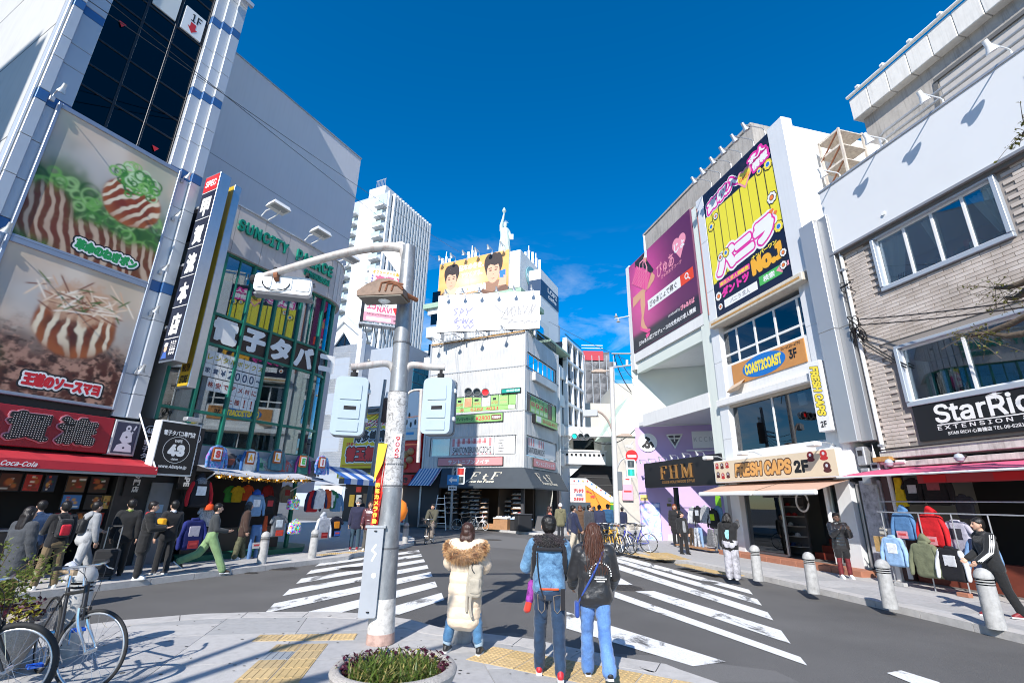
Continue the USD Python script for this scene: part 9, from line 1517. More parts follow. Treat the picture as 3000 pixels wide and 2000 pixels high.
PS('person with long brown hair in a shiny maroon down jacket and flared grey trousers',(841,1264),1152,178,('puffer',('maroon',M('shiny_maroon',(.09,.025,.03),.28,var=.2,vs=10,coat=.5,obj=True)),.045,.80),('#4d4a46',.014,.06,.03),'#d6cfc4',('long','#4a2b1c'),dict(sr=10,er=30))
PS('person in a beige jacket and black trousers walking behind the signal pole',(872,1258),1150,-70,('jacket','#9d8a6d',.035,.84),('#151517',.02),'#14110f',('short','#15110f'),W1)
PS('dark dressed person standing before the ramen shop, behind the couple',(818,1228),1143,150,('coat','#17171b',.04,.6),('#1b1b1f',.02),'#14110f',('long','#15110f'))
PS('person in a navy hooded sweater with tan boots browsing shoes, seen from behind',(1187,1214),1158,-15,('hoodie','#1c2745',.03,.80),('#22252b',.02),'#a8763a',('short','#15110f'),dict(wide=.04,sl=20,el=60,sr=20,er=60))
PS('person in a pale blue shirt and white trousers browsing shoes',(1172,1212),1163,-20,('jacket','#8fa6c9',.03,.74),('#b9c3d6',.02),'#a8763a',('bob','#2a1b14'))
GCR='crowd at the corner right of the shoe shop'
for lb_,uv,vt,yw,tp_,bt_,sh2,hr_,kw in[('person with long brown hair in a salmon top at the corner awning, in profile',(1262,1256),1163,80,('jacket','#c4705f',.03,.80),('#2a2c33',.02),'#14110f',('long','#3a2218'),{}),('person in an olive parka and white cap at the corner',(1288,1240),1157,-10,('hoodie','#6d6a50',.05,.74),('#20242c',.02),'#2b3f7a',None,dict(hat=('cap','#e2e2e4'))),('person in a navy jacket, grey scarf and pale khaki trousers crossing the street',(1318,1275),1158,70,('jacket','#1b2340',.04,.82),('#b5aa97',.03),'#3b2a1c',('short','#15110f'),dict(ex=[scarf('#77797f')],z0=0.)),('person in a brown coat with a fur collar in the corner crowd',(1334,1243),1161,5,('coat','#553f2e',.05,.5),('#1d1c1f',.02),'#14110f',('bob','#5a3422'),{}),('person in a dark grey jacket glancing sideways, white bag in hand',(1353,1262),1160,60,('jacket','#3a3c42',.04,.80),('#22242a',.025),'#14110f',('short','#15110f'),dict(pose=dict(lean=6,hy=40))),('person in a white top half hidden in the corner crowd',(1343,1236),1164,0,('jacket','#d5d7da',.03,.80),('#22242a',.02),'#14110f',('short','#1a1310'),{}),('person in a dark navy jacket seen from behind beside the parked bicycles',(1379,1248),1160,-5,('jacket','#262c48',.04,.82),('#191b22',.02),'#14110f',('short','#15110f'),{}),('person in a teal blue coat seen from behind near the lamp post',(1399,1244),1158,8,('coat','#1d4a6e',.04,.66),('#16181d',.02),'#14110f',('short','#1a1310'),{}),('person in black seen from behind between the teal coat and the stair',(1366,1232),1163,10,('jacket','#17181d',.04,.8),('#16181d',.02),'#14110f',('bob','#15110f'),{}),('person in dark blue on the far side of the lamp post',(1432,1240),1165,-10,('jacket','#1a2340',.04,.8),('#9a968a',.02),'#14110f',('short','#15110f'),{})]:
 PS(lb_,uv,vt,yw,tp_,bt_,sh2,hr_,kw.pop('pose',None)or(W1 if 'crossing' in lb_ else None),group=GCR,**kw)
PS('person with auburn hair and black coat by the lilac wall',(1556,1254),1158,195,('coat','#15151a',.035,.6),('#16161a',.02),'#14110f',('bob','#7a3a1e'),dict(sl=40,el=90))
PS('person in a black jacket over a grey shirt standing by the lilac wall racks',(1573,1272),1176,160,('jacket','#17181b',.04,.80),('#16161a',.03),'#14110f',('short','#15110f'),dict(hl=6,hr=-6,hy=-30,lean=-4),ex=[WE('grey_shirt',[[((-.04,.10,.40),.04),((.04,.10,.40),.04),((-.05,.10,.0),.045),((.05,.10,.0),.045)]],CL('shirt_grey','#8b8d90')),BP('black backpack of the person by the lilac wall','#141417')])
PS('person in a black shirt with white back print pointing, patterned trousers',(1686,1330),1180,35,('hoodie','#121214',.05,.82),(('pattern',M('black_white_pattern',(.38,.37,.40),.8,var=.95,vs=9,obj=True)),.05),'#15130f',('dreads','#120d0b'),dict(sr=95,er=10,ar=10,sl=5,hp=12,hy=30),skin=1,z0=PZ,ex=[WE('back_print',[[((-.08,-.12,.36),.018),((.02,-.13,.36),.018),((-.06,-.125,.16),.018),((.0,-.125,.12),.018)]],CL('print_teal','#8fc4c6',.6,30),fold=0,sub=1)])
PS('person in a shiny black puffer jacket, shorts and black and red leggings',(1945,1328),1180,190,('puffer',('blackshine',M('shiny_black',(.02,.02,.022),.25,var=.2,vs=10,coat=.5,obj=True)),.05,.80),(('redblack',M('red_black_leggings',(.14,.012,.016),.7,var=.95,vs=5,obj=True)),.012),'#e6e6e6',('short','#0d0a09'),dict(sl=30,el=95,sr=30,er=95,wide=.03),skin=1,ex=[lambda x:PT(x['t'],'shorts',MB().add(*(lambda q:(x['S'](q[0]),q[1]))(KN([HG([(x['piv']+[-.08,0,.04],.12),(x['piv']+[.08,0,.04],.12)])]+[HG([(a,.115),(a*.25+b*.75,.10)])for a,b,c,d in x['LJ']],.05,3,.012))),CL('shorts_black','#131316'),smooth=True,lc=1)])
PS('person in a black track jacket with white sleeve stripes looking at the racks',(2312,1418),1190,-75,('jacket','#16181b',.035,.84),('#0f0f11',.025),'#7c1a22',('short','#15110f'),dict(sl=22,el=30,sr=10,er=50,hl=-10,hr=12,kl=10,lean=4),det=1,ex=[lambda x:[PT(x['tp'],'sleeve_stripe',MB().tube(x['S'](AY([x['AJ'][0][0]+[-.075,.0+o,.04],x['AJ'][0][0]*.5+x['AJ'][0][1]*.5+[-.082,o,0],x['AJ'][0][1]+[-.072,o,0],x['AJ'][0][2]+[-.052,o,0]])),.009,5),WH,lc=1)for o in(-.03,.0,.03)]])
cp_=G(978,1250,0.);cz=radians(-98);bike('bicycle','dark bicycle with a front basket ridden towards the camera by the cyclist',(cp_[0]+.12,cp_[1]+1.0,0),cz,BK,basket=True,sp=16,saddle=BK,hb=1.2,steer=.08)
PS('cyclist in a khaki grey jacket and patterned trousers riding towards the camera',(985,1246),1147,188,('jacket','#4c4a3c',.05,.80),(('camo2',M('grey_camouflage',(.24,.20,.17),.85,var=.7,vs=12,obj=True)),.04),'#1c1a1a',('short','#15110f'),dict(hl=62,kl=70,hr=42,kr=25,sl=46,el=10,sr=46,er=10,al=4,ar=4,lean=10,lift=0),at=(cp_[0]+.14,cp_[1]+.62,.10),H=1.66,cat='person',ex=[lambda x:PT(x['t'],'shoulder_strap',MB().tube(x['S'](bez(x['U']((.12,.10,.5)),x['U']((.0,.16,.3)),x['U']((-.14,.12,.05)),n=8)),.022,6),BK,lc=1)])
p=G(232,1330,PZ);sc3=TH('suitcase','black wheeled suitcase with its handle pulled up','suitcase',p,.4);PT(sc3,'shell',MB().box((-.2,-.13,.06),(.2,.13,.58),.04),CL('suitcase_black','#15161a',.1),lc=1);PT(sc3,'front_pocket',MB().box((-.17,-.17,.12),(.17,-.12,.4),.03),CL('suitcase_black','#15161a'),lc=1)
for x in(-.12,.12):PT(sc3,'handle_tube',MB().tube([(x,.08,.58),(x,.08,1.02)],.012,6),ALU,lc=1);PT(sc3,'wheel',MB().tube([(x*1.3,-.1,.035),(x*1.3+.03,-.1,.035)],.035,10),BK,lc=1)
PT(sc3,'grip',MB().tube([(-.13,.08,1.02),(.13,.08,1.02)],.018,6),BK,lc=1)
def fur(x,name,groups,mat,n,L,ln=.02,sub=False,base=None,seed=0,down=.4):
 v,f=KN([HG([(x['U'](q),r)for q,r in g],2)for g in groups],ln,4,.012,18);t=PT(x['t'],name,MB().add(x['S'](v),f),mat,smooth=True,lc=1);m=trimesh.Trimesh(x['S'](v),f,process=False);g=np.random.default_rng(seed);pts,fi=trimesh.sample.sample_surface(m,n,seed=seed);nn=m.face_normals[fi]+g.normal(size=(n,3))*.45+[0,0,-down];nn/=np.linalg.norm(nn,axis=1)[:,None];l=L*g.uniform(.5,1.2,n)[:,None];s=np.cross(nn,g.normal(size=(n,3)));s/=np.linalg.norm(s,axis=1)[:,None];V_=SK([pts-s*.0016,pts+s*.0016,pts+nn*l*.6+s*.001+[0,0,0],pts+nn*l-[0,0,1]*l*.3],1).reshape(-1,3);i=AG(n)[:,None]*4
 PT(t,'fur_strands',MB().add(V_,np.hstack([i,i+1,i+2,i+3])),mat,kind='stuff',lc=1)
def furmat(n,a,b):MATS[n]=usdkit.material(stage,'/World/Looks/'+n,{"g":("texture_coordinate",{}),"n":("noise_texture",{"scale":9.,"detail":5.}),"r":("rgb_ramp",{"ramp":[(.35,lin(a)),(.6,lin(b))]}),"p":("principled_bsdf",{"roughness":.7,"sheen_weight":.3})},[("g.object","n.vector"),("n.fac","r.fac"),("r.color","p.base_color")],surface="p.BSDF");return MATS[n]
DEN=lambda n,a,b,s=7.:usdkit.material(stage,'/World/Looks/'+n,{"g":("texture_coordinate",{}),"n":("noise_texture",{"scale":s,"detail":7.,"roughness":.7,"distortion":.8}),"w":("noise_texture",{"scale":220.,"detail":1.}),"r":("rgb_ramp",{"ramp":[(.3,lin(a)),(.68,lin(b))]}),"wr":("rgb_ramp",{"ramp":[(.3,(.75,.75,.75)),(.7,(1.2,1.2,1.2))]}),"m":("mix",{"mix_type":"multiply","fac":1.}),"b":("bump",{"strength":.35,"distance":.02}),"p":("principled_bsdf",{"roughness":.85,"sheen_weight":.2})},[("g.object","n.vector"),("g.object","w.vector"),("n.fac","r.fac"),("w.fac","wr.fac"),("r.color","m.color1"),("wr.color","m.color2"),("m.color","p.base_color"),("n.fac","b.height"),("b.normal","p.normal")],surface="p.BSDF")
DJ,DK,LB=DEN('denim_mottled','#1d4064','#6f9cc0',9.),DEN('denim_dark','#101f33','#22405f',4.),DEN('denim_light','#3d66a4','#6a93c9',3.)
CREAMC=CL('down_cream',(.72,.58,.43),.08,5.,.6,.25,20.)
def strap(x,name,pts,r,mat,parent=None,flat=1):PT(parent or x['t'],name,MB().tube(x['S'](bez(*[x['U'](q)for q in pts],n=16)),r,6),mat,smooth=True,lc=1)
def woman_a(x):
 U=x['U'];WE('fur_scarf',[[((-.08,.0,.545),.05),((.08,.0,.545),.05),((0,-.07,.56),.05)],[((-.06,.02,.60),.045),((.06,.02,.60),.045),((0,-.06,.61),.04)]],M('plaid_wool',(.36,.27,.19),.9,var=.6,vs=30,obj=True),4,.006,.016)(x)
 FM=furmat('fox_fur','#7c4a22','#d0a878');ring=[(-.24*cos(a),-.05-.17*sin(a)-.0,.49-.13*max(0,sin(a)))for a in LS(-.45,pi+.45,9)]
 fur(x,'fur_hood_edge',[[(a,.062),(b,.062)]for a,b in zip(ring[:-1],ring[1:])],FM,6500,.055,seed=3)
 WE('hood',[[((-.16,-.12,.46),.06),((.16,-.12,.46),.06),((0,-.2,.34),.06),((0,-.1,.52),.05)]],CREAMC,4,.01,.018)(x)
 b=TH('backpack','grey beige canvas backpack slung on the right shoulder of the woman in cream coat','bag',x['p'],-radians(x['yaw']));CV=CL('canvas_beige',(.40,.36,.29),.25,10);v,f=KN([HG([(U((.19+dx,y,z)),.045)for dx in(-.05,.06)for y in(-.13,-.2)for z in(-.12,.22)])],.018,4,.014,14);PT(b,'pack',MB().add(x['S'](v),f),CV,smooth=True,lc=1);v,f=KN([HG([(U((.2+dx,-.235,z)),.03)for dx in(-.04,.05)for z in(-.08,.06)])],.018,4,.008);PT(b,'pocket',MB().add(x['S'](v),f),CV,smooth=True,lc=1)
 for pts in([(.16,-.18,.24),(.17,-.1,.56),(.16,.12,.5)],[(.12,-.2,.2),(.07,-.2,.0),(.09,-.2,-.34)],[(.16,-.22,-.1),(.12,-.22,-.26),(.17,-.21,-.4)]):PT(b,'strap',MB().tube(x['S'](bez(*[U(q)for q in pts],n=12)),.017,6),CV,lc=1)
 PT(b,'cord',MB().tube(x['S'](bez(U((.17,-.23,.3)),U((.13,-.26,.22)),U((.2,-.25,.16)),n=8)),.006,5),BK,lc=1)
 for(a,b_,c,an)in x['LJ']:e=c+(b_-c)*.14;v,f=KN([HG([(e,.062),(e+[0,0,.05],.062)],2)],.018,2);PT(x['t'],'rolled_cuff',MB().add(x['S'](v),f),dcf,smooth=True,lc=1)
 for a,b_,c,an in x['LJ']:v,f=KN([HG([(c+[0,-.01,.02],.047),(c+[0,-.01,.085],.046)],2)],.02,2);PT(x['t'],'shoe_collar',MB().add(x['S'](v),f),CL('shoe_161618','#161618',.1),smooth=True,lc=1)
dcf=DEN('denim_cuff','#7d98ad','#a9bccb')
JB=DEN('denim_mid','#2c5478','#4f80a8',5.)
xa=PS('woman in a long cream down coat with a big fur hood, seen from behind',(1062,1500),1203,12,('coat',('cream',CREAMC),.075,.44),(('jb',JB),.022,.26),'#161618',('bob','#3a2118'),dict(wide=.20,sl=28,el=95,sr=22,er=80,al=24,ar=14,hp=-4),det=2,ex=[woman_a],face=True)
def man_b(x):
 U=x['U'];fur(x,'fur_collar',[[((-.14,-.05,.51),.06),((0,-.09,.53),.075),((.14,-.05,.51),.06)],[((-.13,-.02,.53),.05),((-.09,.09,.5),.045)],[((.13,-.02,.53),.05),((.09,.09,.5),.045)]],furmat('black_fur','#0b080a','#2a1e24'),3500,.03,seed=5,down=.1)
 WE('hem_band',[[((-.075,0,.0),.118),((.075,0,.0),.118),((-.075,0,.05),.118),((.075,0,.05),.118)]],DK,3,.003,.02)(x)
 c=TH('baby_carrier','black baby carrier straps across the back of the man in denim','baby carrier',x['p'],-radians(x['yaw']));SB=CL('strap_black','#15141a',.1)
 for s in(-1,1):PT(c,'strap',MB().tube(x['S'](bez(U((s*.12,.1,.52)),U((s*.16,-.06,.62)),U((s*.19,-.16,.42)),U((s*.17,-.12,.22)),U((s*.19,.12,.1)),n=16)),.034,8),SB,smooth=True,lc=1)
 PT(c,'cross_strap',MB().tube(x['S'](AY([U((-.15,-.135,.44)),U((0,-.15,.44)),U((.15,-.135,.44))])),.02,8),SB,lc=1);PT(c,'side_strap',MB().tube(x['S'](bez(U((-.14,-.13,.4)),U((-.15,-.15,.1)),U((-.05,-.15,-.12)),n=10)),.007,5),SB,lc=1);PT(c,'hanging_strap',MB(FT()).box(tuple(x['S'](U((.13,-.15,-.2)))),tuple(x['S'](U((.18,-.125,.02))))),SB,lc=1);PT(c,'waist_band',MB().tube(x['S'](AY([U((-.17,.05,.02)),U((-.1,-.125,.01)),U((.1,-.125,.01)),U((.17,.05,.02))])),.012,6),CL('waist_orange','#c4501e'),lc=1)
 ch=TH('child_leg','small child carried in front, one leg in purple plaid with a red shoe','child',x['p'],-radians(x['yaw']));g=[HG([(U((-.12,.18,.05)),.07),(U((-.2,.12,.02)),.06)]),HG([(U((-.2,.12,.02)),.055),(U((-.235,.06,-.15)),.045)])];v,f=KN(g,.02,3,.004);PT(ch,'leg',MB().add(x['S'](v),f),M('plaid_purple',(.24,.03,.26),.8,var=.9,vs=26,obj=True),smooth=True,lc=1);v,f=KN([HG([(U((-.24,.05,-.17)),.04),(U((-.265,.08,-.245)),.04),(U((-.25,.03,-.23)),.038)])],.02,3);PT(ch,'shoe',MB().add(x['S'](v),f),CL('shoe_red_child','#d8321e',.1),smooth=True,lc=1)
 PT(ch,'body',MB().add(*(lambda q:(x['S'](q[0]),q[1]))(KN([HG([(U((0,.22,.1)),.11),(U((0,.2,.35)),.1)]),HG([(U((0,.2,.48)),.085)])],.03,3))),CL('child_jacket','#3a2f52'),smooth=True,lc=1)
 for s in(-1,1):q=[(s*.05,-.135,-.06),(s*.135,-.115,-.05),(s*.13,-.125,-.2),(s*.09,-.135,-.24),(s*.055,-.14,-.2),(s*.05,-.135,-.06)];PT(x['t'],'pocket_seam',MB().tube(x['S'](U(AY(q)+[0,.008,0])),.003,4),M('thread_tan',(.30,.22,.14),.8),lc=1)
xb=PS('man in a mottled denim jacket with black fur collar, walking away',(1262,1553),1186,3,('jacket',('denim',DJ),.036,.92),(('dk',DK),.016,.03),'#b01522',('short','#14100e'),dict(hl=9,kl=4,hr=-8,kr=14,sl=18,el=80,sr=18,er=80,al=22,ar=16,wide=.03),det=2,ex=[man_b])
def woman_c(x):
 U=x['U'];t=x['tp']
 hb_=[(.06+.13*cos(a),0,.24+.13*sin(a))for a in LS(-.1,pi+.1,17)]
 back=lambda px,z:U((px,-.142-.0*z+.02*abs(px)*4,z))
 for q in hb_:PT(t,'print_dot',MB().add(x['S'](back(q[0],q[2])+_ico[1]*[.009,.005,.009]),trimesh.creation.icosphere(1).faces),WH,smooth=True,lc=1)
 for z,w in((.215,.15),(.19,.15),(.165,.10)):
  n=1 if z>.2 else 9
  for k in range(n):a,b=.06-w/2+w*(k+.08)/n,.06-w/2+w*(k+.8)/n;PT(t,'print_bar',MB().tube(x['S'](AY([back(a,z),back(b,z)])),.0035 if n==1 else .007,5),WH,lc=1)
 WE('hem_rib',[[((-.075,-.005,-.02),.116),((.075,-.005,-.02),.116),((-.075,-.005,.04),.116),((.075,-.005,.04),.116)]],CL('rib_black','#0f0f11',.3,60),3,.002,.02)(x)
 hm=hairmat('#4a2a1c');g=np.random.default_rng(8);mb=MB()
 for k in range(170):
  a=g.uniform(-1.35,1.35);top=AY([.085*sin(a),-.03-.085*cos(a),g.uniform(-.05,.1)]);L=g.uniform(.30,.52);sw=g.normal(0,.022);e=AY([top[0]*1.55+sw,-.10-.07*cos(a)+g.normal(0,.015),top[2]-L]);mb.tube(x['S'](x['Hd'](bez(top,top+[top[0]*.3,-.02,-L*.35],e+[g.normal(0,.02),.03,L*.3],e,n=8))),LS(.0075,.0022,8),5)
 PT(x['t'],'hair_locks',mb,hm,smooth=True,kind='stuff',lc=1)
 b=TH('shoulder_bag','small blue shoulder bag with long blue strap worn by the woman in black','bag',x['p'],-radians(x['yaw']));BB_=CL('bag_cobalt','#23438f',.15);PT(b,'strap',MB().tube(x['S'](bez(U((.10,-.10,.50)),U((.02,-.175,.3)),U((-.14,-.16,.08)),U((-.2,-.06,-.08)),n=14)),.011,6),BB_,lc=1);v,f=KN([HG([(U((-.225,y,z)),.028)for y in(-.08,.04)for z in(-.22,-.10)])],.02,3);PT(b,'bag',MB().add(x['S'](v),f),BB_,smooth=True,lc=1)
xc=PS('woman with long brown hair in a black bomber jacket and light blue jeans',(1372,1560),1203,2,('jacket',('bomber',CL('nylon_black',(.016,.016,.018),.2,8,.42,.5,14.)),.045,.88),(('lb',LB),.018,.02,.012),'#171518',('long','#4a2a1c'),dict(hl=12,kl=4,hr=-12,kr=30,sl=14,el=38,sr=14,er=38,al=16,ar=16),det=2,ex=[woman_c])

# ================================================================ the clothes stall, racks and hanging garments
NG=0
def garment(p,rz,label,kind,col,group=None,pr=None,s=1.,tag_=None,sleeve=None,parent=None,cat=None,dx=0.):
 """A garment on a hanger or stand, its shoulders at p, its front turned along local -y."""
 global NG
 NG+=1;mk=lambda c:c if not isinstance(c,str)else CL2(c);g=[];r=random.Random(NG)
 nm={'j':'jacket','h':'hooded_sweater','t':'shirt','p':'trousers','d':'dress','b':'bag','k':'skirt'}[kind]
 t=parent or TH(nm,label,cat or nm.replace('_',' '),p,rz,group);fr=FT(p,rz);y=r.uniform(-.02,.02)
 if kind in 'jht':
  g=[HG([((-.17,0,-.06),.05),((.17,0,-.06),.05),((-.18,0,-.3),.06),((.18,0,-.3),.06)]),HG([((-.18,0,-.3),.06),((.18,0,-.3),.06),((-.18,y,-.6),.055),((.18,y,-.6),.055)]),HG([((-.06,0,.0),.04),((.06,0,.0),.04),((0,.02,-.05),.05)])]
  if kind=='h':g.append(HG([((-.07,.05,.04),.06),((.07,.05,.04),.06),((0,.03,.12),.06)]))
 if kind=='d':g=[HG([((-.08,0,0),.04),((.08,0,0),.04),((-.09,0,-.3),.05),((.09,0,-.3),.05)]),HG([((-.09,0,-.3),.05),((.09,0,-.3),.05),((-.17,0,-.85),.05),((.17,0,-.85),.05)])]
 if kind=='k':g=[HG([((-.12,0,0),.05),((.12,0,0),.05),((-.26,0,-.6),.06),((.26,0,-.6),.06)])]
 if kind=='p':g=[HG([((-.12,0,0),.05),((.12,0,0),.05),((-.11,0,-.2),.07),((.11,0,-.2),.07)])]+[HG([((q*.1,0,-.2),.075),((q*.13,q*.03,-.9),.055)])for q in(-1,1)]
 if kind=='b':g=[HG([((x,q,z),.06)for x in(-.16,.16)for q in(-.06,.06)for z in(-.12,-.38)])]
 v,f=KN(g,.06,4,.016,9,NG);PT(t,'body',MB(fr).add(v*s+[dx,0,0],f),mk(col),smooth=True)
 if kind in 'jht':
  for q in(-1,1):e=[((q*.2,0,-.08),.052),((q*.29,-.02,-.33 if kind!='t' else-.22),.05)];h=[HG(e)]+([HG([e[1],((q*.30,-.05,-.60),.04)])]if kind!='t' else[]);v,f=KN(h,.06,3,.012,9,NG+7);PT(t,'sleeve',MB(fr).add(v*s+[dx,0,0],f),mk(sleeve or col),smooth=True)
 if kind=='b':PT(t,'handles',MB(fr).tube(bez((-.1,-.06,-.08),(-.08,-.06,.1),(.08,-.06,.1),(.1,-.06,-.08),n=9)*s,.012*s,5),mk(sleeve or col))
 if pr:w,h,z=(.22,.2,-.26)if len(pr)<3 else pr[1];PT(t,'print',MB(fr).tm(HG([((x*s+dx,-.055*s,(z+q)*s),.012*s)for x in(-w/2,w/2)for q in(-h/2,h/2)])),mk(pr[0]),smooth=True)
 if tag_:PT(t,'price_tag',bx(fr,dx-.13,-.12,-.62*s,dx+.13,-.115,-.45*s),mk(tag_));PT(t,'price',bx(fr,dx-.09,-.124,-.55*s,dx+.09,-.121,-.5*s),WINE)
 return t
_c2={}
def CL2(c):
 if c not in _c2:_c2[c]=M('garment_'+c.lstrip('#'),c,.85,var=.3,vs=10,bump=.35,bs=35)
 return _c2[c]
PT1=lambda n,a,b,k=9.:M(n,tuple((AY(lin(a))+AY(lin(b)))/2),.8,var=.95,vs=k)
TIE=usdkit.material(stage,'/World/Looks/tie_dye',{"g":("geometry",{}),"n":("noise_texture",{"scale":7.,"detail":4.,"distortion":2.}),"r":("rgb_ramp",{"ramp":[(.35,(.03,.05,.3)),(.5,(.1,.35,.6)),(.62,(.35,.12,.5))]}),"p":("principled_bsdf",{"roughness":.8})},[("g.position","n.vector"),("n.fac","r.fac"),("r.color","p.base_color")],surface="p.BSDF")
COMIC=usdkit.material(stage,'/World/Looks/comic_print',{"g":("geometry",{}),"n":("voronoi_texture",{"scale":22.}),"h":("hsv",{"saturation":1.2,"value":1.2}),"p":("principled_bsdf",{"roughness":.6})},[("g.position","n.vector"),("n.color","h.color"),("h.color","p.base_color")],surface="p.BSDF")
fz=zq(450,1200,2.8514);ra=A.rot()
def hangA(x,y,o,label,kind,col,s=1.,**k):a,z=A.at(*fz(x,y),o);return garment(A.p(a,o,z+.3*s),ra,label,kind,col,s=s,**k)
stl=TH('clothes_stall','open clothes stall with green plinth and dark interior under the rounded glass building','stall',A.p(2,0,0))
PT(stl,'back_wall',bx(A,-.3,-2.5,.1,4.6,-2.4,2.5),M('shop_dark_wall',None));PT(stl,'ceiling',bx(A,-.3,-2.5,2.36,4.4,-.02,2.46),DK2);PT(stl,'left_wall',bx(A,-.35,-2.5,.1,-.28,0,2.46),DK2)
PT(stl,'plinth',PM(A,[(-.2,.35),(3.6,.35),(4.5,-.6),(4.5,-2.4),(-.2,-2.4)],.1,.26),M('plinth_green',(.01,.12,.07),.6,var=.2,vs=5));PT(stl,'post',bx(A,3.2,-.1,.1,3.3,0,2.46),GREEN);PT(stl,'counter',bx(A,.1,-.7,.26,3.2,-.4,.9),M('counter_dark',None))
saw=TH('awning','sagging pale grey fabric awning hung with gold tinsel over the clothes stall','awning',A.p(1,.5,2.4));xs=LS(-.25,3.0,16);PT(saw,'fabric',MB(A).grid(AY([[(x,o,z-.05*sin(pi*(x+.25)/3.25)*(o>.3))for o,z in((.06,2.62),(.5,2.52),(1.0,2.42),(1.02,2.36))]for x in xs])),M('awning_grey',(.48,.49,.52),.8,var=.12,vs=4))
for s in(-.2,2.95):PT(saw,'strut',MB(A).tube([(s,.05,1.95),(s,1.0,2.4)],.018,6),WH)
tin=MB(A);q2=np.random.default_rng(5)
for _ in range(900):x=q2 .uniform(-.2,2.95);c=AY([x,.98+q2 .normal(0,.03),2.33-.05*sin(pi*(x+.25)/3.25)+q2 .normal(0,.035)]);d=q2 .normal(size=3)*.03;e=q2 .normal(size=3)*.012;tin.add([c,c+d,c+d+e,c+e],[(0,1,2,3)])
PT(saw,'tinsel',tin,M('tinsel_gold',(.75,.42,.06),.25,.85,var=.5,vs=30),kind='stuff')
for k in range(10):PT(saw,'fairy_light',MB(A).tm(trimesh.creation.icosphere(1,.022),AY([[1,0,0,-.1+.3*k],[0,1,0,1.0],[0,0,1,2.28+.03*(k%2)],[0,0,0,1]])),M('bulb_lit',None))
bsa=TH('awning','blue and white striped awning at the far corner of the clothes stall','awning',A.p(4.6,-1,2.6));SW=WL(A.p(4.7,-.4,0),A.ang-10,1)
for k in range(6):PT(bsa,'stripe',MB(SW).add([(.0+k*.4,.0,2.95),(.4+k*.4,.0,2.95),(.4+k*.4,.95,2.5),(.0+k*.4,.95,2.5),(.4+k*.4,.95,2.3),(.0+k*.4,.95,2.3)],[(0,1,2,3),(3,2,4,5)]),[M('stripe_royal',(.02,.12,.42),.7),M('stripe_white',None)][k%2])
par=TH('awning','small white and grey canvas canopy beyond the stall awning','awning',A.p(3.8,.6,2.3));PT(par,'canvas',MB(A).add([(3.05,.1,2.5),(4.4,-.3,2.5),(4.9,.7,2.15),(3.2,1.1,2.3)],[(0,1,2,3)]),M('canvas_white',(.58,.58,.6),.8,var=.15,vs=6))
GSL='jackets pinned above the stall awning'
for x,y,l,c,sl,lb_ in[(530,400,'S',TIE,None,'blue tie-dye jacket bearing a framed letter S above the stall'),(805,430,'A','#c9cfd0','#2d5f9b','white jacket with blue sleeves bearing a framed letter A above the stall'),(1030,425,'L','#4c7480',None,'teal grey jacket bearing a framed letter L above the stall'),(1245,460,'E','#2a6d66','#6d2a6a','teal and purple jacket bearing a framed letter E above the stall'),(1405,470,'!',TIE,None,'purple tie-dye jacket bearing a framed exclamation mark above the stall')]:
 t=hangA(x,y-10,.3,lb_,'j',c,.95,sleeve=sl,group=GSL);a,z=A.at(*fz(x+8,y-30),.42);PT(t,'tinsel_frame',bx(A,a-.15,.37,z-.19,a+.15,.42,z+.19,.02),M('frame_tinsel',(.35,.09,.02),.4,.4,var=.6,vs=60));PT(t,'card',bx(A,a-.1,.42,z-.14,a+.1,.425,z+.14),IW);PT(t,'letter',TX(A,l,a-.07+.04*(l=='!'),z-.1,a+.07-.04*(l=='!'),z+.1,.43,bold=6,font='sans'),[WINE,GLD,GLD,INKG,WINE]['SALE!'.index(l)])
for x,y,c,lb_,pr in[(640,445,'#3c3b40','charcoal shirt with faded lettering between the letters S and A','#8a4a3a'),(718,450,'#54708a','washed denim jacket left of the letter A',None),(880,475,'#9fc3a8','mint shirt right of the letter A','#3f8a6a'),(945,470,PT1('floral_white','#d8d4d0','#7a6a70',25),'white floral shirt left of the letter L',None),(1090,490,'#b8605e','salmon shirt right of the letter L',None),(1148,490,PT1('bleach_denim','#a9b4bc','#3f5468',16),'bleached denim jacket left of the letter E',None),(1330,490,PT1('grey_lace','#8a8a8a','#2f2f33',22),'grey patterned top right of the letter E',None)]:hangA(x,y,.14,lb_,'t' if 'shirt' in lb_ else 'j',c,.8,pr=(pr,)if pr else None)
CH='#14141a'
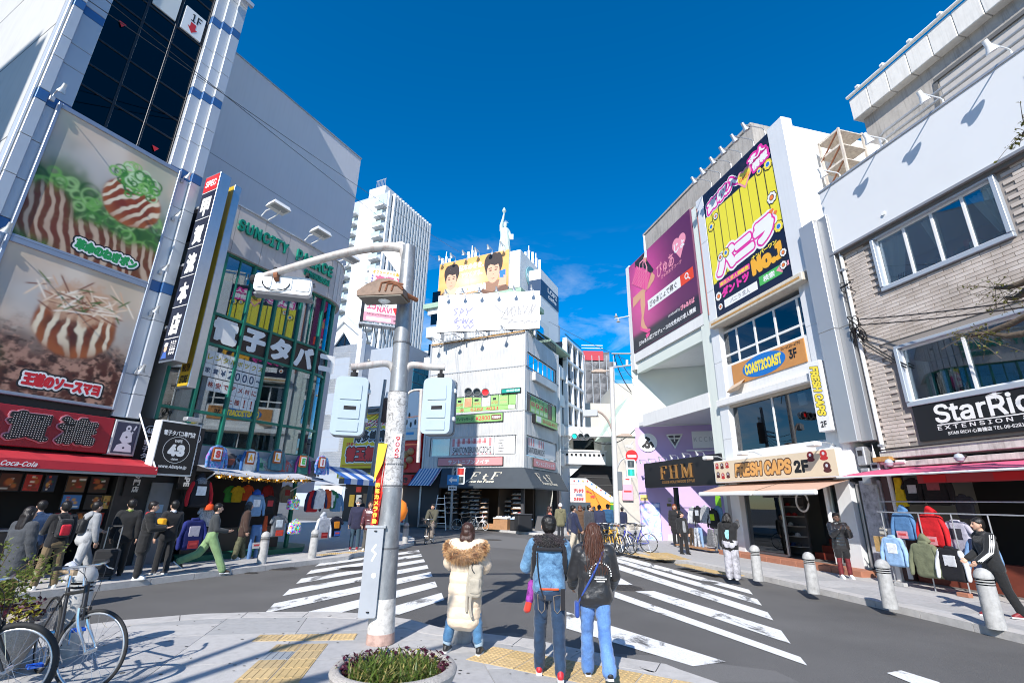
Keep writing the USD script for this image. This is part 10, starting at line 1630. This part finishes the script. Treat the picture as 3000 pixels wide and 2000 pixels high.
for x,y,o,k,c,s,lb_,kw in[(385,690,.8,'h',CH,1.05,'black hooded sweater with red sleeves and white oval print at the stall',dict(sleeve='#b0131f',pr=('#e8e8e8',))),(325,1030,1.0,'j','#16205e',1.1,'blue varsity jacket on a low stand at the left end of the stall',dict(pr=('#b9b4c0',),sleeve='#1a2670',tag_='#a8343a')),(440,880,.75,'t',PT1('stripe_top','#d8d8d8','#1c2440',30),.8,'striped top with an orange cap behind the striding person',{}),(850,790,.6,'j','#6f93b8',.95,'pale denim jacket with a white print below a blue cap',dict(pr=('#dfe2e6',))),(965,790,.5,'t','#1b1b20',.8,'black shirt with a red and white chest panel',dict(pr=('#b33a40',))),(1165,800,.7,'b',COMIC,.85,'comic print bag with yellow handles hanging at the stall front',dict(sleeve='#e0b80c')),(1170,1000,.8,'b',COMIC,.9,'comic print backpack hanging low at the stall front',{}),(850,1060,.8,'p','#4d6f9a',.95,'blue jeans with a red price card hanging at the stall',dict(tag_='#c8c4c0')),(1040,960,.75,'t','#6b7075',.95,'grey shirt with a bright price card and teddy print',dict(tag_='#d8452e',pr=('#cfd8dc',))),(935,930,.7,'d','#a8431c',.45,'rust orange scarf knotted at the stall front',{}),(1330,760,.7,'j','#a81420',1.,'red and navy sports jacket at the right end of the stall',dict(sleeve='#1b2140')),(1385,740,.75,'j','#d0d0d2',.95,'white and navy sports jacket at the right end of the stall',dict(sleeve='#20284a')),(1440,740,.7,'j','#c8501c',.9,'orange and white jacket at the right end of the stall',dict(sleeve='#dadada')),(1485,745,.6,'t','#1c6b4a',.9,'green shirt with a white crest at the right end of the stall',dict(pr=('#d0dcd4',))),(1530,770,.5,'j','#5f8ab0',.9,'light denim jacket at the right end of the stall',{}),(1415,980,1.15,'h','#a8acb4',1.,'light grey hooded sweater on a low stand behind the second bollard',dict(tag_='#8c1f24',sleeve='#c9ccd2')),(1520,970,1.1,'t','#15182a',.95,'dark shirt with an orange emblem and price card behind the second bollard',dict(pr=('#e08a1a',),tag_='#2a58a8')),(700,700,-.4,'t','#c9a21a',.7,'yellow shirt in the dark of the stall',{}),(780,690,-.5,'t','#c4491c',.7,'orange shirt in the dark of the stall',{}),(950,690,-.5,'j','#8a1a1c',.7,'red jacket in the dark of the stall',{}),(640,700,-.5,'t','#3d8a3a',.7,'green shirt in the dark of the stall',{}),(1110,700,.1,'j','#6b6458',.8,'taupe jacket below the right end of the stall awning',dict(pr=('#8a2a2a',)))]:hangA(x,y,o,lb_,k,c,s,**kw)
a,z=A.at(*fz(865,690),.6);t=TH('cap','blue cap on a stand above the pale denim jacket','cap',A.p(a,.6,z));PT(t,'crown',MB(FT(A.p(a,.6,z))).lathe([(.11,-.06),(.11,0),(.07,.07),(.001,.1)],14),CL2('#1c4fa8'),smooth=50);PT(t,'brim',bx(A,a-.09,.62,z-.07,a+.09,.8,z-.05),CL2('#1c4fa8'))
a,z=A.at(*fz(460,815),.8);t=TH('cap','orange knitted hat above the striped top','hat',A.p(a,.8,z));PT(t,'knit',MB(FT(A.p(a,.8,z))).lathe([(.13,-.06),(.13,.04),(.08,.1),(.001,.12)],14),CL2('#d24a14'),smooth=50)
a,z=A.at(*fz(400,600),.8);t=TH('cap','grey speckled knitted hat above the red and black sweater','hat',A.p(a,.8,z));PT(t,'knit',MB(FT(A.p(a,.8,z))).lathe([(.13,-.06),(.13,.04),(.08,.1),(.001,.12)],14),PT1('speckle','#9a9a9e','#2a2a30',30),smooth=50)
rz_=B.rot()+pi
rk=zq(2400,1250,2.4117)
def hangB(x,y,o,label,kind,col,s=1.,fn=rk,**k):a,z=B.at(*fn(x,y),o);return garment(B.p(a,o,z+.3*s),rz_,label,kind,col,s=s,**k)
TG='#d88f96'
for x,y,o,k,c,s,lb_,kw in[(530,870,.95,'j','#8fb0d4',1.0,'pale blue denim jacket on the front rack under the pink awning',dict(pr=('#e4e6ea',))),(600,690,.75,'h','#4f78a4',.95,'blue denim jacket with a hood behind the pale one',dict(tag_=TG)),(800,720,.75,'h','#c0141e',1.05,'bright red hooded sweater on the rack under the pink awning',dict(tag_=TG)),(755,930,.95,'h','#6c7057',1.1,'olive green hooded sweater with white sleeve lettering',dict()),(940,960,1.0,'j',CH,1.,'black and white colour block jacket on the front rack',dict(sleeve='#d4d4d6',pr=('#c9c9cc',))),(985,770,.7,'t','#a9a6b4',1.,'pale lilac sweatshirt with dark print hanging at the back rack',dict(pr=('#33333c',))),(1160,900,.9,'j','#1d2c4c',1.,'navy jacket with blue panels next to the man in the track jacket',dict(sleeve='#6f93bd',pr=('#dfe3ea',))),(565,430,.2,'d','#d0b010',.75,'yellow dress hanging at the left under the pink awning',{}),(670,450,.2,'t','#121214',.9,'black shirt with white figures hanging under the pink awning',dict(pr=('#b9b9bb',))),(820,420,.2,'j','#1a1212',1.2,'black sweatshirt with red and white lettering hanging under the pink awning',dict(pr=('#9a4a4e',))),(1030,560,-.5,'t','#4a4650',.8,'dark checked shirt inside the shop under the pink awning',{}),(455,745,.5,'b','#b5b1a8',.4,'small white sign bag on the poster pier',{})]:hangB(x,y,o,lb_,k,c,s,**kw)
tr_=TH('clothes_rack','tubular steel clothes rack with thin legs under the pink awning','clothes rack',B.p(-6.2,.85,PZ))
for s in(-4.7,-5.6,-6.3,-7.0,-7.7):PT(tr_,'leg',MB(B).tube([(s,.85,PZ),(s,.85,1.75)],.014,6),GV)
PT(tr_,'rail',MB(B).tube([(-4.6,.85,1.75),(-7.9,.85,1.75)],.016,6),GV);PT(tr_,'rail',MB(B).tube([(-4.6,.7,2.0),(-7.9,.7,2.0)],.016,6),GV)
for s,lb_ in((-6.25,'red brick on the pavement under the olive sweater'),(-4.9,None),(-7.45,None)):
 t=TH('brick' if lb_ else 'concrete_block',lb_ or('white block weighting the rack foot '+('left of' if s>-6 else 'right of')+' the olive sweater'),'brick' if lb_ else 'block',B.p(s,.95,PZ));PT(t,'block',bx(B,s-.12,.88,PZ,s+.12,1.0,PZ+.08,.008),TERRA if lb_ else CB)
p=B.p(-4.3,.55,1.0);t=TH('paper_bag','tan paper bag held at the side of the person in the shiny puffer jacket','bag',p);PT(t,'bag',MB(FT(p,rz_)).box((-.17,-.06,-.2),(.17,.06,.16),.01),CL2('#b08f5c'))
pf=zq(1800,1250,3.92)
for x,y,o,k,c,s,lb_,kw in[(905,1010,.4,'j','#d6d6d8',1.,'white jacket at the left end of the lilac wall rack',{}),(960,1000,.45,'j','#22242e',.95,'black jacket between two white ones on the lilac wall rack',dict(pr=('#c9ccd4',))),(1050,1000,.5,'j',PT1('white_scribble','#dcdcdc','#50545c',20),1.,'white scribbled jacket on the lilac wall rack',{}),(1140,1050,.5,'j',CH,1.05,'black jacket with lime green lettering on the lilac wall rack',dict(pr=('#b6d414',))),(1195,1000,.4,'j','#5d86ac',.9,'blue denim jacket at the right end of the lilac wall rack',{}),(890,1240,.5,'p',PT1('dark_camo','#5a4a3c','#141210',14),.8,'dark patterned trousers low on the lilac wall rack',{}),(945,1240,.55,'p',PT1('white_print','#d8d8da','#5a6a80',14),.8,'white printed trousers low on the lilac wall rack',{}),(985,1240,.5,'p','#7f9cc0',.8,'pale blue jeans low on the lilac wall rack',{}),(1110,1270,.6,'k',PT1('bw_lace','#9a9a9e','#0f0f12',18),.9,'black and white patterned skirt low on the lilac wall rack',{}),(1185,1250,.5,'p','#77797c',.85,'grey trousers at the right end low on the lilac wall rack',{})]:hangB(x,y,o,lb_,k,c,s,pf,**kw)
t=TH('clothes_rack','low wheeled clothes rack on a wooden base before the lilac wall','clothes rack',B.p(4,.5,PZ));PT(t,'base',bx(B,5.0,.3,.2,2.6,.75,.26),WOOD)
for s in(5.0,3.8,2.6):PT(t,'post',MB(B).tube([(s,.5,.2),(s,.5,1.75)],.016,6),BK)
PT(t,'rail',MB(B).tube([(5.0,.5,1.72),(2.6,.5,1.72)],.016,6),BK)
s,z=B.at(*pf(1185,860),.1);t=TH('green_board','lime green surfboard shaped board above the lilac wall rack','sign',B.p(s,.1,z));PT(t,'board',MB(B).poly(CI(s,z,.16,.42,20),.05,.09),M('board_lime',(.25,.62,.03),.5))
f5=zq(2000,800,2.24)
for x,y,c1,c2,lb_ in[(490,900,'#141418','#5a7898','mannequin in a black jacket and blue jeans in the cap shop window'),(598,935,'#d8d8da','#17171a','mannequin in a white jacket and black trousers in the cap shop window'),(715,950,'#3a1418',PT1('digital_grey','#6a6a6c','#101012',16),'mannequin in a dark red top and grey patterned trousers in the cap shop window'),(885,880,'#e0e0e2','#c4c6ca','mannequin in a white shirt and pale trousers in the cap shop window')]:
 a,z=B.at(*f5(x,y),-.55);t=garment(B.p(a,-.55,z+.15),rz_,lb_,'j',c1,s=.9,cat='mannequin');garment(B.p(a,-.55,z-.38),rz_,'','p',c2,s=.78,parent=t);PT(t,'head',MB(FT(B.p(a,-.55,z+.33))).tm(trimesh.creation.icosphere(2,.1)),M('mannequin_white',(.5,.5,.5),.5),smooth=True)
r=random.Random(3);capp=[]
def capthing(p,c,lb_,grp):
 t=TH('cap',lb_,'cap',p,rz_,grp);PT(t,'crown',MB().lathe([(.085,0),(.088,.04),(.06,.09),(.001,.11)],12),CL2(c),smooth=50,lc=1);PT(t,'brim',MB().tm(m3 .Manifold.hull_points(AY([(x,y,z)for z in(0,.012)for x,y in((-.08,-.03),(.08,-.03),(.06,-.15),(-.06,-.15))]))),CL2(c),lc=1);return t
cc_=['#16161a','#8a1a1e','#20305a','#b9b9bb','#3a3a3e']
for k in range(6):
 for j in range(6):
  c=r.randrange(5);p=B.p(1.2-.25*j,-.85,.585+.32*k);nm=['black','red','navy','white','grey'][c];d=dict(capp);lb_=nm+' cap on the display shelves behind the cap shop glass'
  if c in d:CO(d[c],p,rz_)
  else:capp.append((c,capthing(p,cc_[c],lb_,'caps on the cap shop shelves, '+nm)))
for k,(s,o,c,lb_)in EN([(1.0,-.45,'#a84a2a','stack of folded orange clothes in the cap shop window'),(.3,-.4,'#2a4a7c','blue cooler bag on the floor of the cap shop window')]):t=TH('stock',lb_,'goods',B.p(s,o,.27));PT(t,'lower',bx(B,s+.2,o-.2,.27,s-.2,o+.1,.5,.03),CL2(c));PT(t,'upper',bx(B,s+.18,o-.18,.5,s-.16,o+.08,.66,.03),CL2(c))
